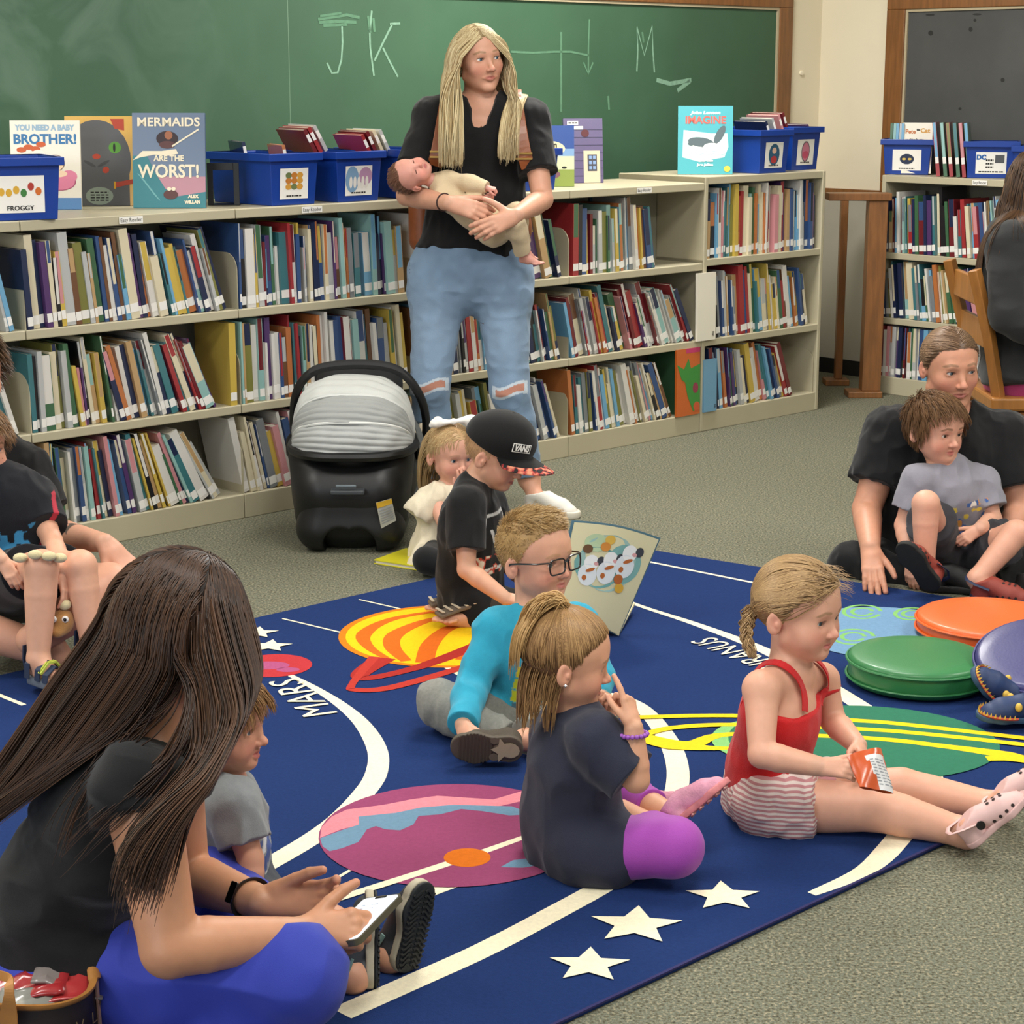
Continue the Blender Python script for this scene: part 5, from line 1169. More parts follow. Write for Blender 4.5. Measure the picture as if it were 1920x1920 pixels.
def jeans_col(V):
    c = np.tile(l3('#7690ab'), (len(V), 1)); n_ = vnoise(V*40, 3)[:, None]; c = c*(1+.10*n_)
    wf = np.exp(-((V[:, 2:3]-.62)/.2)**2)*.25; c = c*(1-wf)+l3('#a3b6c8')*wf
    for k, w_ in ((A_.J['knR'], .055), (A_.J['knL'], .05)):
        q = V-k-A3(0, -.05, .005); m = (np.abs(q[:, 0]) < w_) & (np.abs(q[:, 2]-.012*np.sin(q[:, 0]*40)) < .012) & (V[:, 1] < k[1])
        m2 = (np.abs(q[:, 0]) < w_+.012) & (np.abs(q[:, 2]-.012*np.sin(q[:, 0]*40)) < .022) & (V[:, 1] < k[1]); c[m2] = l3('#c3d0da'); c[m] = l3('#b98370')
    return c
A_.trousers('jeans', cloth('denim', attr='Col', bump=.5, bs=500), .007, (.955, .955), waist=P(890, 438, D), fold=.0035, ff=(18, 18, 22), colour=jeans_col)
whi = mat('white_canvas', '#dcd8ce', .7, bump=.2, bscale=600); whs = mat('white_rubber', '#d8d2c2', .5)
shoe(A_, G(985, 958)+A3(0, .02, 0), nrm(G(1090, 972)-G(985, 955)), UP, .235, 'slip', (whi, whs)); shoe(A_, G(822, 952), A3(-.1, -1, 0), UP, .235, 'slip', (whi, whs))
h = A_.head; ok = hairline(False, .36, .06, -.3); pts, nn, q = scalp(h, 2600, lambda q: ok(q) & ((q[:, 1] > -.3) | (q[:, 2] > .25)), 3, 1.025); lat_ = np.random.default_rng(2).uniform(.05, .135, len(pts))
px = .06; sg = np.where(q[:, 0]-px > 0, 1., -1.)
d0 = (np.stack([sg*1.0, -.25-.4*(q[:, 1] < 0)+.0*sg, -.15+0*sg], 1))@h.R
fr_ = (q[:, 1] > -.5)[:, None]; fl_ = 1.262+RNG.normal(0, .016, len(pts))-.02*(sg > 0)
def pullA(p):
    l = h.loc(p); z = p[:, 2:3]-A_.J['nek'][2]; o = np.zeros_like(p)
    face = ((l[:, 1] > -.02) & (np.abs(l[:, 0]-.02) < .35) & (l[:, 2] < .33) & (l[:, 2] > -.62))[:, None]
    o += np.where(face, sg[:, None]*h.R[0]*.6-h.R[1]*.1, 0)
    o += np.where(fr_ & (z < .13) & (z > -.1), A3(0, -.45, 0), 0)
    xr_ = p[:, 0]-h.c[0]; tx = np.where(sg > 0, -lat_, lat_); o[:, 0] += np.where(z[:, 0] < .15, np.clip((tx-xr_)*9, -.8, .8), 0)
    return o
pa = flow(pts, d0, 30, .02*(1+RNG.normal(0, .05, (len(pts), 1))), h, .6, .72, .02, 1.03, [*A_.bp], .024, pullA, 3, .5, floor=fl_)
keep_ = np.abs(pa[:, -1, 0]-h.c[0]-.012) > .05; pa = pa[keep_]
build_hair(h, A_.root, [(pa, .0021, hair_cols(len(pa), '#9c8257', '#dccda4', 4, .9))], (*cap_mesh(h, ok, 1.018), '#84704c'))
b = MB(); b.tube([h.w(.3*math.cos(t), .1*math.sin(t)-.02, -.5) for t in np.linspace(0, 0.01, 2)], .0003); 
pend = A_.J['nek']-A3(0, .105, .075); b = MB(); b.lathe([(0, -.006), (.005, 0), (0, .006)], 10, M=Matrix.Translation(pend)); b.build('pendant', mat('gold', '#b98c4a', .3, metal=1), A_.root)
wr = A_.J['wrR']; dw = nrm(A_.J['wrR']-A_.J['elR']); a1 = nrm(np.cross(dw, UP)); a2 = np.cross(dw, a1); b = MB(); b.tube([wr-dw*.03+.029*(a1*math.cos(t)+a2*math.sin(t)) for t in np.linspace(0, 6.283, 25)[:-1]], .0025, 6, closed=True); b.build('hair_tie_bracelet', mat('dark_elastic', '#3a2420', .7), A_.root, smooth=True)
# backpack on her back
lea = mat('tan_leather', '#8a4a22', .42, bump=.15, bscale=300, var=.08, coat=.1)
bp = empty('backpack', (0, 0, 0), 'brown leather backpack worn by the blonde woman', 'backpack')
def spr(name, prims, m, parent, h_=.004, **k):
    V, F = sdf_mesh(prims, h_, **k); return link(name, mesh_np(name, V, F), parent, m)
c0 = A_.J['che']+A3(-.01, .21, -.0); spr('pack_body', [cone(c0+A3(-.09, 0, -.28), c0+A3(.09, 0, -.28), .09, .09, 0), cone(c0+A3(-.1, 0, -.28), c0+A3(-.07, 0, .06), .085, .08, .05), cone(c0+A3(.1, 0, -.28), c0+A3(.07, 0, .06), .085, .08, .05)], lea, bp)
spr('side_pocket', [cone(c0+A3(-.2, .0, -.32), c0+A3(-.2, 0, -.2), .05, .05, 0)], lea, bp)
for q, sx in (('R', -1), ('L', 1)):
    sh = A_.J['sh'+q]; m = lerp(A_.J['nek'], sh, .68); b = MB(); pts_ = smooth([m+A3(sx*.03, .11, -.16), m+A3(0, .085, -.01), m+A3(0, .03, .072), m+A3(0, -.035, .06), m+A3(sx*.012, -.1, -.02), m+A3(sx*.03, -.135, -.12), m+A3(sx*.045, -.13, -.17)], 5)
    b.strip(pts_, .05, [nrm(p-(m+A3(0, 0, -.06))) for p in pts_], .008); st = b.build('shoulder_strap', lea, bp, bevel=.003)
    b = MB(); p_ = m+A3(sx*.03, -.142, -.135); obox(b, p_, A3(1, 0, 0), A3(0, 1, 0), -.03, .03, -.006, .01, -.012, -.006); obox(b, p_, A3(1, 0, 0), A3(0, 1, 0), -.03, .03, -.006, .01, .006, .012); b.build('buckle', mat('brass', '#c9a25c', .3, metal=1), st)

# ---------------------------------------------------------------- baby
D = 6.53
B_ = Person('sleeping baby in a cream sleepsuit lying in the blonde woman\'s arms', dict(
    pel=P(925, 425, D), wai=P(885, 392, D), che=P(848, 362, D), nek=P(815, 338, D), shR=P(832, 372, D-.03), shL=P(842, 338, D+.0),
    elR=P(872, 382, D-.06), wrR=P(905, 372, D-.07), elL=P(878, 342, D-.05), wrL=P(912, 352, D-.08), hiR=P(925, 438, D-.02), hiL=P(938, 418, D+.03), knR=P(965, 415, D-.1), anR=P(982, 478, D-.03), knL=P(968, 398, D-.02), anL=P(980, 460, D+.06)),
    Head(P(768, 327, D-.03), (.22, -.78, .55), (-1, -.25, -.12), .138, cheek=1.25, open_=.25), skin='#cf9484', sc=.6, front=(.1, -.8, .5), pfront=(.1, -.8, .5), brs=.25, bl=.8, brow='#b08a6a', lips='#b05c5c')
B_.hb = .0026; B_.hh = .0015
B_.hand('L', nrm(A3(.8, -.2, -.1)), (0, -.5, .8), .06, curl=(1, 1.1, 1.1, 1.2), thumb=(.5, .5, .5)); B_.hand('R', nrm(A3(.8, -.1, .2)), (0, -.8, .3), .06, curl=(1, 1.1, 1.1, 1.2), thumb=(.5, .5, .5))
B_.finish(feet=[foot_prims(B_.J['anR'], A3(.9, -.3, -.1), A3(.2, -.3, .9), .085, .018), foot_prims(B_.J['anL'], A3(.8, -.2, -.4), A3(.3, -.2, .9), .08, .017)])
crm = cloth('cream_rib', '#cdb997', bump=.6, bs=300); B_.shirt('sleepsuit_top', crm, .006, (1, 1), (.95, .95), hem=B_.J['pel']+A3(.02, 0, -.03), sg=(.007, .007), fold=.003, h=.0028, nr=1.2)
B_.trousers('sleepsuit_legs', crm, .008, (.93, .93), waist=lerp(B_.J['pel'], B_.J['wai'], .8), gk=(.004, .004), fold=.003, h=.0028)
cut_hair(B_, '#6b4838', '#96705a', 700, 3, .004, .42, .22, -.2, 5, comb=(0, -.5, .3), r=.0006, capoff=1.006, lift=1.012)

# ================================================================ toddler with the bow
D = 6.0
C_ = Person('blonde toddler girl with white bow and cream top, fingers at mouth, beside the car seat', dict(
    pel=P(840, 1035, D+.02), wai=P(842, 995, D), che=P(846, 950, D), nek=P(850, 908, D), shR=P(814, 930, D-.05), shL=P(886, 926, D+.06), elR=P(836, 990, D-.14), wrR=P(866, 932, D-.17), elL=P(905, 985, D), wrL=P(915, 1030, D-.1),
    hiR=P(822, 1046, D-.05), knR=P(800, 1050, D-.26), anR=P(880, 1078, D-.28), hiL=P(868, 1046, D+.04), knL=P(940, 1050, D-.1), anL=P(880, 1085, D-.34)),
    Head(P(847, 847, D), (.52, -.84, -.1), (0, 0, 1), .187, cheek=1.15), skin='#d5a088', sc=.9, r=dict(th=.055), brs=.3, lips='#b8625e')
C_.hand('R', A3(.1, -.15, 1), (.3, -.9, .1), .095, curl=(.15, .2, 1.2, 1.3), thumb=(.5, .6, .5), spread=.14); C_.hand('L', A3(.3, -.5, -.6), (0, -.6, .6), .09)
C_.finish(feet=[foot_prims(C_.J['anR'], A3(.9, -.3, -.1), A3(0, -.3, .9), .13)]); C_.head.eyes(C_.root, '#3c5568', look=(-.1, 1, -.05))
ivory = cloth('ivory_cotton', '#ddd2b8', bump=.5, bs=250, var=.04); J = C_.J
C_.garment('cream_top', [cone(J['nek']-UP*.03, J['che'], .05, .075, .02, .8, C_.front), cone(J['che'], J['pel']+A3(-.02, -.03, .0), .08, .105, .02, .9, C_.front), cone(J['shR'], P(790, 958, D-.07), .036, .046, .02, clip=[(P(786, 966, D-.07), nrm(P(780, 975, D-.07)-J['shR']))]), cone(J['shL'], lerp(J['shL'], J['elL'], .6), .036, .042, .02, clip=[(lerp(J['shL'], J['elL'], .5), nrm(J['elL']-J['shL']))])], .008, ivory, fold=.007, ff=(30, 30, 12), sub=[cone(J['nek']+UP*.01, C_.head.w(0, -.1, -.2), .04, .05, .01, sub=True)])
C_.garment('skirt_tail', [cone(J['wai']+A3(-.04, -.03, 0), P(784, 1062, D-.12), .045, .04, 0, .5, A3(.8, -.5, 0)), cone(J['wai'], J['pel']+A3(-.02, -.06, -.03), .07, .1, .02)], .006, ivory, fold=.006, ff=(30, 30, 10), cut=[(G(780, 1075)+A3(0, 0, .012), A3(0, 0, -1))])
C_.trousers('black_leggings', cloth('black_legging', '#101113'), .005, (.95, .95))
h = C_.head; ok = hairline(True, .3, .1, -.3); pts, nn, q = scalp(h, 1600, ok, 8, 1.01); bk_ = q[:, 1] < -.12; d0 = np.stack([np.sign(q[:, 0])*.15, -np.ones(len(q)), -.1+0*q[:, 0]], 1)@h.R
pa = flow(pts, d0, 12, .0125*np.where(bk_, 1, .3)[:, None], h, .3, .8, .03, 1.012, C_.bp, .014, None, 8, .08, floor=C_.J['nek'][2]-.035+RNG.normal(0, .012, len(pts))); build_hair(h, C_.root, [(pa, .001, hair_cols(len(pa), '#a98a5c', '#d3b98c', 5))], (*cap_mesh(h, ok, 1.006), '#b8946a'))
bow = MB(); hc = h.w(.05, .1, .56); ux = nrm(A3(1, .1, 0))
spr('hair_bow', [cone(hc, hc+ux*.055+UP*.008, .008, .02, .004, .7, UP), cone(hc, hc-ux*.055-UP*.004, .008, .02, .004, .7, UP), cone(hc+ux*.05, hc+ux*.07+UP*.005, .018, .006, .006), cone(hc-ux*.05, hc-ux*.072-UP*.012, .018, .006, .006), ell(hc, (.011, .011, .011), k=.003)], cloth('white_bow', '#efece4'), C_.root, .0025)
yb = empty('picture_book', (0, 0, 0), 'yellow picture book lying on the carpet under the toddler\'s skirt', 'book'); p0 = G(752, 1062); dx = nrm(G(800, 1076)-G(697, 1060)); dy = A3(-dx[1], dx[0], 0); b = MB(); obox(b, p0, dx, dy, -.09, .1, -.02, .16, .001, .004); obox(b, p0, dx, dy, -.09, .1, -.02, .16, .012, .015); b.build('cover', mat('cover_lemon', '#d8cf2e', .35, coat=.4), yb); b = MB(); obox(b, p0, dx, dy, -.086, .096, -.017, .157, .004, .012); b.build('page_block', M_page, yb)

# ================================================================ boy in the cap
D = 5.26
K_ = Person('boy in black cap and black T-shirt kneeling on the rug with head bowed', dict(
    pel=P(884, 1128, D+.04), wai=P(880, 1070, D+.02), che=P(882, 985, D), nek=P(888, 905, D), shR=P(873, 950, D-.1), shL=P(912, 945, D+.12), elR=P(875, 1068, D-.16), wrR=P(948, 1122, D-.2), elL=P(955, 1060, D+.1), wrL=P(1010, 1110, D),
    hiR=P(888, 1140, D-.05), knR=P(1015, 1162, D-.06), anR=P(893, 1168, D-.08), hiL=P(900, 1138, D+.1), knL=P(1020, 1140, D+.14), anL=P(880, 1150, D+.05)),
    Head(P(934, 846, D), (.84, -.36, -.34), (.3, -.1, 1), .2), skin='#d6a184', sc=1.05, front=(.85, -.5, 0), pfront=(.85, -.5, 0), r=dict(nk=.038))
K_.hand('R', nrm(A3(.9, -.1, -.1)), (.1, -.4, .8), .11, curl=(.6, .7, .7, .8)); K_.hand('L', nrm(A3(.9, -.1, .1)), (.1, -.4, .8), .11)
K_.finish(feet=[foot_prims(K_.J['anR'], A3(-.75, -.35, -.15), A3(-.1, .1, -1), .145), foot_prims(K_.J['anL'], A3(-.8, -.2, -.15), A3(-.1, .1, -1), .145)]); K_.head.eyes(K_.root, '#4a5a60', look=(0, 1, -.4))
def capshirt(V):
    c = np.tile(l3('#121213'), (len(V), 1)); q = V-K_.J['che']; f = q@K_.front; x = q@np.cross(K_.front, UP); z = q[:, 2]
    m = (f > .03); bx = ((np.abs(x+.0) < .078) & (z < .045) & (z > -.12)); inn = ((np.abs(x) < .071) & (z < .037) & (z > -.112)); c[m & bx & ~inn] = l3('#d8d8d4')
    c[m & (np.abs(z+.02) < .02) & (np.abs(x) < .03) & (np.abs(np.abs(x)-.012-(z+.02)*.5) < .006)] = l3('#d8d8d4')
    g = vnoise(V*60, 9); c[m & (z < -.075) & (z > -.13) & (np.abs(x) < .1) & (g > .1)] = l3('#c8503a'); c[m & (z < -.075) & (z > -.13) & (np.abs(x) < .1) & (g > .45)] = l3('#e0d8c8'); return c
K_.shirt('black_shirt', M_cv, .011, (.62, .62), hem=lerp(K_.J['pel'], K_.J['wai'], -.25), sg=(.014, .02), fold=.004, colour=capshirt, flare=.0)
K_.trousers('grey_trousers', cloth('charcoal_cotton', '#37322e', bump=.5), .008, (.8, .8), fold=.004, gk=(.008, .008))
hk = hairline(True, .2, .02, -.2); h = K_.head; V, F = cap_mesh(h, hk, 1.012); pts, nn, q = scalp(h, 900, hk, 4); pa = flow(pts, np.tile(h.dirw(0, -.3, -1), (len(pts), 1)), 3, .004, h, .2, .8, .1, 1.015, seed=2); build_hair(h, K_.root, [(pa, .0006, hair_cols(len(pa), '#b08a5e', '#d8b98a', 2))], (V, F, '#b8906a'))
cm = cloth('black_twill', '#0b0b0c', bump=.3); w = h.w; R_ = h.R
zc_ = (w(0, 0, .06), -nrm(R_[2]*1+R_[1]*.12))
cap_ = spr('baseball_cap', [ell(w(0, -.04, .16), np.array((.43, .5, .40))*h.H, R_, 0, clip=[zc_]), ell(w(0, .08, .25), np.array((.36, .38, .33))*h.H, R_, .03, clip=[zc_])], cm, K_.root, .0028)
b = MB(); n_ = 24; VV = []; e5 = (0, .3, .55, .75, .9, 1.0)
for ei in e5:
    for i in range(n_+1):
        a = math.radians(-74+148*i/n_); ext = .40*ei*max(math.cos(a*1.12), 0)**.55
        VV.append(w(.41*math.sin(a), .02+.45*math.cos(a)+ext, .10-.06*math.sin(a)**2-.10*ext-.10*(math.sin(a)**2)*ei))
m_ = n_+1; K_n = len(VV); VV += [v-R_[2]*.003 for v in VV]
for e_i in range(5):
    b.add([], [], 0); o_ = e_i*m_
    b.f += [(o_+i, o_+i+1, o_+m_+i+1, o_+m_+i) for i in range(n_)]+[(K_n+o_+i, K_n+o_+m_+i, K_n+o_+m_+i+1, K_n+o_+i+1) for i in range(n_)]; b.m += [1 if e_i >= 2 else 0]*n_+[0]*n_
b.v = [tuple(v) for v in VV]; o_ = 5*m_; b.f += [(o_+i, K_n+o_+i, K_n+o_+i+1, o_+i+1) for i in range(n_)]; b.m += [1]*n_
flame = mat('flame_print', '#b53a32', .8); nt = flame.node_tree; tc = nt.nodes.new('ShaderNodeTexCoord'); no = nt.nodes.new('ShaderNodeTexNoise'); no.inputs['Scale'].default_value = 55; nt.links.new(tc.outputs['Object'], no.inputs['Vector']); rp = nt.nodes.new('ShaderNodeValToRGB'); rp.color_ramp.elements[0].position = .42; rp.color_ramp.elements[0].color = lin('#141112'); rp.color_ramp.elements[1].position = .47; rp.color_ramp.elements[1].color = lin('#a83230'); e_ = rp.color_ramp.elements.new(.6); e_.color = lin('#d88a6a'); nt.links.new(no.outputs['Fac'], rp.inputs['Fac']); nt.links.new(rp.outputs['Color'], nt.nodes['Principled BSDF'].inputs['Base Color'])
b.build('brim', [cm, flame], cap_, smooth=True); b = MB(); b.lathe([(0, 0), (.006, .001), (.006, .004), (0, .006)], 12, M=Matrix.Translation(w(0, .02, .585))); b.build('top_button', cm, cap_, smooth=True)
pn = h.dirw(.55, .83, .12); pu = h.dirw(-.83, .55, 0); pz = np.cross(pu, pn)*-1; pz = pz if pz[2] > 0 else -pz; pc = w(.245, .375, .26)+pn*.003; pu = np.cross(pz, pn)
b = MB(); 
def pq(x0, x1, z0, z1, o, mi): b.poly([pc+pu*x0*(-1)+pz*z0+pn*o, pc+pu*x1*(-1)+pz*z0+pn*o, pc+pu*x1*(-1)+pz*z1+pn*o, pc+pu*x0*(-1)+pz*z1+pn*o], mi)
pu = -pu; pu = pu if pu[0] > 0 else -pu
b = MB(); b.poly([pc+pu*x+pz*z for x, z in ((-.03, -.012), (.03, -.012), (.03, .012), (-.03, .012))], 0, .002, pn); b.poly([pc+pu*x+pz*z+pn*.0022 for x, z in ((-.0285, -.0105), (.0285, -.0105), (.0285, .0105), (-.0285, .0105))], 1); put_text(b, 'VANS', .024, pc+pn*.0026, pu, pz, 0, bold=.0012, shear=.15, fit=.05); b.build('cap_patch', [M_lbl, M_blk], cap_)
for q_, in (('R',), ('L',)):
    an = K_.J['an'+q_]; b = MB(); f = foot_prims(an, A3(-.75 if q_ == 'R' else -.8, -.35 if q_ == 'R' else -.2, -.15), A3(-.1, .1, -1), .145); s0, s1 = f[1].a, f[1].b+nrm(f[1].b-f[1].a)*.03; up_ = A3(0, 0, 1)
    sd_ = nrm(np.cross(s1-s0, up_)); b.strip([s0+up_*.024-nrm(s1-s0)*.02, lerp(s0, s1, .5)+up_*.022, s1+up_*.018], [.05, .045, .055], up_, .01); so_ = b.build('sandal', mat('sandal_sole', '#6b5f52', .7), K_.root, bevel=.003)
    b = MB()
    for t in (.15, .35, .55, .75, .95): b.strip([lerp(s0, s1, t)+up_*.0345-sd_*.026, lerp(s0, s1, t)+up_*.0345+sd_*.026], .008, up_, .002)
    b.build('sole_stripes', mat('sandal_tread', '#c7b9a2', .7), so_)
# the open snowman book he holds
sb = empty('picture_book', (0, 0, 0), 'open picture book of snowmen held upright on the rug by the boy in the cap', 'book')
o0 = P(1160, 1188, 5.06); qd = [P(1078, 980, 5.02), P(1235, 1012, 5.08), P(1160, 1190, 5.06), P(1042, 1130, 5.0)]
def page(s, t, off=0):
    p = lerp(lerp(qd[3], qd[2], s), lerp(qd[0], qd[1], s), t); n = nrm(np.cross(qd[1]-qd[0], qd[3]-qd[0])); n = n if n[1] < 0 else -n
    return p+n*(off+.012*math.sin(math.pi*s))+UP*(.012*math.sin(math.pi*s)*t)
b = MB(); N = 14; b.add([page(i/N, j/N) for j in range(N+1) for i in range(N+1)], [(j*(N+1)+i, j*(N+1)+i+1, (j+1)*(N+1)+i+1, (j+1)*(N+1)+i) for j in range(N) for i in range(N)])
b.add([page(i/N, j/N, -.006) for j in range(N+1) for i in range(N+1)], [(j*(N+1)+i, (j+1)*(N+1)+i, (j+1)*(N+1)+i+1, j*(N+1)+i+1) for j in range(N) for i in range(N)]); b.build('picture_page', mat('cream_page', '#ddd6ae', .6), sb)
b = MB(); b.add([page(-.03+1.06*i/N, -.02+1.04*j/N, -.009) for j in range(N+1) for i in range(N+1)], [(j*(N+1)+i, j*(N+1)+i+1, (j+1)*(N+1)+i+1, (j+1)*(N+1)+i) for j in range(N) for i in range(N)]); b.build('back_cover', mat('cover_bluegrey', '#53788c', .4), sb)
back = [P(1042, 1130, 5.0), P(1160, 1192, 5.06), P(1190, 1135, 5.3), P(1080, 1080, 5.25)]
b = MB(); b.poly(back, 0, .006, UP); b.build('facing_page', mat('cream_page'), sb)
b = MB(); ms = []; lay = [0]
def pel_(s, t, a, bb, h_, rot=0):
    lay[0] += 1; pts_ = []
    for k in range(16):
        an = 2*math.pi*k/16; x, y = a*math.cos(an), bb*math.sin(an); pts_.append(page(s+x*math.cos(rot)-y*math.sin(rot), t+x*math.sin(rot)+y*math.cos(rot), .0006+.00008*lay[0]))
    b.poly(pts_, blob(ms, h_))
for s, t, a, bb, h_ in ((.5, .62, .36, .3, '#9ec2bb'), (.4, .55, .3, .22, '#6fa8a5'), (.7, .66, .22, .2, '#7db0ac'), (.3, .8, .14, .1, '#b9cfa8')): pel_(s, t, a, bb, h_)
for s, t in ((.3, .52), (.52, .6), (.72, .72)):
    pel_(s, t-.08, .12, .12, '#dfe6ea'); pel_(s+.01, t+.06, .09, .085, '#eef0f0'); pel_(s+.12, t+.1, .05, .05, '#3b3f46'); pel_(s+.02, t-.02, .06, .02, '#b5652c', .5); pel_(s-.03, t-.12, .03, .03, '#b5652c'); pel_(s+.07, t+.06, .03, .02, '#d8a0a0')
for s, t, h_ in ((.45, .86, '#d9b04a'), (.42, .78, '#d08a3a'), (.75, .42, '#d8a83a'), (.7, .5, '#b5642c'), (.22, .72, '#6c4c30')): pel_(s, t, .06, .05, h_)
b.build('snowman_picture', ms, sb)
# ================================================================ boy with glasses
D = 4.37
E_ = Person('boy with dark glasses and turquoise long-sleeved shirt sitting cross-legged on the rug', dict(
    pel=P(968, 1338, D+.05), wai=P(974, 1290, D+.03), che=P(992, 1222, D), nek=P(1004, 1152, D), shR=P(928, 1182, D-.03), shL=P(1082, 1172, D+.06), elR=P(884, 1288, D-.1), wrR=P(868, 1358, D-.24), elL=P(1120, 1270, D), wrL=P(1080, 1360, D-.15),
    hiR=P(925, 1348, D-.02), knR=P(822, 1318, D-.1), anR=P(952, 1392, D-.19), hiL=P(1010, 1348, D+.04), knL=P(1115, 1335, D-.08), anL=P(982, 1388, D-.27)),
    Head(P(1008, 1038, D), (.74, -.66, .06), (-.02, 0, 1), .207, nose=1.0, mouth=.004), skin='#d9a488', sc=1.06, r=dict(th=.06, nk=.042), brow='#b08a5e', brs=.5, lips='#b3665f')
E_.hand('R', nrm(P(878, 1400, D-.3)-E_.J['wrR']), (-.5, -.8, .3), .118, curl=(.55, .6, .7, .8), thumb=(.6, .4, .4)); E_.hand('L', A3(-.5, -.6, -.3), (0, -.6, .8), .115)
E_.finish(); E_.head.eyes(E_.root, '#5b6f74', look=(-.1, 1, 0))
def e_col(V):
    c = np.tile(l3('#2f9fbd'), (len(V), 1)); c = c*(1+.04*vnoise(V*150, 2)[:, None]); q = V-E_.J['che']; x = q@E_.left; z = q@E_.up; f = q@E_.front; m = f > .02
    b_ = m & (np.abs(x+.0) < .062) & (z < .0) & (z > -.095); c[b_] = l3('#c9cf2e'); g = b_ & (z > -.035); c[g] = l3('#d8c72c'); c[b_ & ((np.abs(z+.031) < .0022) | (np.abs(z+.064) < .0022))] = l3('#4fa9b0')
    d_ = m & (np.abs(x) < .06) & (z < -.098) & (z > -.125); c[d_] = l3('#4d7080'); c[m & (np.abs(x-.01) < .035) & (np.abs(z+.125+.01*np.sin(x*120)) < .008)] = l3('#b5543c'); c[m & (np.abs(x+.0) < .03) & (np.abs(z+.112) < .006)] = l3('#c9cfd0'); return c
E_.shirt('turquoise_shirt', M_cv, .009, (1, 1), (.93, .9), hem=lerp(E_.J['pel'], E_.J['wai'], -.1), sg=(.011, .01), fold=.0045, colour=e_col, nr=1.25)
E_.trousers('grey_joggers', cloth('heather_grey', '#85857e', var=.1, vscale=150), .011, (.95, .95), fold=.006, gk=(.008, .008))
tau = mat('taupe_mesh', '#4e463b', .8, bump=.5, bscale=400); tsl = mat('taupe_rubber', '#554c40', .6); crs = mat('cream_rubber', '#a69a80', .6)
hp = P(982, 1402, D-.33); tp = P(880, 1396, D-.33); upv = A3(.05, 1, .15)
so = shoe(E_, hp+A3(.0, -.02, 0), tp-hp, upv, .155, 'sneaker', (tau, tsl), W=.5); y = nrm(tp-hp); z = nrm(upv-y*np.dot(upv, y)); x = np.cross(y, z); hh_ = hp+A3(0, -.02, 0); b = MB()
for i in range(11):
    t = .42+.05*i; wd_ = .24*math.sqrt(max(1-((t-.7)/.31)**2, .02)); b.strip([hh_+y*t*.155+x*s*.155-z*.0004 for s in (-wd_, wd_)], .003, -z, .0026, 0)
for tx, ty, ra in ((.12, .42, .06), (-.02, .36, .065), (-.14, .42, .055), (.0, .2, .12)): b.poly(ellipse(hh_+y*ty*.155+x*tx*.155-z*.0031, y, x, ra*.155*1.2, ra*.155, 12), 1 if ra > .1 else 2, .0005, -z)
star_ = [hh_+y*(.3+.17*(1 if k % 2 == 0 else .5)*math.cos(k*math.pi/5))*.155+x*.2*(1 if k % 2 == 0 else .5)*math.sin(k*math.pi/5)*.155-z*.0036 for k in range(10)]; b.poly(star_, 1, .0006, -z)
b.build('tread', [mat('tread_brown', '#453c30', .7), crs, mat('tread_pad', '#62584a', .7)], so)
shoe(E_, P(935, 1418, D-.14), P(1015, 1428, D-.2)-P(935, 1418, D-.14), A3(-.1, .75, .6), .15, 'sneaker', (tau, crs), W=.45)
cut_hair(E_, '#a78654', '#d2b788', 3200, 6, .0058, .29, .0, -.24, 3, comb=(-.35, .9, -.1), r=.0007, capoff=1.01, lift=1.022, stubble=.25, noise=.2, grav=.05)
# glasses
h = E_.head; w = h.w; gl = empty('eyeglasses', (0, 0, 0), 'dark rectangular eyeglasses worn by the boy in turquoise', 'glasses'); fm = mat('glasses_frame', '#1b1614', .3, coat=.3); ez = h.ez
lensm = mat('lens_glass', '#ffffff', .02); nt = lensm.node_tree; tr = nt.nodes.new('ShaderNodeBsdfTransparent'); mxs = nt.nodes.new('ShaderNodeMixShader'); gls = nt.nodes.new('ShaderNodeBsdfGlossy'); gls.inputs['Roughness'].default_value = .03; mxs.inputs[0].default_value = .09
nt.links.new(tr.outputs[0], mxs.inputs[1]); nt.links.new(gls.outputs[0], mxs.inputs[2]); nt.links.new(mxs.outputs[0], nt.nodes['Material Output'].inputs['Surface'])
for s in (-1, 1):
    o_ = []; 
    for k in range(24):
        t = 2*math.pi*k/24; ca, sa = math.cos(t), math.sin(t); xx = .118*math.copysign(abs(ca)**.45, ca); zz = .083*math.copysign(abs(sa)**.45, sa)*(1 if sa > 0 else 1.05)
        o_.append(w(s*.148+xx*(.96 if sa < 0 else 1), .432-.10*abs(s*.148+xx), ez-.01+zz))
    b = MB(); b.tube(o_, .0021, 6, closed=True); b.build('rim', fm, gl, smooth=True)
    b = MB(); b.poly(o_, 0); b.build('lens', lensm, gl)
    b = MB(); b.tube([w(s*.272, .405, ez+.055), w(s*.36, .30, ez+.05), w(s*.395, .05, ez+.035), w(s*.4, -.06, ez+.02), w(s*.385, -.12, ez-.04)], .0021, 6); b.build('temple_arm', fm, gl, smooth=True)
b = MB(); b.tube([w(-.04, .43, ez+.03), w(0, .437, ez+.045), w(.04, .43, ez+.03)], .0022, 6); b.build('bridge', fm, gl, smooth=True)

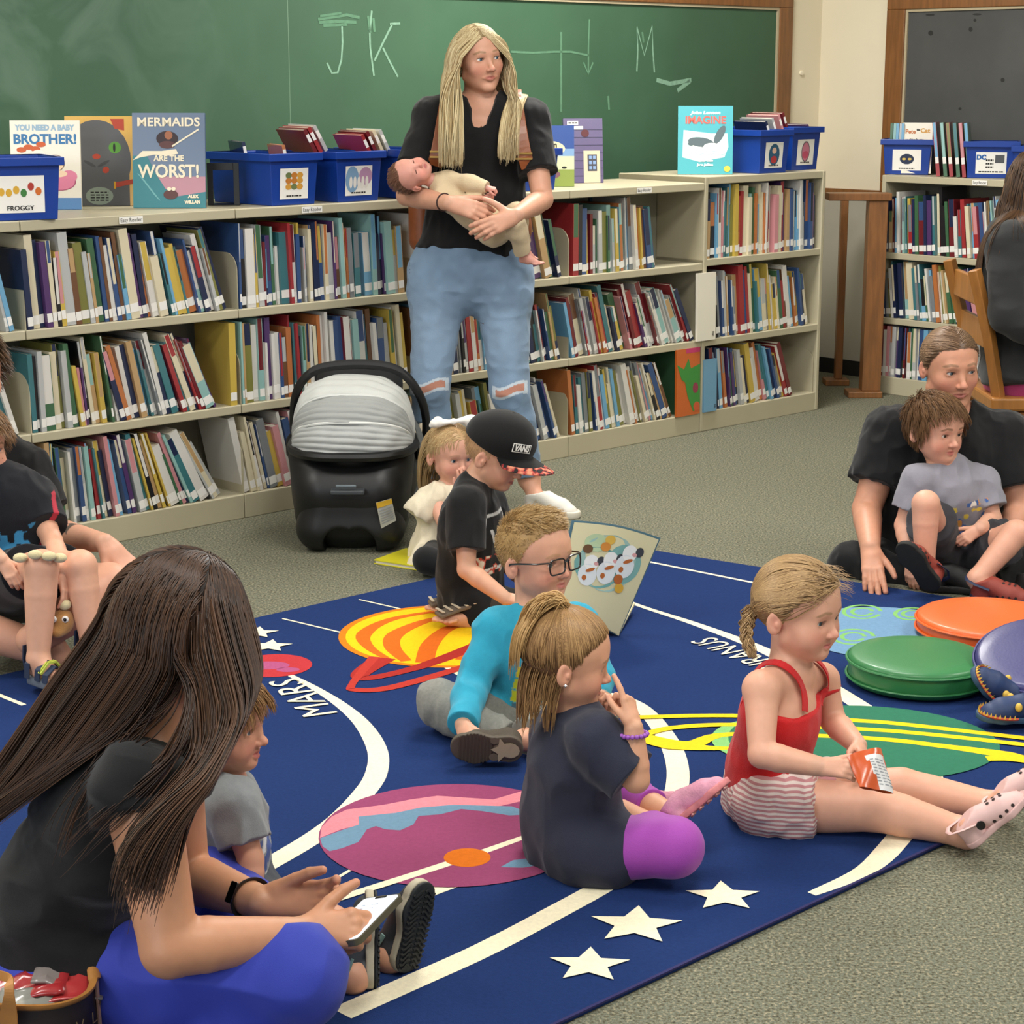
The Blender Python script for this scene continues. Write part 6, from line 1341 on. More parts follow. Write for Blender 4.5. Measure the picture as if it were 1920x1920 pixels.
# ================================================================ girl in navy with the ponytail
D = 3.5
F_ = Person('little girl with high ponytail, navy T-shirt and purple leggings, seen from behind', dict(
    pel=P(1082, 1592, D+.04), wai=P(1070, 1525, D+.02), che=P(1075, 1432, D), nek=P(1082, 1345, D), shR=P(1118, 1392, D-.1), shL=P(1050, 1378, D+.1), elR=P(1193, 1462, D-.14), wrR=P(1188, 1365, D-.13), elL=P(1130, 1440, D+.15), wrL=P(1140, 1352, D+.08),
    hiR=P(1110, 1590, D-.05), knR=P(1262, 1588, D-.11), anR=P(1165, 1522, D+.08), hiL=P(1090, 1570, D+.12), knL=P(1160, 1482, D+.22), anL=P(1246, 1524, D+.04)),
    Head(P(1068, 1230, D), (.97, .04, -.12), (.06, .05, 1), .19), skin='#d9a283', sc=1.0, front=(.88, .3, 0), pfront=(.88, .3, 0), r=dict(th=.062, kn=.05, nk=.038, pel=.11, wai=.1, che=.098), lips='#b86860', brow='#9a7c5c')
F_.hand('R', nrm(P(1176, 1300, D-.1)-F_.J['wrR']), (.75, -.6, .1), .112, curl=(.1, 1.1, 1.3, 1.4), thumb=(.3, .6, .4)); F_.hand('L', A3(.1, -.1, 1), (.7, .5, .1), .1, curl=(.9, 1, 1, 1.1))
h1, t1 = P(1258, 1560, D-.02), P(1330, 1500, D-.0)-P(1258, 1560, D-.02)
F_.finish(); F_.head.eyes(F_.root, '#46606e', look=(0, 1, 0))
navy = cloth('navy_jersey', '#2c2f40', bump=.4); J = F_.J
F_.shirt('navy_shirt', navy, .016, (.72, .6), hem=J['pel']+A3(.04, 0, -.07), hemn=A3(.25, .05, -1), sg=(.014, .02), fold=.005, ff=(17, 17, 11), h=.0026, nr=1.2, flare=.004)
F_.trousers('purple_leggings', cloth('orchid_legging', '#a347ab', rough=.6), .005, (.7, .86))
pkm = mat('pink_mesh', '#cf8fa4', .7, bump=.6, bscale=300, var=.15, vscale=60); pks = mat('coral_rubber', '#c9787a', .5, var=.25, vscale=40)
so = shoe(F_, h1, t1, A3(-.55, .35, .6), .15, 'sneaker', (pkm, pks), W=.42); tread(so, h1, t1, A3(-.55, .35, .6), .15, 7, mat('pink_tread', '#d9a09a', .6), .42)
shoe(F_, P(1215, 1535, D+.1), A3(.5, .6, -.1), A3(-.5, .3, .8), .14, 'sneaker', (pkm, pks), W=.42)
h = F_.head; ok = hairline(True, .26, .0, -.34); tie = h.w(.03, -.13, .50); pts, nn, q = scalp(h, 2600, ok, 12, 1.02)
top_ = (q[:, 2] > -.1) | (q[:, 1] > .05); lowb = ~top_
dv = tie-pts; dv -= nn*(dv*nn).sum(1)[:, None]
def pullF(p): v = tie-p; n_ = np.linalg.norm(v, axis=1, keepdims=True); return v/(n_+1e-6)*np.minimum(1, n_/.03)*.9
pt = flow(pts[top_], nrm_(dv[top_]) if False else dv[top_]/(np.linalg.norm(dv[top_], axis=1, keepdims=True)+1e-9), 14, (np.linalg.norm((tie-pts[top_]), axis=1)/12.2)[:, None], h, 0, .35, .05, 1.045, None, .006, pullF, 4, .3)
pl = flow(pts[lowb], np.tile(h.dirw(0, -.35, -1), (lowb.sum(), 1)), 14, .0125, h, .3, .8, .05, 1.04, F_.bp, .016, None, 6, .5, floor=J['nek'][2]+.012+RNG.normal(0, .018, lowb.sum()))
N = 420; r0 = tie+RNG.normal(0, .006, (N, 3)); d0 = np.tile(nrm(A3(-.75, -.05, .6)), (N, 1))+RNG.normal(0, .22, (N, 3)); pp = flow(r0, d0, 16, .0105*(1+RNG.normal(0, .12, (N, 1))), h, .36, .84, .03, 1.2, F_.bp, .02, None, 7, .4)
cl = lambda n, sd: hair_cols(n, '#7a5a3a', '#c29a68', sd, .8)
build_hair(h, F_.root, [(pt, .0011, cl(len(pt), 1)), (pl, .0011, cl(len(pl), 2)), (pp, .0012, hair_cols(N, '#94703f', '#d0ab74', 3, .9))], (*cap_mesh(h, ok, 1.015), '#735438'))
b = MB(); ti = nrm(tie-h.c); a1 = nrm(np.cross(ti, A3(0, 1, 0))); b.tube([tie+.010*(a1*math.cos(t)+np.cross(ti, a1)*math.sin(t)) for t in np.linspace(0, 6.283, 17)[:-1]], .003, 6, closed=True); b.build('hair_tie', mat('dark_elastic'), F_.root, smooth=True)
b = MB(); b.lathe([(0, -.004), (.004, 0), (0, .004)], 10, M=Matrix.Translation(h.w(.425, -.05, -.2))); b.build('earring', mat('stone', '#e6e6ea', .1, metal=.5), F_.root, smooth=True)
wr = J['wrR']; dw = nrm(J['wrR']-J['elR']); a1 = nrm(np.cross(dw, A3(0, 1, 0))); a2 = np.cross(dw, a1); e = empty('bead_bracelet', (0, 0, 0), 'purple bead bracelet on the raised wrist of the girl in navy', 'bracelet')
for k in range(18):
    t = 2*math.pi*k/18; p_ = wr-dw*.012+.0245*(a1*math.cos(t)+a2*math.sin(t)); b = MB(); b.lathe([(0, -.0046)]+[(.0046*math.cos(u), .0046*math.sin(u)) for u in np.linspace(-1.2, 1.2, 6)]+[(0, .0046)], 10, M=Matrix.Translation(p_)); b.build('bead', mat('purple_bead', '#9a55b8', .25, coat=.3), e, smooth=True)

# ================================================================ girl in red
D = 3.75
R__ = Person('little girl in red tank top and striped shorts, legs stretched out, holding a snack bag', dict(
    pel=P(1440, 1492, D+.06), wai=P(1440, 1440, D+.04), che=P(1462, 1345, D), nek=P(1482, 1255, D), shR=P(1428, 1292, D-.09), shL=P(1540, 1276, D+.1), elR=P(1428, 1415, D-.17), wrR=P(1540, 1438, D-.2), elL=P(1562, 1352, D+.08), wrL=P(1608, 1398, D-.04),
    hiR=P(1446, 1508, D-.05), knR=P(1640, 1515, D-.09), anR=P(1812, 1562, D-.15), hiL=P(1475, 1492, D+.1), knL=P(1690, 1482, D+.06), anL=P(1868, 1512, D-.02)),
    Head(P(1502, 1138, D), (.76, -.63, -.05), (.0, 0, 1), .202, cheek=1.25, open_=.85, nose=.95), skin='#dba68c', sc=1.08, front=(.9, -.36, 0), pfront=(.9, -.36, 0), r=dict(th=.062, kn=.047, ca=.043, an=.028, ua=.033), bl=.65, brow='#9c7a5a', lips='#b8605e')
J = R__.J
R__.hand('R', nrm(P(1598, 1442, D-.24)-J['wrR']), (.1, -.85, .5), .108, curl=(.5, .55, .6, .7), thumb=(.5, .3, .3)); R__.hand('L', nrm(P(1628, 1432, D-.12)-J['wrL']), (.75, -.1, .6), .106, curl=(.5, .6, .7, .8), thumb=(.5, .4, .3))
hA, tA, uA = P(1818, 1592, D-.2), P(1905, 1515, D-.2)-P(1818, 1592, D-.2), A3(-.62, .1, .75); hB, tB, uB = P(1885, 1535, D-.06), P(1950, 1470, D-.05)-P(1885, 1535, D-.06), A3(-.62, .1, .75)
R__.finish(feet=[foot_in(J['anR'], hA, tA, uA, .155, .028), foot_in(J['anL'], hB, tB, uB, .155, .028)]); R__.head.eyes(R__.root, '#3f5360', look=(0, 1, -.05))
red = cloth('red_rib', '#c41f22', bump=.5, bs=500); mid = (J['shL']+J['shR'])/2; fr = R__.front; le = R__.left
tp_ = [cone(p.a, p.b, p.ra, p.rb, p.k, p.fl, p.fr, clip=[(J['che']+R__.up*.035, R__.up), (J['pel']+A3(0, 0, -.015), -UP)]) for p in R__.sel('torso')]+[cone(J['hi'+q], lerp(J['hi'+q], J['kn'+q], .12), R__.r['th']*1.05, R__.r['th'], .03, clip=[(J['pel']+A3(0, 0, .0), -UP), (J['hiR']+fr*.02, fr)]) for q in 'RL']
R__.garment('red_tank_top', tp_, .007, red, fold=.0025, ff=(26, 26, 18), sub=[cone(J['shR']+A3(0, 0, .02), J['shR']-UP*.05, .035, .03, .006, sub=True), cone(J['shL']+A3(0, 0, .02), J['shL']-UP*.05, .035, .03, .006, sub=True)])
for s in (-1, 1):
    top = mid+le*s*.068+R__.up*.026-fr*.008; b = MB(); ch = J['che']+R__.up*.03
    pts_ = smooth([ch+le*s*.058+fr*.076, mid+le*s*.06+fr*.055-R__.up*.005, top+fr*.03+R__.up*.012, top-fr*.02+R__.up*.01, top-fr*.05-R__.up*.03, ch+le*s*.05-fr*.078], 6)
    pts_ = list(snap(pts_, R__.bp, .006))
    b.strip(pts_, .02, [nrm(p_-(mid+le*s*.05-R__.up*.04)) for p_ in pts_], .003); b.build('shoulder_strap', red, R__.root, bevel=.001)
str_ = mat('striped_seersucker', '#d8b4b0', .85, bump=.4, bscale=300); nt = str_.node_tree; tc = nt.nodes.new('ShaderNodeTexCoord'); wv = nt.nodes.new('ShaderNodeTexWave'); wv.bands_direction = 'Z'; wv.inputs['Scale'].default_value = 34; wv.inputs['Distortion'].default_value = .6; nt.links.new(tc.outputs['Object'], wv.inputs['Vector']); rp = nt.nodes.new('ShaderNodeValToRGB'); rp.color_ramp.elements[0].position = .42; rp.color_ramp.elements[1].position = .58; rp.color_ramp.elements[0].color = lin('#dccfc6'); rp.color_ramp.elements[1].color = lin('#bd8486'); nt.links.new(wv.outputs['Fac'], rp.inputs['Fac']); nt.links.new(rp.outputs['Color'], nt.nodes['Principled BSDF'].inputs['Base Color'])
R__.trousers('striped_shorts', str_, .011, (.18, .2), fold=.006, gk=(.008, .008), ff=(30, 30, 30))
pk = mat('pale_pink_foam', '#d9b3ae', .55); pkr = mat('pale_pink_sole', '#d2aca8', .6)
shoe(R__, hA, tA, uA, .158, 'clog', (pk, pkr), W=.42, holes=True); shoe(R__, hB, tB, uB, .158, 'clog', (pk, pkr), W=.42, holes=True)
y = nrm(tA); z = nrm(uA-y*np.dot(uA, y)); x = np.cross(y, z); pv = hA+x*.158*.2+y*.158*.3+z*.158*.22
for s in (-1, 1):
    pv = hA+x*.158*.215*s+y*.158*.33+z*.158*.21; b = MB(); M_ = Tm(y, z, x*s, pv); b.lathe([(0, 0), (.009, 0), (.009, .004), (0, .004)], 14, M=M_); b.build('strap_rivet', mat('black_rivet', '#141212', .4), R__.root)
h = R__.head; ok = hairline(True, .25, -.02, -.3); tie = h.w(.12, -.5, -.1); pts, nn, q = scalp(h, 2600, ok, 12, 1.02); dv = tie-pts; dv -= nn*(dv*nn).sum(1)[:, None]
def pullR(p): v = tie-p; n_ = np.linalg.norm(v, axis=1, keepdims=True); return v/(n_+1e-6)*np.minimum(1, n_/.03)*.8+vnoise(p*45, 4)[:, None]*A3(0, 0, .35)
pt = flow(pts, dv/(np.linalg.norm(dv, axis=1, keepdims=True)+1e-9), 16, (np.linalg.norm((tie-pts), axis=1)/13.0)[:, None], h, 0, .45, .12, 1.05, None, .006, pullR, 4, .5)
wisp = pts[q[:, 1] > .12][:90]; wd = flow(wisp, np.tile(h.dirw(.2, 1, .5), (len(wisp), 1)), 6, .008, h, .1, .85, .2, 1.07, seed=9)
tail = []
for k in range(3):
    for j in range(40):
        o_ = RNG.normal(0, .0035, 3); u = np.linspace(0, 1, 22); ph = 2*math.pi*(1.9*u+k/3); base = tie+np.outer(u, P(1412, 1232, D-.06)-tie)+np.outer(np.sin(u*3.14)*.012, A3(-1, 0, 0))
        wdt = .0115*(1-.55*u); tail.append(base+np.stack([np.cos(ph)*wdt, np.sin(2*ph)*wdt*.6, 0*u], 1)+o_*(1-.3*u)[:, None])
tail = np.array(tail); cl = lambda n, sd, am=.75: hair_cols(n, '#7c6040', '#c2a070', sd, am)
build_hair(h, R__.root, [(pt, .0011, cl(len(pt), 1)), (wd, .0005, cl(len(wd), 2)), (tail, .0016, cl(len(tail), 3, .6))], (*cap_mesh(h, ok, 1.012), '#7d6446'))
# snack bag in her hands
sn = empty('snack_bag', (0, 0, 0), 'open orange and white snack bag held by the girl in red', 'bag'); q4 = [P(1588, 1420, D-.22), P(1652, 1404, D-.2), P(1676, 1488, D-.26), P(1612, 1476, D-.28)]
nb = nrm(np.cross(q4[1]-q4[0], q4[3]-q4[0])); nb = nb if nb[1] < 0 else -nb
def bagpt(s, t, k): return lerp(lerp(q4[0], q4[1], s), lerp(q4[3], q4[2], s), t)+nb*k*.016*math.sin(math.pi*min(max(s, 0), 1))**.6*(.25+.75*math.sin(math.pi*min(t*.8+.2, 1)))+nb*.0015*math.sin(9*s+7*t)*k
N = 12; b = MB(); 
for k in (1, -1):
    vs = [bagpt(i/N, j/N, k) for j in range(N+1) for i in range(N+1)]; fs = [(j*(N+1)+i, j*(N+1)+i+1, (j+1)*(N+1)+i+1, (j+1)*(N+1)+i) for j in range(N) for i in range(N)]; base_ = len(b.v); b.v += [tuple(v) for v in vs]; b.f += [tuple(x_+base_ for x_ in f) for f in fs]; b.m += [(1 if (i/N > .34+.25*(j/N) and j > 1) else 0) if k == 1 else 0 for j in range(N) for i in range(N)]
b.build('foil_bag', [mat('orange_foil', '#c2511e', .3, coat=.4), mat('white_foil', '#d6d6d6', .3, coat=.3)], sn, smooth=True)
b = MB()
for j in range(9):
    for s in (.55, .72, .86):
        t0 = .3+.07*j; b.poly([bagpt(s-.05+.2*(t0-.3), t0, 1)+nb*.0008, bagpt(s+.06+.2*(t0-.3), t0, 1)+nb*.0008, bagpt(s+.06+.2*(t0-.3), t0+.02, 1)+nb*.0008, bagpt(s-.05+.2*(t0-.3), t0+.02, 1)+nb*.0008], 0)
b.build('fine_print', mat('grey_print', '#8d9298', .6), sn)
# ================================================================ woman in the left foreground
D = 2.92
H_ = Person('dark-haired woman in black top and blue trousers sitting in the left foreground with phone', dict(
    pel=P(85, 1800, D+.03), wai=P(120, 1690, D+.0), che=P(195, 1545, D-.02), nek=P(262, 1400, D), shR=P(262, 1478, D-.15), shL=P(315, 1450, D+.16), elR=P(318, 1778, D-.25), wrR=P(560, 1752, D-.17), elL=P(345, 1640, D+.2), wrL=P(490, 1692, D+.03),
    hiR=P(130, 1835, D-.08), knR=P(548, 1830, D-.19), anR=P(330, 1985, D-.12), hiL=P(150, 1800, D+.13), knL=P(398, 1668, D+.3), anL=P(560, 1860, D+.1)),
    Head(P(345, 1172, D), (.86, .3, -.42), (.4, .1, .95), .232, child=False), child=False, skin='#c68e6c', sc=.98, front=(.93, .3, -.2), r=dict(ua=.054, el=.044, fa=.043, wr=.027, th=.084, kn=.066, ca=.062, pel=.17, wai=.14, che=.15))
J = H_.J
H_.hand('R', nrm(A3(.95, .22, .02)), (-.1, -.75, .65), .178, curl=(.75, .85, .95, 1.05), thumb=(.75, -.05, .25), spread=.05)
H_.hand('L', nrm(A3(.93, -.05, .06)), (.1, .75, -.45), .178, curl=(.45, .5, .55, .6), thumb=(.4, .35, .3), spread=.05)
H_.finish(feet=[foot_prims(J['anR'], A3(.9, -.2, -.2), A3(0, -.3, .9), .22, .034)])
fr, le, up_ = H_.front, H_.left, H_.up
H_.shirt('black_top', blk, .013, (.10, .10), hem=lerp(J['pel'], J['wai'], .28), sg=(.008, .009), fold=.007, ff=(9, 9, 24), nr=1.5, h=.004)
nk_ = J['nek']-fr*.10-up_*.06
H_.trousers('royal_blue_trousers', cloth('royal_blue_crepe', '#3340a6', rough=.7, bump=.15), .014, (.9, .9), fold=.012, ff=(9, 9, 9), h=.004, waist=lerp(J['pel'], J['wai'], .5), gk=(.02, .02))
# bare skin shown by the square back neckline
sk = mat('skin'); c_ = J['che']; pts_ = []
for i in range(9):
    for j in range(9):
        s, t = -.075+.15*i/8, .05+.13*j/8; pts_.append(c_+le*s+up_*t-fr*.2)
pp_ = np.array(pts_)
for _ in range(60):
    d = field(H_.bp, pp_, .3); pp_ = pp_+fr*np.clip(d-.0125, 0, .01)[:, None]
good_ = np.abs(field(H_.bp, pp_, .3)-.0125) < .006; fq_ = np.array([(i*9+j, (i+1)*9+j, (i+1)*9+j+1, i*9+j+1) for i in range(8) for j in range(8)]); fq_ = fq_[good_[fq_].all(1)]; pp_ = np.where(good_[:, None], pp_, pp_[good_][0])
me_ = mesh_np('neckline_skin', pp_, fq_, True, np.tile(l3('#c68e6c'), (81, 1))); link('back_neckline', me_, H_.root, sk)
# long dark hair
h = H_.head; ok = hairline(False, .34, .1, -.3); pts, nn, q = scalp(h, 5200, ok, 21, 1.06); sg = np.where(q[:, 0] > .02, 1., -1.)
d0 = np.stack([sg*.9, -.1-.9*(q[:, 1] < -.05), -.3+0*sg], 1)@h.R; bk = (q[:, 1] < -.1)
fl_ = np.where(bk, 0.40, .385)+np.random.default_rng(4).normal(0, .028, len(pts)); dirb = nrm(A3(-.85, -.05, -.5))
coll = H_.bp
lm_ = np.array([P(u, v, D-.12)[[2, 0]] for u, v in ((352, 1640), (374, 1540), (390, 1450), (402, 1370), (436, 1300), (470, 1240), (476, 1150), (470, 1000))])
lb_ = np.array([P(u, v, D-.1)[[2, 0]] for u, v in ((-60, 1560), (30, 1480), (130, 1405), (225, 1350), (320, 1300), (400, 1240), (470, 1150))])
jit_ = np.random.default_rng(8).uniform(-.12, .0, len(pts))*.9
def pullH(p):
    l = h.loc(p); o = np.zeros_like(p)
    face = (l[:, 1] > .0) & (l[:, 2] < .36) & (l[:, 2] > -.5)
    o += np.where(face[:, None], sg[:, None]*h.R[0]*.75+h.R[1]*.05, 0)
    lowm = (l[:, 2] < -.15)
    o[:, 0] += np.clip((np.interp(p[:, 2], lm_[:, 0], lm_[:, 1])+jit_*np.clip(-l[:, 2], 0, 1)-p[:, 0])*14, -1.3, 0)*(l[:, 2] < .25)
    xl_ = np.interp(p[:, 2], lm_[:, 0], lm_[:, 1])-.064; o[:, 0] += np.clip((xl_-p[:, 0])*12, 0, 1.0)*(~bk)*(l[:, 2] < -.05)
    o[:, 0] += np.clip((np.interp(p[:, 2], lb_[:, 0], lb_[:, 1])+jit_*.5-p[:, 0])*14, -1.5, 0)*bk*(l[:, 2] < .1)
    o += np.where((lowm & bk)[:, None], dirb*.75, 0)+np.where((lowm & ~bk & (sg > 0))[:, None], A3(-.1, -.25, -.1), 0)
    o += .10*np.stack([vnoise(p*13+1, 1), vnoise(p*13+5, 2), vnoise(p*13+9, 3)*.4], 1)*np.clip(-l[:, 2:3]*1.6, 0, 1.6)
    return o
pa = flow(pts, d0, 40, .0185*(1+RNG.normal(0, .05, (len(pts), 1))), h, .5, .78, .02, 1.085, coll, .02, pullH, 3, .45, floor=fl_)
cols = hair_cols(len(pa), '#1d130e', '#5a3d29', 4, .75); build_hair(h, H_.root, [(pa, .0016, cols)], (*cap_mesh(h, ok, 1.06), '#1c120d'), rough=.38)
# smart band
dw = nrm(J['wrL']-J['elL']); wr = J['wrL']-dw*.035; a1 = nrm(np.cross(dw, UP)); a2 = np.cross(dw, a1); b = MB(); ring = [wr+.0345*(a1*math.cos(t)+.9*a2*math.sin(t)) for t in np.linspace(0, 6.283, 33)[:-1]]
bn = empty('wristband', (0, 0, 0), 'black fitness band on the left wrist of the woman with the phone', 'wristband'); b.tube(ring, .009, 8, closed=True, flat=(1.0, .28)); b.build('strap', mat('black_silicone', '#0c0c0d', .5), bn, smooth=True)
pp_ = min(ring, key=lambda r: r[1]-.6*r[2]); nn_ = nrm(pp_-wr); b = MB(); tt = np.cross(nn_, dw); v = [pp_+nn_*.003+dw*x+tt*y for x, y in ((-.009, -.018), (.009, -.018), (.009, .018), (-.009, .018))]; b.poly(v, 0, .004, nn_); b.build('display', mat('black_glass', '#050506', .08), bn, bevel=.0015)
# phone
pc = P(678, 1726, D-.10); L_ = nrm(A3(.40, .9, .1)); n_ = A3(-.45, -.35, .82); n_ = nrm(n_-L_*np.dot(n_, L_)); wv_ = np.cross(n_, L_); ph = empty('phone', (0, 0, 0), 'smartphone with lit screen and olive case in the woman\'s hands', 'phone')
def slab(hw, hl, z0, z1, rad, m, name, par, uo=(0, 0), n=6, mi=0):
    ps = []
    for cx, cy, a0 in ((1, 1, 0), (-1, 1, 90), (-1, -1, 180), (1, -1, 270)):
        for k in range(n+1):
            a = math.radians(a0+90*k/n); ps.append(pc+wv_*(uo[0]+cx*(hw-rad)+rad*math.cos(a))+L_*(uo[1]+cy*(hl-rad)+rad*math.sin(a))+n_*z0)
    b = MB(); b.poly(ps, 0, z1-z0, n_); return b.build(name, m, par)
slab(.0385, .0765, -.006, .004, .011, mat('olive_case', '#4a4634', .5), 'case', ph); scr = slab(.0345, .0725, .004, .0046, .008, mat('screen_lit', '#dfe6f2', .1, emit=.55), 'screen', ph)
slab(.011, .003, .0046, .0049, .002, mat('black_glass'), 'notch', scr, (0, .069))
b = MB()
for i in range(9):
    for k in range(2): w_ = .006+.012*((i*7+k*3) % 5)/5; c_ = pc+L_*(.045-.0125*i)+wv_*(.02-.022*k)+n_*.0048; b.poly([c_+wv_*x+L_*y for x, y in ((-w_/2, -.001), (w_/2, -.001), (w_/2, .001), (-w_/2, .001))], 0)
b.build('screen_text', mat('screen_grey', '#8890a0', .5), scr)

# ================================================================ small boy in front of her
D = 3.33
I_ = Person('small boy in grey T-shirt sitting before the dark-haired woman, watching right', dict(
    pel=P(425, 1662, D+.04), wai=P(424, 1612, D+.02), che=P(424, 1545, D), nek=P(420, 1468, D), shR=P(438, 1508, D-.09), shL=P(415, 1500, D+.1), elR=P(470, 1612, D-.12), wrR=P(470, 1700, D-.15), elL=P(460, 1600, D+.14), wrL=P(500, 1690, D+.05),
    hiR=P(440, 1690, D-.06), knR=P(585, 1755, D-.22), anR=P(662, 1832, D-.36), hiL=P(440, 1680, D+.1), knL=P(620, 1735, D-.12), anL=P(732, 1795, D-.28)),
    Head(P(420, 1346, D), (.95, -.24, -.02), (.0, 0, 1), .188, cheek=1.1, nose=1.05, mouth=.012), skin='#d39b7e', sc=.95, front=(.95, -.25, 0), pfront=(.95, -.25, 0), brow='#9a7a58', brs=.4, lips='#b8605c', r=dict(nk=.036))
J = I_.J
I_.hand('R', A3(.3, -.35, -.6), (.3, -.8, .5), .1, curl=(.3, .35, .4, .5)); I_.hand('L', A3(.6, -.2, -.4), (.2, .2, .9), .1)
h1, t1, u1 = P(700, 1856, D-.35), A3(.0, .25, 1.0), A3(-.95, -.1, .1); h2, t2, u2 = P(757, 1826, D-.30), A3(.22, .1, 1), A3(-.68, .70, .1)
I_.finish(feet=[foot_in(J['anR'], h1, t1, u1, .15, .026), foot_in(J['anL'], h2, t2, u2, .15, .026)]); I_.head.eyes(I_.root, '#4b6a86', look=(0, 1, .02))
def i_col(V):
    c = np.tile(l3('#868a8c'), (len(V), 1)); c = c*(1+.06*vnoise(V*260, 2)[:, None]); q = V-J['che']; x = q@I_.left; z = q@I_.up; f = q@I_.front; m = (f > .02)
    g = vnoise(V*55+2, 6); a = m & (np.abs(x+.02) < .055) & (z < .0) & (z > -.09); c[a & (g > .12)] = l3('#27468c'); c[a & (g < -.35)] = l3('#d8dadc'); c[m & (np.abs(x+.02) < .04) & (np.abs(z+.1) < .008) & (g > -.2)] = l3('#d8dadc'); return c
I_.shirt('grey_shirt', M_cv, .009, (.6, .6), hem=J['pel'], sg=(.012, .018), fold=.005, colour=i_col, nr=1.2)
I_.trousers('grey_shorts', cloth('slate_cotton', '#3c4148'), .009, (.35, .35), fold=.004)
cgr = mat('slate_foam', '#3a3f45', .6); csl = mat('charcoal_sole', '#24282b', .7, bump=.2); cmi = mat('mint_foam', '#7fa09a', .6)
for (hh_, tt_, uu_) in ((h1, t1, u1), (h2, t2, u2)):
    o_ = shoe(I_, hh_, tt_, uu_, .165, 'clog', (cgr, mat('cream_midsole', '#bdb49c', .6), csl, cmi), W=.44)
    y = nrm(tt_); z = nrm(uu_-y*np.dot(uu_, y)); x = np.cross(y, z); hw = .22; cl = [(hh_-z*.001, z), (hh_-z*.006, -z)]
    V, F = sdf_mesh([cone(hh_+y*.165*hw*.88, hh_+y*.165*.45, hw*.8*.165, hw*.7*.165, 0, clip=cl), cone(hh_+y*.165*.45, hh_+y*.165*.7+x*.0025, hw*.7*.165, hw*.95*.165, .003, clip=cl), cone(hh_+y*.165*.7+x*.0025, hh_+y*.165*.84, hw*.95*.165, hw*.8*.165, .002, clip=cl)], .0018); os_ = link('outsole', mesh_np('outsole', V, F), o_, csl)
    tread(os_, hh_-z*.0062, tt_, uu_, .165, 15, mat('tread_black', '#1a1d1f', .7), .42)
cut_hair(I_, '#7a5534', '#b08a5c', 3000, 8, .0065, .24, -.02, -.25, 6, comb=(-.3, .75, -.35), r=.0008, capoff=1.015, lift=1.03, grav=.25, noise=.18)

# ================================================================ woman on the right with the boy
D = 5.92
J_ = Person('woman in black T-shirt with pulled-back hair sitting cross-legged behind a small boy', dict(
    pel=P(1748, 1048, D+.06), wai=P(1756, 972, D+.03), che=P(1772, 872, D), nek=P(1780, 782, D), shR=P(1672, 812, D), shL=P(1882, 822, D), elR=P(1625, 955, D-.08), wrR=P(1632, 1028, D-.28), elL=P(1912, 955, D-.08), wrL=P(1880, 1030, D-.2),
    hiR=P(1695, 1062, D+.04), knR=P(1600, 1062, D-.12), anR=P(1735, 1092, D-.26), hiL=P(1805, 1062, D+.04), knL=P(1930, 1062, D-.15), anL=P(1850, 1090, D-.3)),
    Head(P(1782, 688, D-.02), (.2, -.95, -.1), (-.04, 0, 1), .243, child=False, open_=.72, cheek=1.1), child=False, skin='#cd9478', sc=1.1, r=dict(che=.178, wai=.178, pel=.205, ua=.057, el=.045, fa=.044, wr=.03, sh=.062, th=.094, ca=.063, kn=.068), brow='#8a6a50', bl=.6, lips='#b06660', pfront=(0, -1, 0))
J = J_.J
J_.hand('R', A3(-.05, -.8, -.55), (-.2, -.5, .85), .185, curl=(.1, .12, .15, .2), thumb=(.6, .1, .3), spread=.07); J_.hand('L', A3(-.5, -.5, -.4), (0, -.8, .5), .18)
J_.finish(); J_.head.eyes(J_.root, '#5a6a70', look=(-.35, 1, -.05))
J_.shirt('black_shirt', blk, .013, (.62, .62), hem=lerp(J['pel'], J['wai'], -.1), sg=(.018, .028), fold=.006, vneck=.05, nr=1.5, flare=.01)
J_.trousers('black_leggings', cloth('black_legging'), .008, (.97, .97), fold=.004)
sb_ = mat('black_sneaker', '#101011', .6); shoe(J_, G(1900, 1118), A3(.55, -.8, 0), A3(.2, .1, 1), .24, 'sneaker', (sb_, mat('white_rubber'))); shoe(J_, G(1725, 1106), A3(.9, -.2, 0), A3(0, .1, 1), .24, 'sneaker', (sb_, sb_))
h = J_.head; ok = hairline(False, .33, .02, -.3); pts, nn, q = scalp(h, 2600, ok, 5, 1.02); tie = h.w(0, -.52, .05); dv = tie-pts+h.R[0]*0; dv -= nn*(dv*nn).sum(1)[:, None]; sgx = np.sign(q[:, 0])[:, None]
def pullJ(p): v = tie-p; n_ = np.linalg.norm(v, axis=1, keepdims=True); return v/(n_+1e-6)*.5+sgx*h.R[0]*np.clip((h.loc(p)[:, 1:2])*1.6, 0, .6)
pa = flow(pts, dv/(np.linalg.norm(dv, axis=1, keepdims=True)+1e-9)+sgx*h.R[0]*.8, 14, (np.linalg.norm(tie-pts, axis=1)/11.5)[:, None], h, 0, .5, .03, 1.03, None, .006, pullJ, 4, .2)
build_hair(h, J_.root, [(pa, .0011, hair_cols(len(pa), '#5a422f', '#97785a', 4, .7))], (*cap_mesh(h, ok, 1.012), '#5c4532'))

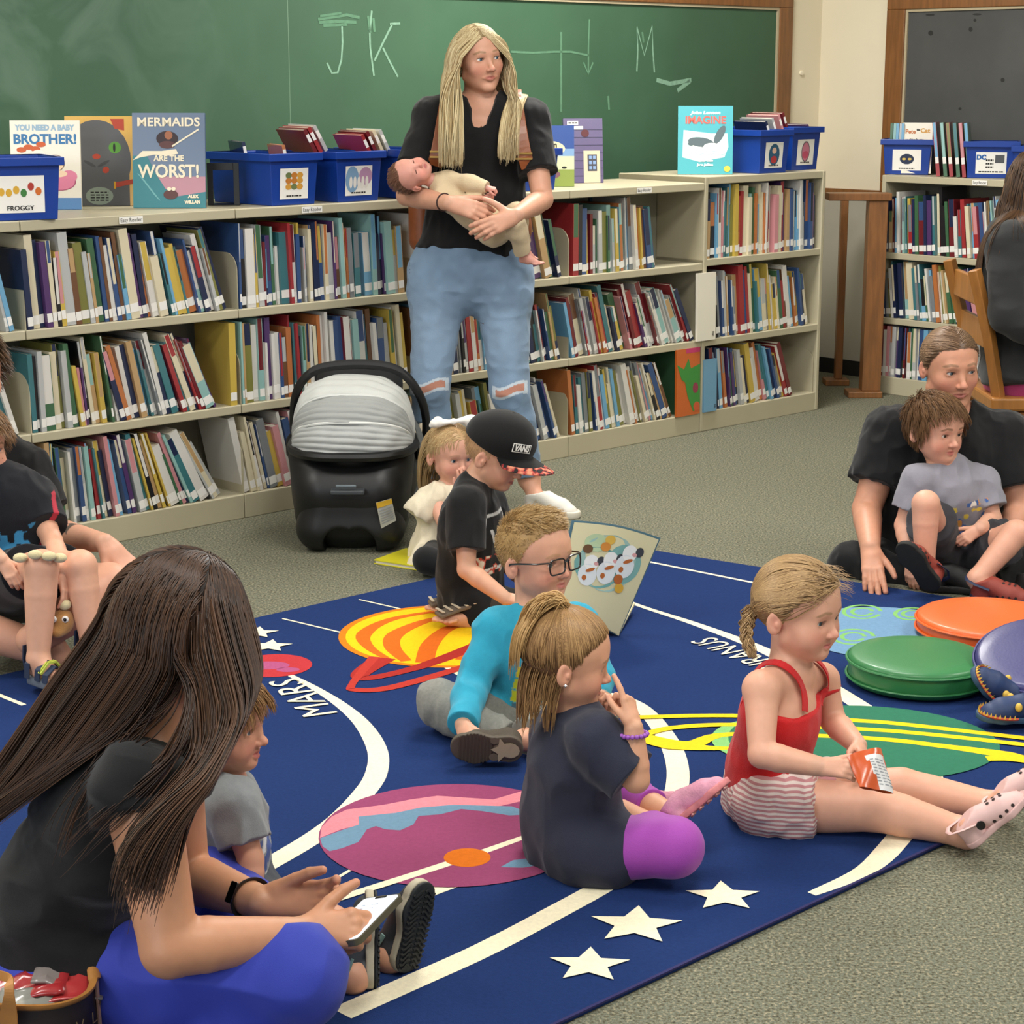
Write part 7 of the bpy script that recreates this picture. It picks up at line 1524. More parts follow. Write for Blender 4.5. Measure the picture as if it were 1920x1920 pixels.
# ---------------------------------------------------------------- the boy in her lap
D = 5.74
S_ = Person('smiling boy in grey T-shirt and red-navy clogs, one knee up, in the woman\'s lap', dict(
    pel=P(1788, 1040, D+.04), wai=P(1786, 995, D+.03), che=P(1784, 935, D), nek=P(1776, 876, D), shR=P(1722, 902, D-.03), shL=P(1840, 906, D+.02), elR=P(1694, 985, D-.05), wrR=P(1708, 1048, D-.14), elL=P(1862, 975, D-.03), wrL=P(1836, 992, D-.16),
    hiR=P(1762, 1050, D-.02), knR=P(1736, 945, D-.24), anR=P(1734, 1062, D-.26), hiL=P(1818, 1050, D), knL=P(1905, 1000, D-.22), anL=P(1832, 1086, D-.28)),
    Head(P(1757, 800, D), (.52, -.84, -.05), (.03, 0, 1), .204, nose=1.05, mouth=.004, open_=.85), skin='#dba58c', sc=1.12, front=(.25, -.95, 0), pfront=(.2, -.95, .1), r=dict(kn=.04, ca=.038), brow='#7a5a40', lips='#b5605a')
J = S_.J
S_.hand('R', A3(.0, -.2, -1), (-.4, -.8, 0), .11, curl=(.3, .35, .4, .5)); S_.hand('L', A3(-.7, -.3, -.4), (.1, -.9, .4), .11, curl=(.5, .6, .7, .8))
hA, tA, uA = P(1735, 1098, D-.28), P(1700, 1060, D-.42)-P(1735, 1098, D-.28), A3(.45, .55, .6); hB, tB, uB = G(1818, 1119, .012), A3(.88, -.42, 0.02), A3(0, -.12, 1)
hA, tA, uA = P(1752, 1110, D-.3), A3(-.36, -.1, .5), A3(.45, .75, .45)
S_.finish(feet=[foot_in(J['anR'], hA, tA, uA, .17, .026), foot_in(J['anL'], hB, tB, uB, .17, .026)]); S_.head.eyes(S_.root, '#4a3b30', look=(-.1, 1, 0))
def s_col(V):
    c = np.tile(l3('#8b8a94'), (len(V), 1)); c = c*(1+.03*vnoise(V*200, 2)[:, None]); q = V-J['che']; x = q@S_.left; z = q@S_.up; m = (q@S_.front > .02) & (np.abs(x-.015) < .07) & (z < .01) & (z > -.12)
    g = vnoise(V*48+2, 6); g2 = vnoise(V*48+20, 9); a = m & (g > .25); c[a] = l3('#3c5f9c'); c[a & (g2 > .2)] = l3('#c98a3c'); c[a & (g2 < -.35)] = l3('#e4e0d6'); c[m & (g < -.45)] = l3('#d9c04a'); return c
S_.shirt('grey_shirt', M_cv, .009, (.6, .6), hem=lerp(J['pel'], J['wai'], .15), sg=(.012, .02), fold=.005, colour=s_col, nr=1.2)
S_.trousers('dark_grey_shorts', cloth('dark_grey_twill', '#35353a'), .011, (.33, .33), fold=.005, gk=(.018, .018))
cn = mat('navy_foam', '#1f2c4a', .6); cr_ = mat('brick_red_foam', '#8f3a2e', .6); ck_ = mat('black_outsole', '#1a1a19', .75)
shoe(S_, hA, tA, uA, .185, 'clog', (cr_, ck_, ck_, cn), W=.46, holes=True); shoe(S_, hB, tB, uB, .18, 'clog', (cr_, cn, ck_, cn), W=.44, holes=True)
cut_hair(S_, '#54381f', '#8a6644', 3000, 7, .0062, .26, -.04, -.25, 6, comb=(-.35, .8, -.25), r=.0009, capoff=1.02, lift=1.045, grav=.22, noise=.16)

# ================================================================ woman on the chair at the right edge
D = 6.5
L_p = Person('woman in charcoal hoodie and pink shorts on a wooden chair at the right edge', dict(
    pel=P(1918, 690, D), wai=P(1912, 610, D), che=P(1906, 500, D), nek=P(1930, 425, D), shR=P(1898, 460, D-.14), shL=P(1935, 450, D+.15), elR=P(1892, 590, D-.22), wrR=P(1990, 640, D-.25), elL=P(1960, 590, D+.2), wrL=P(2030, 640, D),
    hiR=P(1915, 698, D-.09), knR=P(2060, 722, D-.12), anR=P(2050, 880, D-.12), hiL=P(1930, 690, D+.1), knL=P(2080, 715, D+.1), anL=P(2070, 880, D+.1)),
    Head(P(1952, 345, D), (.9, -.3, -.2), (0, 0, 1), .225, child=False), child=False, skin='#c99478', sc=1.05, front=(.95, -.2, 0), pfront=(.95, -.2, 0), r=dict(che=.16, wai=.15))
J = L_p.J; L_p.hand('R', A3(.9, -.1, -.1), (0, -.6, .8)); L_p.hand('L', A3(.9, -.1, -.1), (0, -.6, .8)); L_p.finish(feet=[foot_prims(J['anR'], A3(.9, -.2, -.1), A3(0, 0, 1), .23, .034), foot_prims(J['anL'], A3(.9, -.2, -.1), A3(0, 0, 1), .23, .034)])
hd_ = cloth('charcoal_fleece', '#2c2d2e', bump=.5); L_p.shirt('charcoal_hoodie', hd_, .022, (1, 1), (.9, .9), hem=lerp(J['pel'], J['wai'], .05), sg=(.02, .018), fold=.007, ff=(10, 10, 16), nr=1.0, flare=.012, h=.0045)
spr('hood', [cone(J['nek']-A3(.09, .02, .02), J['nek']+A3(-.02, -.09, -.03), .05, .04, 0), cone(J['nek']-A3(.09, .02, .02), J['nek']+A3(-.03, .09, -.02), .05, .04, .03)], hd_, L_p.root, .004)
L_p.trousers('pink_shorts', cloth('pink_jersey', '#b8487e'), .010, (.42, .42), fold=.003, gk=(.015, .015), h=.004)
h = L_p.head; ok = hairline(False, .3, .05, -.3); pts, nn, q = scalp(h, 1800, ok, 5, 1.03); sg = np.where(q[:, 0] > 0, 1., -1.); d0 = np.stack([sg*.8, -.6+0*sg, -.3+0*sg], 1)@h.R
pa = flow(pts, d0, 22, .0165, h, .5, .75, .05, 1.06, L_p.bp, .03, lambda p: .12*np.stack([vnoise(p*14, 1), vnoise(p*14, 2), 0*p[:, 0]], 1), 3, .5); build_hair(h, L_p.root, [(pa, .0022, hair_cols(len(pa), '#2a1c12', '#6b4c30', 4, .7))], (*cap_mesh(h, ok, 1.04), '#2a1c12'))
# the wooden chair
ch = empty('wooden_chair', (0, 0, 0), 'light oak chair under the woman in the charcoal hoodie', 'chair'); s0 = P(1868, 745, D-.2); sz = s0[2]; oak = mat('chair_oak', '#a06a30', .4, var=.15, vscale=8, aniso=(6, 6, .8), coat=.2)
cx, cy = s0[0], s0[1]; b = MB(); b.box((cx-.02, cy-.02, sz-.045), (cx+.44, cy+.42, sz-.0)); b.build('seat', oak, ch, bevel=.008)
b = MB(); b.box((cx, cy, sz-.14), (cx+.42, cy+.03, sz-.05)); b.build('apron', oak, ch, bevel=.003)
for xx, yy in ((cx, cy), (cx+.39, cy), (cx, cy+.37), (cx+.39, cy+.37)): b = MB(); b.box((xx, yy, 0), (xx+.035, yy+.035, sz-.045)); b.build('leg', oak, ch, bevel=.004)
for yy in (cy, cy+.37): b = MB(); b.tube([A3(cx+.015, yy+.018, sz-.02), A3(cx-.03, yy+.018, sz+.2), A3(cx-.09, yy+.018, sz+.42)], .024, 4, flat=(1, 1)); b.build('back_post', oak, ch, bevel=.003)
for z0, x0 in ((.30, -.055), (.16, -.025)): b = MB(); b.box((cx+x0-.02, cy+.03, sz+z0), (cx+x0, cy+.37, sz+z0+.09)); b.build('back_rail', oak, ch, bevel=.004)

# ================================================================ adult and toddler at the left edge
D = 5.15
N_ = Person('adult in black T-shirt with a forearm tattoo sitting at the left edge', dict(
    pel=P(-95, 1080, D+.1), wai=P(-85, 1000, D+.08), che=P(-60, 905, D+.05), nek=P(-50, 800, D+.03), shR=P(-150, 850, D+.03), shL=P(42, 880, D+.03), elL=P(98, 1000, D-.02), wrL=P(196, 1018, D-.22), elR=P(-200, 980, D-.05), wrR=P(-110, 1030, D-.3),
    hiL=P(-40, 1110, D+.05), knL=P(205, 1098, D-.3), anL=P(60, 1200, D-.5), hiR=P(-140, 1110, D+.05), knR=P(-230, 1120, D-.4), anR=P(95, 1222, D-.42)),
    Head(P(-52, 700, D), (.5, -.85, -.2), (0, 0, 1), .23, child=False), child=False, skin='#cd987e', sc=1.05, r=dict(th=.085, ca=.062, kn=.06, an=.04, fa=.042, el=.042))
J = N_.J
def tat(V, col):
    d = J['wrL']-J['elL']; L2 = np.linalg.norm(d); q = V-J['elL']; t = q@(d/L2)/L2; g = vnoise(V*75, 3); m = (t > .18) & (t < .5) & (np.linalg.norm(q-np.outer(t, d), axis=1) < .06) & (V[:, 2] > J['elL'][2]+.005) & (g > .05) & (np.abs(vnoise(V*30, 8)) < .5)
    col = col.copy(); col[m] = l3('#5c5048'); return col
N_.hand('L', nrm(A3(.75, -.3, -.65)), (.35, -.5, .75), .19, curl=(.3, .4, .4, .5), thumb=(.7, .2, .2)); N_.hand('R', A3(.6, -.5, -.4), (0, -.6, .8), .19)
N_.finish(tint=tat, feet=[foot_prims(J['anR'], A3(.9, -.2, -.25), A3(.1, -.3, .9), .24, .038)]); N_.shirt('black_shirt', blk, .013, (.72, .6), hem=J['pel'], sg=(.018, .026), fold=.005)
N_.trousers('dark_shorts', cloth('charcoal_cotton'), .014, (.3, .3))
cut_hair(N_, '#3a2a1c', '#6b4c30', 1500, 6, .008, .3, 0, -.24, 3, lift=1.05)
D = 4.86
M_p = Person('toddler in navy T-shirt and sandals on an adult\'s lap at the left edge', dict(
    pel=P(32, 1075, D+.03), wai=P(28, 1030, D+.02), che=P(20, 955, D), nek=P(-14, 898, D), shR=P(-55, 925, D-.06), shL=P(66, 935, D+.05), elL=P(98, 1015, D-.05), wrL=P(116, 1070, D-.2), elR=P(-60, 1000, D-.1), wrR=P(2, 1050, D-.22),
    hiR=P(15, 1090, D-.03), knR=P(78, 1062, D-.24), anR=P(72, 1235, D-.28), hiL=P(58, 1085, D+.04), knL=P(150, 1062, D-.18), anL=P(172, 1205, D-.22)),
    Head(P(-44, 828, D), (.72, -.68, -.1), (0, 0, 1), .19, cheek=1.2), skin='#d9a488', sc=1.08, front=(.45, -.88, 0), pfront=(.45, -.88, 0), r=dict(kn=.042, ca=.04, th=.06))
J = M_p.J; M_p.hand('L', A3(.25, -.3, -.9), (.7, -.3, .4), .105, curl=(.3, .4, .5, .6)); M_p.hand('R', A3(.5, -.3, -.6), (0, -.7, .5), .105)
M_p.finish(feet=[foot_prims(J['anR'], A3(.75, -.6, -.08), A3(0, 0, 1), .14, .027), foot_prims(J['anL'], A3(.8, -.4, -.3), A3(0, 0, 1), .14, .027)]); M_p.head.eyes(M_p.root, '#3a4a58')
def m_col(V):
    c = np.tile(l3('#14161d'), (len(V), 1)); q = V-J['che']; x = q@M_p.left; z = q@M_p.up; m = (q@M_p.front > .0); g = vnoise(V*60, 5)
    c[m & (x > -.08) & (x < .03) & (z < -.03) & (z > -.12) & (g > .0)] = l3('#3f8fc0'); c[m & (np.abs(x-.07-.15*(z+.06)) < .008) & (z < .02) & (z > -.13)] = l3('#b03040'); c[m & (np.abs(x-.07) < .02) & (np.abs(z+.06) < .03) & (g > .2)] = l3('#d8d4d0'); return c
M_p.shirt('navy_shirt', M_cv, .011, (.66, .6), hem=J['pel'], sg=(.014, .022), fold=.004, colour=m_col); M_p.trousers('navy_shorts', cloth('black_navy', '#11131a'), .012, (.3, .3), gk=(.012, .012))
cut_hair(M_p, '#6b4a2c', '#a07a50', 2400, 7, .0065, .2, 0, -.24, 3, comb=(-.2, .8, -.3), lift=1.04, capoff=1.02, r=.0008)
for q_ in 'RL':
    an = J['an'+q_]; td = nrm(A3(.75, -.6, 0)) if q_ == 'R' else nrm(A3(.8, -.4, 0)); base = an-UP*.055-td*.035; sdm = mat('navy_sandal', '#1c2b45', .7); so_m = mat('sandal_grey', '#5a6370', .6)
    t = .16; V, F = sdf_mesh([cone(base+td*.035, base+td*.11, .031, .036, .01, clip=[(base+UP*.014, UP), (base-UP*.006, -UP)])], .0024); so = link('sandal', mesh_np('sandal', V, F), M_p.root, so_m)
    sd_ = np.cross(td, UP); b = MB()
    for k, (yy, hh_) in enumerate(((.03, .062), (.07, .05), (.1, .04))): b.strip([base+td*yy-sd_*.033+UP*.012, base+td*yy-sd_*.03+UP*(hh_*.75), base+td*(yy-.005)+UP*(hh_+.006), base+td*yy+sd_*.03+UP*(hh_*.75), base+td*yy+sd_*.033+UP*.012], .018, [-sd_, nrm(UP-sd_), UP, nrm(UP+sd_), sd_], .003)
    b.strip([base-td*.0+UP*.012, base-td*.006+UP*.05, base-td*.002+UP*.085], .03, -td, .004); b.build('straps', sdm, so)
    b = MB()
    for o_ in (-.004, .004): b.strip([base+td*(.08+o_)-sd_*.031+UP*.03, base+td*(.085+o_)-sd_*.012+UP*.053, base+td*(.085+o_)+sd_*.012+UP*.053, base+td*(.08+o_)+sd_*.031+UP*.03], .004, [nrm(UP-sd_), UP, UP, nrm(UP+sd_)], .0055)
    b.build('lime_trim', mat('lime_trim', '#b7c24a', .6), so)
# plush animal between the toddler's knees
pl = empty('plush_toy', (0, 0, 0), 'small tan plush animal with round eyes between the toddler\'s legs', 'toy'); tanp = mat('tan_plush', '#b78448', .9, bump=.9, bscale=500, sheen=.4); crp = mat('cream_plush', '#d6c79a', .9, bump=.8, bscale=500, sheen=.4)
c = P(118, 1165, D-.22); spr('plush_body', [ell(c, (.028, .026, .034), k=.01), ell(c+A3(-.012, -.015, -.022), (.02, .02, .016), k=.012)], tanp, pl, .0025); spr('horn', [ell(c+A3(.008, -.005, .045), (.016, .015, .014))], crp, pl, .0025)
for sx in (-.018, .012): p_ = c+A3(sx, -.024, .012); spr('eye', [ell(p_, (.009, .005, .009))], mat('eye_white'), pl, .0012); spr('pupil', [ell(p_+A3(0, -.004, 0), (.0045, .003, .005))], mat('pupil', '#0a0808', .1), pl, .001)
te = empty('teething_beads', (0, 0, 0), 'string of pale wooden beads lying on the toddler\'s knee', 'beads')
for (u, v, dd) in ((38, 1046, .27), (66, 1040, .28), (92, 1043, .28), (112, 1046, .26)): spr('bead', [ell(P(u, v, D-dd), (.018, .014, .012))], crp, te, .002)

# ================================================================ child beyond the right edge, only the shoes in view
D = 4.56
O_ = Person('child at the right edge of whom only blue monster-face shoes are in view', dict(
    pel=P(2090, 1190, D+.15), wai=P(2095, 1150, D+.15), che=P(2100, 1060, D+.15), nek=P(2100, 1000, D+.15), shR=P(2040, 1040, D+.1), shL=P(2160, 1040, D+.2), hiR=P(2075, 1200, D+.1), knR=P(1985, 1215, D-.02), anR=P(1905, 1298, D-.08), hiL=P(2110, 1200, D+.2), knL=P(2040, 1230, D-.15), anL=P(1955, 1325, D-.16)),
    Head(P(2095, 940, D+.15), (-.8, -.5, -.1), (0, 0, 1), .195), skin='#d9a488', front=(-.8, -.5, 0), pfront=(-.8, -.5, 0))
J = O_.J
b1_, t1_, u1_ = G(1860, 1345)+A3(0, 0, .008), A3(.35, .1, .8), A3(.8, -.15, -.1); b1_ = P(1868, 1338, D-.13)
b2_, t2_ = P(1955, 1352, D-.2), A3(-1, -.1, 0.03)
O_.finish(feet=[foot_in(J['anR'], b1_+A3(.04, 0, 0), A3(-.4, -.2, .6), A3(.6, .1, .5), .16, .026), foot_in(J['anL'], b2_, t2_, UP, .16, .026)]); O_.shirt('shirt', cloth('grey_knit', '#777a80'), .01, (0, 0), hem=J['pel']); O_.trousers('trousers', cloth('dark_knit', '#23252a'), .009, (.9, .9))
bl_ = mat('blue_monster_foam', '#17305c', .55, var=.12, vscale=30); bs_ = mat('steel_sole', '#34506e', .6); rt = mat('red_orange_trim', '#b5402c', .5); yt = mat('yellow_teeth', '#d8b24a', .5)
for (hh_, tt_, uu_) in ((P(1905, 1345, D-.12), nrm(A3(-.62, -.1, .62)), nrm(A3(.55, -.45, .6))), (P(1965, 1350, D-.24), nrm(A3(-1, -.1, .06)), nrm(A3(.05, -.1, 1)))):
    y = nrm(tt_); z = nrm(uu_-y*np.dot(uu_, y)); x = np.cross(y, z); o_ = shoe(O_, hh_, tt_, uu_, .17, 'clog', (bl_, bs_, mat('vent_dark', '#2a1c1a', .8), bl_), W=.46)
    L = .17; ps = [hh_+x*L*.24*math.sin(a)+y*L*(.64+.36*math.cos(a))+z*L*.1 for a in np.linspace(-1.9, 1.9, 22)]; b = MB(); b.tube(ps, .0032, 6); b.build('gum_line', rt, o_, smooth=True); b = MB()
    for k in range(1, 21):
        p_ = ps[k]; out_ = nrm(p_-(hh_+y*L*.6+z*L*.1)); tn = nrm(ps[k+1]-ps[k-1]); b.add([p_+out_*.003-tn*.0035, p_+out_*.003+tn*.0035, p_+z*.011+out_*.002, p_-out_*.002], [(0, 1, 2), (1, 3, 2), (3, 0, 2), (0, 3, 1)])
    b.build('teeth', yt, o_)
    for s in (-1, 1):
        for (rr, m_) in ((.0085, yt), (.0045, mat('pupil', '#0a0808', .1))):
            e_ = hh_+x*s*L*.17+y*L*.52+z*L*.25; spr('eye_spot', [ell(e_+(nrm(x*s*.8-y*.0+z*.4)*.004 if rr < .006 else 0), (rr, rr, rr*1.3))], m_, o_, .0015)
# ---------------------------------------------------------------- infant car seat
cs = empty('car_seat', (0, 0, 0), 'black infant car seat with grey canopy and raised carry handle on the carpet', 'car seat')
D = 6.2; F0 = G(654, 1043); bx = F0[0]; by = F0[1]; cpl = mat('black_shell_plastic', '#0f1011', .45, bump=.1, bscale=400); cfb = mat('grey_canopy_fabric', '#a9acaa', .6, bump=.3, bscale=300, var=.04, sheen=.2); cdk = mat('black_seat_fabric', '#1a1b1c', .85)
q = lambda x, y, z: A3(bx+x*.87, by+y, z)
# shell: rounded tub, wider at the rim; leaning seat seen from its foot end
shell_pr = [cone(q(0, .16, .11), q(0, .30, .11), .12, .13, 0), cone(q(-.10, .14, .12), q(-.14, .18, .29), .10, .085, .06), cone(q(.10, .14, .12), q(.14, .18, .29), .10, .085, .06), cone(q(-.12, .36, .14), q(-.14, .46, .30), .10, .08, .06), cone(q(.12, .36, .14), q(.14, .46, .30), .10, .08, .06), cone(q(-.1, .1, .20), q(.1, .1, .20), .085, .085, .05), cone(q(-.1, .3, .2), q(.1, .3, .2), .12, .12, .05)]
V, F = sdf_mesh(shell_pr, .006,
    post=lambda X, D_: np.maximum(D_, np.maximum((X-q(0, 0, .335-.02))@nrm(A3(0, .05, 1)), -(X[..., 2]-.003))))
link('shell', mesh_np('shell', V, F), cs, cpl)
b = MB(); rim = [q(.235*math.copysign(abs(math.cos(t))**.7, math.cos(t)), .29+.26*math.copysign(abs(math.sin(t))**.8, math.sin(t)), .318+.0*math.sin(t)) for t in np.linspace(0, 6.283, 49)[:-1]]; b.tube(rim, .016, 8, closed=True); b.build('shell_rim', cpl, cs, smooth=True)
base_pr = [cone(q(-.115, .09, .075), q(.115, .09, .075), .078, .078, 0), cone(q(-.12, .3, .075), q(.12, .3, .075), .078, .078, .0), cone(q(-.115, .09, .075), q(-.12, .3, .075), .078, .078, .0), cone(q(.115, .09, .075), q(.12, .3, .075), .078, .078, .0), cone(q(-.09, .1, .16), q(.09, .1, .16), .08, .08, .04), cone(q(-.035, -.05, .03), q(-.035, .12, .03), .055, .055, .012, sub=True), cone(q(.035, -.05, .03), q(.035, .12, .03), .055, .055, .012, sub=True)]
V, F = sdf_mesh(base_pr, .005, post=lambda X, D_: np.maximum(D_, -(X[..., 2]-.001))); link('base', mesh_np('base', V, F), cs, cpl)
b = MB(); b.box((bx-.055, by-.022, .205), (bx+.055, by+.02, .222)); b.build('release_handle', mat('grey_trigger', '#3c4044', .4), cs, bevel=.006)
b = MB(); b.box((bx-.035, by-.026, .232), (bx+.03, by-.02, .24)); b.build('grey_badge', mat('badge_grey', '#6f7a80', .3), cs, bevel=.002)
# canopy: three gathered bands over a hoop frame
def can(a0, a1, R0, name, m, seed, squash=1.0):
    n, k = 40, 20; vs = []
    for j in range(k+1):
        a = a0+(a1-a0)*j/k
        for i in range(n+1):
            t = math.pi*i/n; rx = .222; c = math.cos(t); s_ = math.sin(t)
            bulge = 1+.03*math.sin(math.pi*j/k)+.018*math.sin(j*1.6+2.2*math.sin(t*2)+seed)*s_+.008*math.sin(i*.9+seed+j*.3)
            x = rx*math.copysign(abs(c)**.75, c)*bulge; rr = R0*(abs(s_)**.62)*bulge
            vs.append(q(x, .30-rr*math.cos(a), .315+rr*math.sin(a)*.8*squash))
    fs = [(j*(n+1)+i, j*(n+1)+i+1, (j+1)*(n+1)+i+1, (j+1)*(n+1)+i) for j in range(k) for i in range(n)]
    me = mesh_np(name, np.array(vs), np.array(fs), True); o = link(name, me, cs, m); s = o.modifiers.new('thickness', 'SOLIDIFY'); s.thickness = .004; return o
can(math.radians(2), math.radians(30), .262, 'canopy_band', cfb, .0); can(math.radians(30), math.radians(58), .266, 'canopy_band', mat('grey_canopy_mid', '#999c9a', .6, bump=.3, bscale=300, sheen=.2), 1.3); can(math.radians(58), math.radians(108), .272, 'canopy_band', mat('silver_canopy', '#c6c9c5', .55, bump=.3, bscale=300, sheen=.2), 2.4)
for a_, R0 in ((2, .266), (30, .27), (58, .272), (108, .276)):
    a = math.radians(a_); b = MB(); b.tube([q(.222*1.01*math.copysign(abs(math.cos(t))**.75, math.cos(t)), .30-R0*(abs(math.sin(t))**.62)*math.cos(a), .316+R0*(abs(math.sin(t))**.62)*math.sin(a)*.8) for t in np.linspace(.02, 3.12, 41)], .005, 6); b.build('canopy_seam', mat('canopy_piping', '#d6d8d4', .6), cs, smooth=True)
# carry handle
hp = smooth([q(-.24, .42, .28), q(-.245, .40, .38), q(-.225, .37, .48), q(-.165, .35, .545), q(-.07, .34, .57), q(.08, .34, .572), q(.18, .35, .545), q(.245, .37, .47), q(.27, .40, .38), q(.265, .42, .28)], 6)
b = MB(); b.tube(hp, .018, 10, flat=(1, .8)); b.build('carry_handle', cpl, cs, smooth=True); n5 = len(hp); b = MB(); b.tube(hp[n5//2-9:n5//2+10], .0205, 10, flat=(1, .8)); b.build('handle_grip', mat('grip_rubber', '#1d1e20', .7), cs, smooth=True)
for sx in (-1, 1): b = MB(); M_ = Tm(A3(0, 1, 0), UP, A3(sx, 0, 0), q(sx*.235, .42, .28)); b.lathe([(0, 0), (.045, 0), (.045, .025), (.03, .036), (0, .036)], 24, M=M_); b.build('handle_hub', cpl, cs, smooth=True)
# liner, straps and warning label
V, F = sdf_mesh([cone(q(-.11, .44, .3), q(-.1, .56, .48), .06, .05, .0), cone(q(.11, .44, .3), q(.1, .56, .48), .06, .05, .0), cone(q(-.1, .55, .48), q(.1, .55, .48), .05, .05, .05), cone(q(-.1, .4, .3), q(.1, .4, .3), .06, .06, .04)], .006); link('seat_liner', mesh_np('seat_liner', V, F), cs, cdk)
b = MB(); b.strip(smooth([q(.21, .36, .40), q(.25, .30, .34), q(.262, .26, .22), q(.24, .22, .15)], 5), .03, A3(.8, -.5, .2), .004); b.build('harness_strap', mat('grey_webbing', '#5b5e5f', .8), cs)
def march(u, v, prims, d0, d1):
    for d in np.linspace(d0, d1, 120):
        p = P(u, v, d)
        if field(prims, p[None], .1)[0] < .004: return p
    return P(u, v, (d0+d1)/2)
pl = [march(u, v, shell_pr+base_pr[:5], by-.1, by+.4) for u, v in ((704, 942), (733, 934), (742, 975), (714, 990))]
pn = nrm(np.cross(pl[1]-pl[0], pl[3]-pl[0])); pn = pn if pn[1] < 0 else -pn; pl = [p_+pn*.004 for p_ in pl]
mwl = mat('warning_label', '#a9a9a2', .5); mwy = mat('warning_yellow', '#c9a02c', .5)
b = MB(); b.poly(pl, 0, .003, pn); b.poly([p_+pn*.0034 for p_ in (pl[0], pl[1], lerp(pl[1], pl[2], .22), lerp(pl[0], pl[3], .22))], 1)
for k in range(6): t = .32+.1*k; b.poly([p_+pn*.0034 for p_ in (lerp(lerp(pl[0], pl[3], t), lerp(pl[1], pl[2], t), .1), lerp(lerp(pl[0], pl[3], t), lerp(pl[1], pl[2], t), .9), lerp(lerp(pl[0], pl[3], t+.04), lerp(pl[1], pl[2], t+.04), .9), lerp(lerp(pl[0], pl[3], t+.04), lerp(pl[1], pl[2], t+.04), .1))], 2)
b.build('warning_label', [mwl, mwy, mat('grey_print')], cs)
# cream blanket over its far side
bk = empty('blanket', (0, 0, 0), 'cream and grey striped blanket hanging on the car seat beside the toddler', 'blanket'); N = 16; b = MB()
for j in range(N+1):
    for i in range(N+1): s, t = i/N, j/N; p_ = lerp(lerp(P(772, 800, by+.42), P(806, 792, by+.5), s), lerp(P(758, 905, by+.34), P(782, 915, by+.42), s), t)+A3(.01*math.sin(9*s+4*t), -.02*math.sin(7*s+2*t), .006*math.sin(8*t)); b.v.append(tuple(p_))
b.f = [(j*(N+1)+i, j*(N+1)+i+1, (j+1)*(N+1)+i+1, (j+1)*(N+1)+i) for j in range(N) for i in range(N)]; b.m = [1 if i % 5 == 2 else 0 for j in range(N) for i in range(N)]
o = b.build('blanket_cloth', [mat('cream_muslin', '#cdc0a6', .85), mat('grey_muslin', '#8b877c', .85)], bk, smooth=True); s = o.modifiers.new('thickness', 'SOLIDIFY'); s.thickness = .006

# ---------------------------------------------------------------- tote bag at the lower left
tb = empty('tote_bag', (0, 0, 0), 'brown monogram tote bag with tan leather trim at the lower left corner', 'bag')
D = 2.72; o_ = P(60, 1870, D); tz = o_[2]; can_m = mat('brown_monogram_canvas', '#2b211b', .5, bump=.1, bscale=600); tan_l = mat('vachetta_leather', '#b57c3c', .5, var=.08, vscale=30, bump=.1, bscale=400)
rim_ = [P(u, v, d) for u, v, d in ((177, 1838, 2.72), (172, 1812, 2.75), (150, 1798, 2.77), (118, 1799, 2.78), (80, 1813, 2.79), (40, 1832, 2.80), (0, 1845, 2.80), (-60, 1856, 2.80), (-110, 1870, 2.72), (-60, 1884, 2.63), (20, 1893, 2.62), (90, 1893, 2.63), (140, 1881, 2.66), (168, 1862, 2.69))]
rl_ = np.array(smooth(rim_+[rim_[0]], 8)); rc_ = rl_.mean(0)
def op(t, k=1.0, dz=0):  # mouth of the bag: a soft slanted loop
    f = (t % (2*math.pi))/(2*math.pi)*(len(rl_)-1); i = int(f); p_ = lerp(rl_[i], rl_[min(i+1, len(rl_)-1)], f-i); q_ = rc_+(p_-rc_)*k; q_[2] = p_[2]+dz; return q_
n = 48; b = MB(); vs = []
for z_, k in ((0, 1), (-.08, 1.04), (-.2, 1.06), (-.3, 1.05)):
    for i in range(n):
        p_ = op(2*math.pi*i/n, k); p_[2] = p_[2]+z_ if z_ > -.25 else .003; p_[2] = max(p_[2], .003); vs.append(p_)
b.add(vs, [(j*n+i, j*n+(i+1) % n, (j+1)*n+(i+1) % n, (j+1)*n+i) for j in range(3) for i in range(n)]+[tuple(3*n+i for i in range(n))]); o = b.build('canvas_body', can_m, tb, smooth=True)
vs = [op(2*math.pi*i/n, .965) for i in range(n)]+[op(2*math.pi*i/n, .95, -.14) for i in range(n)]; b = MB(); b.add(vs, [(i, n+i, n+(i+1) % n, (i+1) % n) for i in range(n)]+[tuple(n+i for i in range(n))]); b.build('lining', mat('burgundy_lining', '#4f1a26', .8), tb, smooth=True)
b = MB(); b.tube([op(2*math.pi*i/n, 1.0, .004) for i in range(n)], .0075, 8, closed=True, flat=(1.3, .6)); b.build('leather_binding', tan_l, tb, smooth=True)
for (u, v) in ((18, 1838), (100, 1868)): pass
hA = smooth([P(14, 1925, 2.605), P(17, 1900, 2.6), P(18, 1870, 2.595), P(18, 1845, 2.6), P(14, 1832, 2.62), P(-30, 1822, 2.66)], 5); b = MB(); b.strip(hA, np.interp(np.linspace(0, 1, len(hA)), [0, .2, .45, 1], [.034, .026, .014, .014]), A3(-.05, -1, .25), .004); b.build('handle', tan_l, tb, bevel=.0015)
hB = smooth([P(42, 1838, 2.795), P(34, 1816, 2.80), P(27, 1804, 2.81), P(10, 1800, 2.82), P(-30, 1806, 2.82)], 5); b = MB(); b.strip(hB, .013, A3(0, -.9, .4), .004); b.build('handle', tan_l, tb, bevel=.0015)
b = MB(); b.strip([op(6.2, 1.03, .002), op(6.2, 1.06, -.1), op(6.2, 1.07, -.2)], .006, A3(1, -.4, 0), .003); b.build('side_piping', mat('tan_piping', '#c79a86', .6), tb)
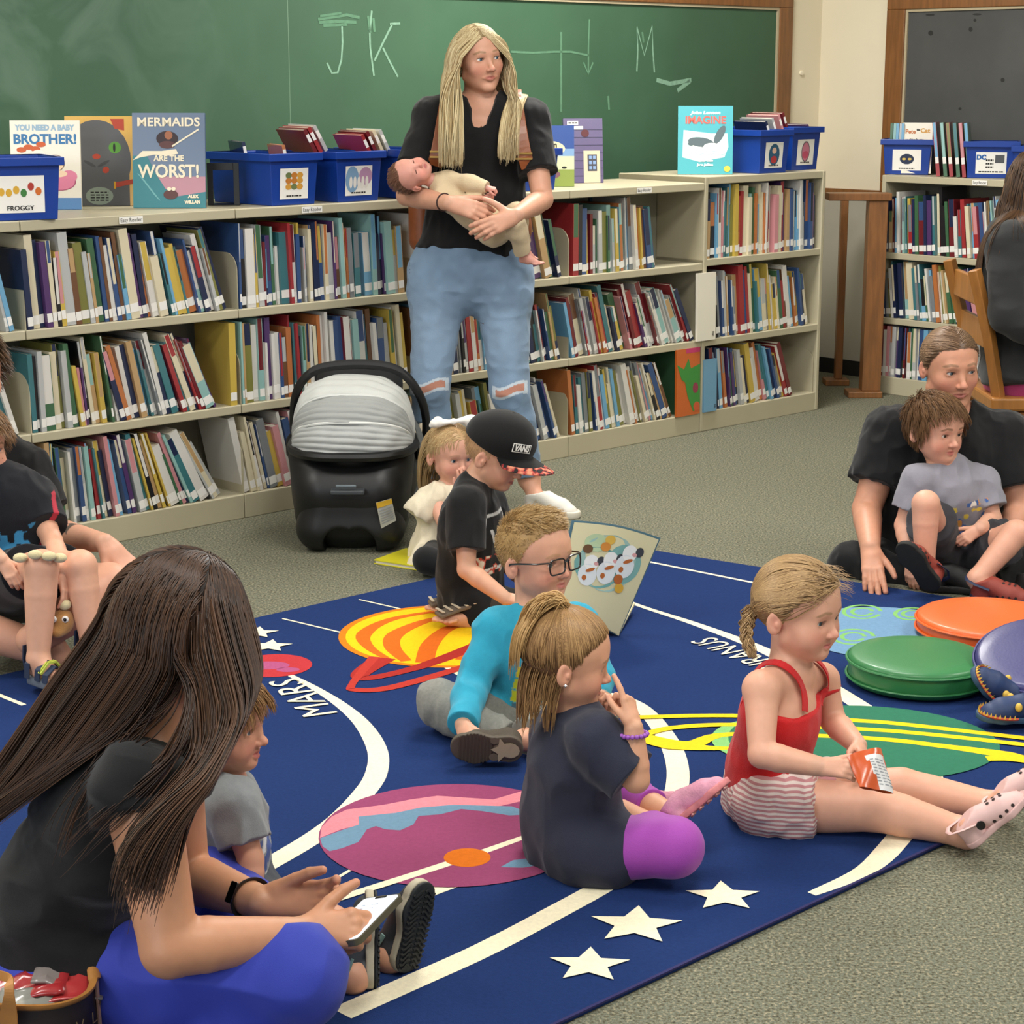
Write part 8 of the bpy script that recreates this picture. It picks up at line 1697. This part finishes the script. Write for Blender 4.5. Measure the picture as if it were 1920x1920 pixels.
b = MB(); rr_ = random.Random(4)
for i in range(11):
    for j in range(3):
        t = 4.2+2.0*i/10; k_ = 1.05; p_ = op(t, k_, -.035-.05*j-(.025 if i % 2 else 0)); tn_ = op(t+.05)-op(t-.05); out_ = nrm(A3(tn_[1], -tn_[0], 0)); tx = np.cross(UP, out_)
        if (i+j) % 3 == 0: pt = [(-.008, -.009), (-.002, -.009), (-.005, .009)]; b.strip([p_+out_*.004+tx*x_+UP*y_ for x_, y_ in ((-.007, .009), (0, -.009), (.007, .009))], .0022, out_, .0006)
        elif (i+j) % 3 == 1: b.poly([p_+out_*.004+tx*.009*math.cos(a)*(1 if k2 % 2 == 0 else .35)+UP*.009*math.sin(a)*(1 if k2 % 2 == 0 else .35) for k2, a in enumerate(np.linspace(0, 6.283, 9)[:-1])], 0)
        else: b.strip([p_+out_*.004+tx*x_+UP*y_ for x_, y_ in ((-.006, .009), (-.006, -.009), (.006, -.009))], .0022, out_, .0006)
b.build('monogram', mat('monogram_gold', '#8a7350', .5), tb)
# things in the tote
pc = empty('plastic_pouch', (0, 0, 0), 'crumpled clear pouch with red packets inside the tote bag', 'pouch')
for k, (dx_, dy_, z_, col, s_) in enumerate(((-.03, .01, -.022, '#a52c30', 1), (.012, .0, -.03, '#b5393a', .9), (-.01, -.03, -.045, '#8f8f88', 1), (.03, .025, -.02, '#8d8480', .9), (-.05, -.02, -.04, '#c9bfa8', .7))):
    N = 10; b = MB(); c_ = P(88, 1852, 2.715)+A3(dx_, dy_, z_+.022)
    for j in range(N+1):
        for i in range(N+1): x_, y_ = (i/N-.5)*.12*s_, (j/N-.5)*.06*s_; b.v.append(tuple(c_+A3(x_, y_, .012*math.sin(25*x_+k)+.3*y_+.006*vnoise(np.array([[x_*60, y_*60, k]]), k)[0])))
    b.f = [(j*(N+1)+i, j*(N+1)+i+1, (j+1)*(N+1)+i+1, (j+1)*(N+1)+i) for j in range(N) for i in range(N)]; b.m = [0]*N*N; oo = b.build('packet', mat('packet_'+col, col, .2, coat=.5), pc, smooth=True); s = oo.modifiers.new('thickness', 'SOLIDIFY'); s.thickness = .004
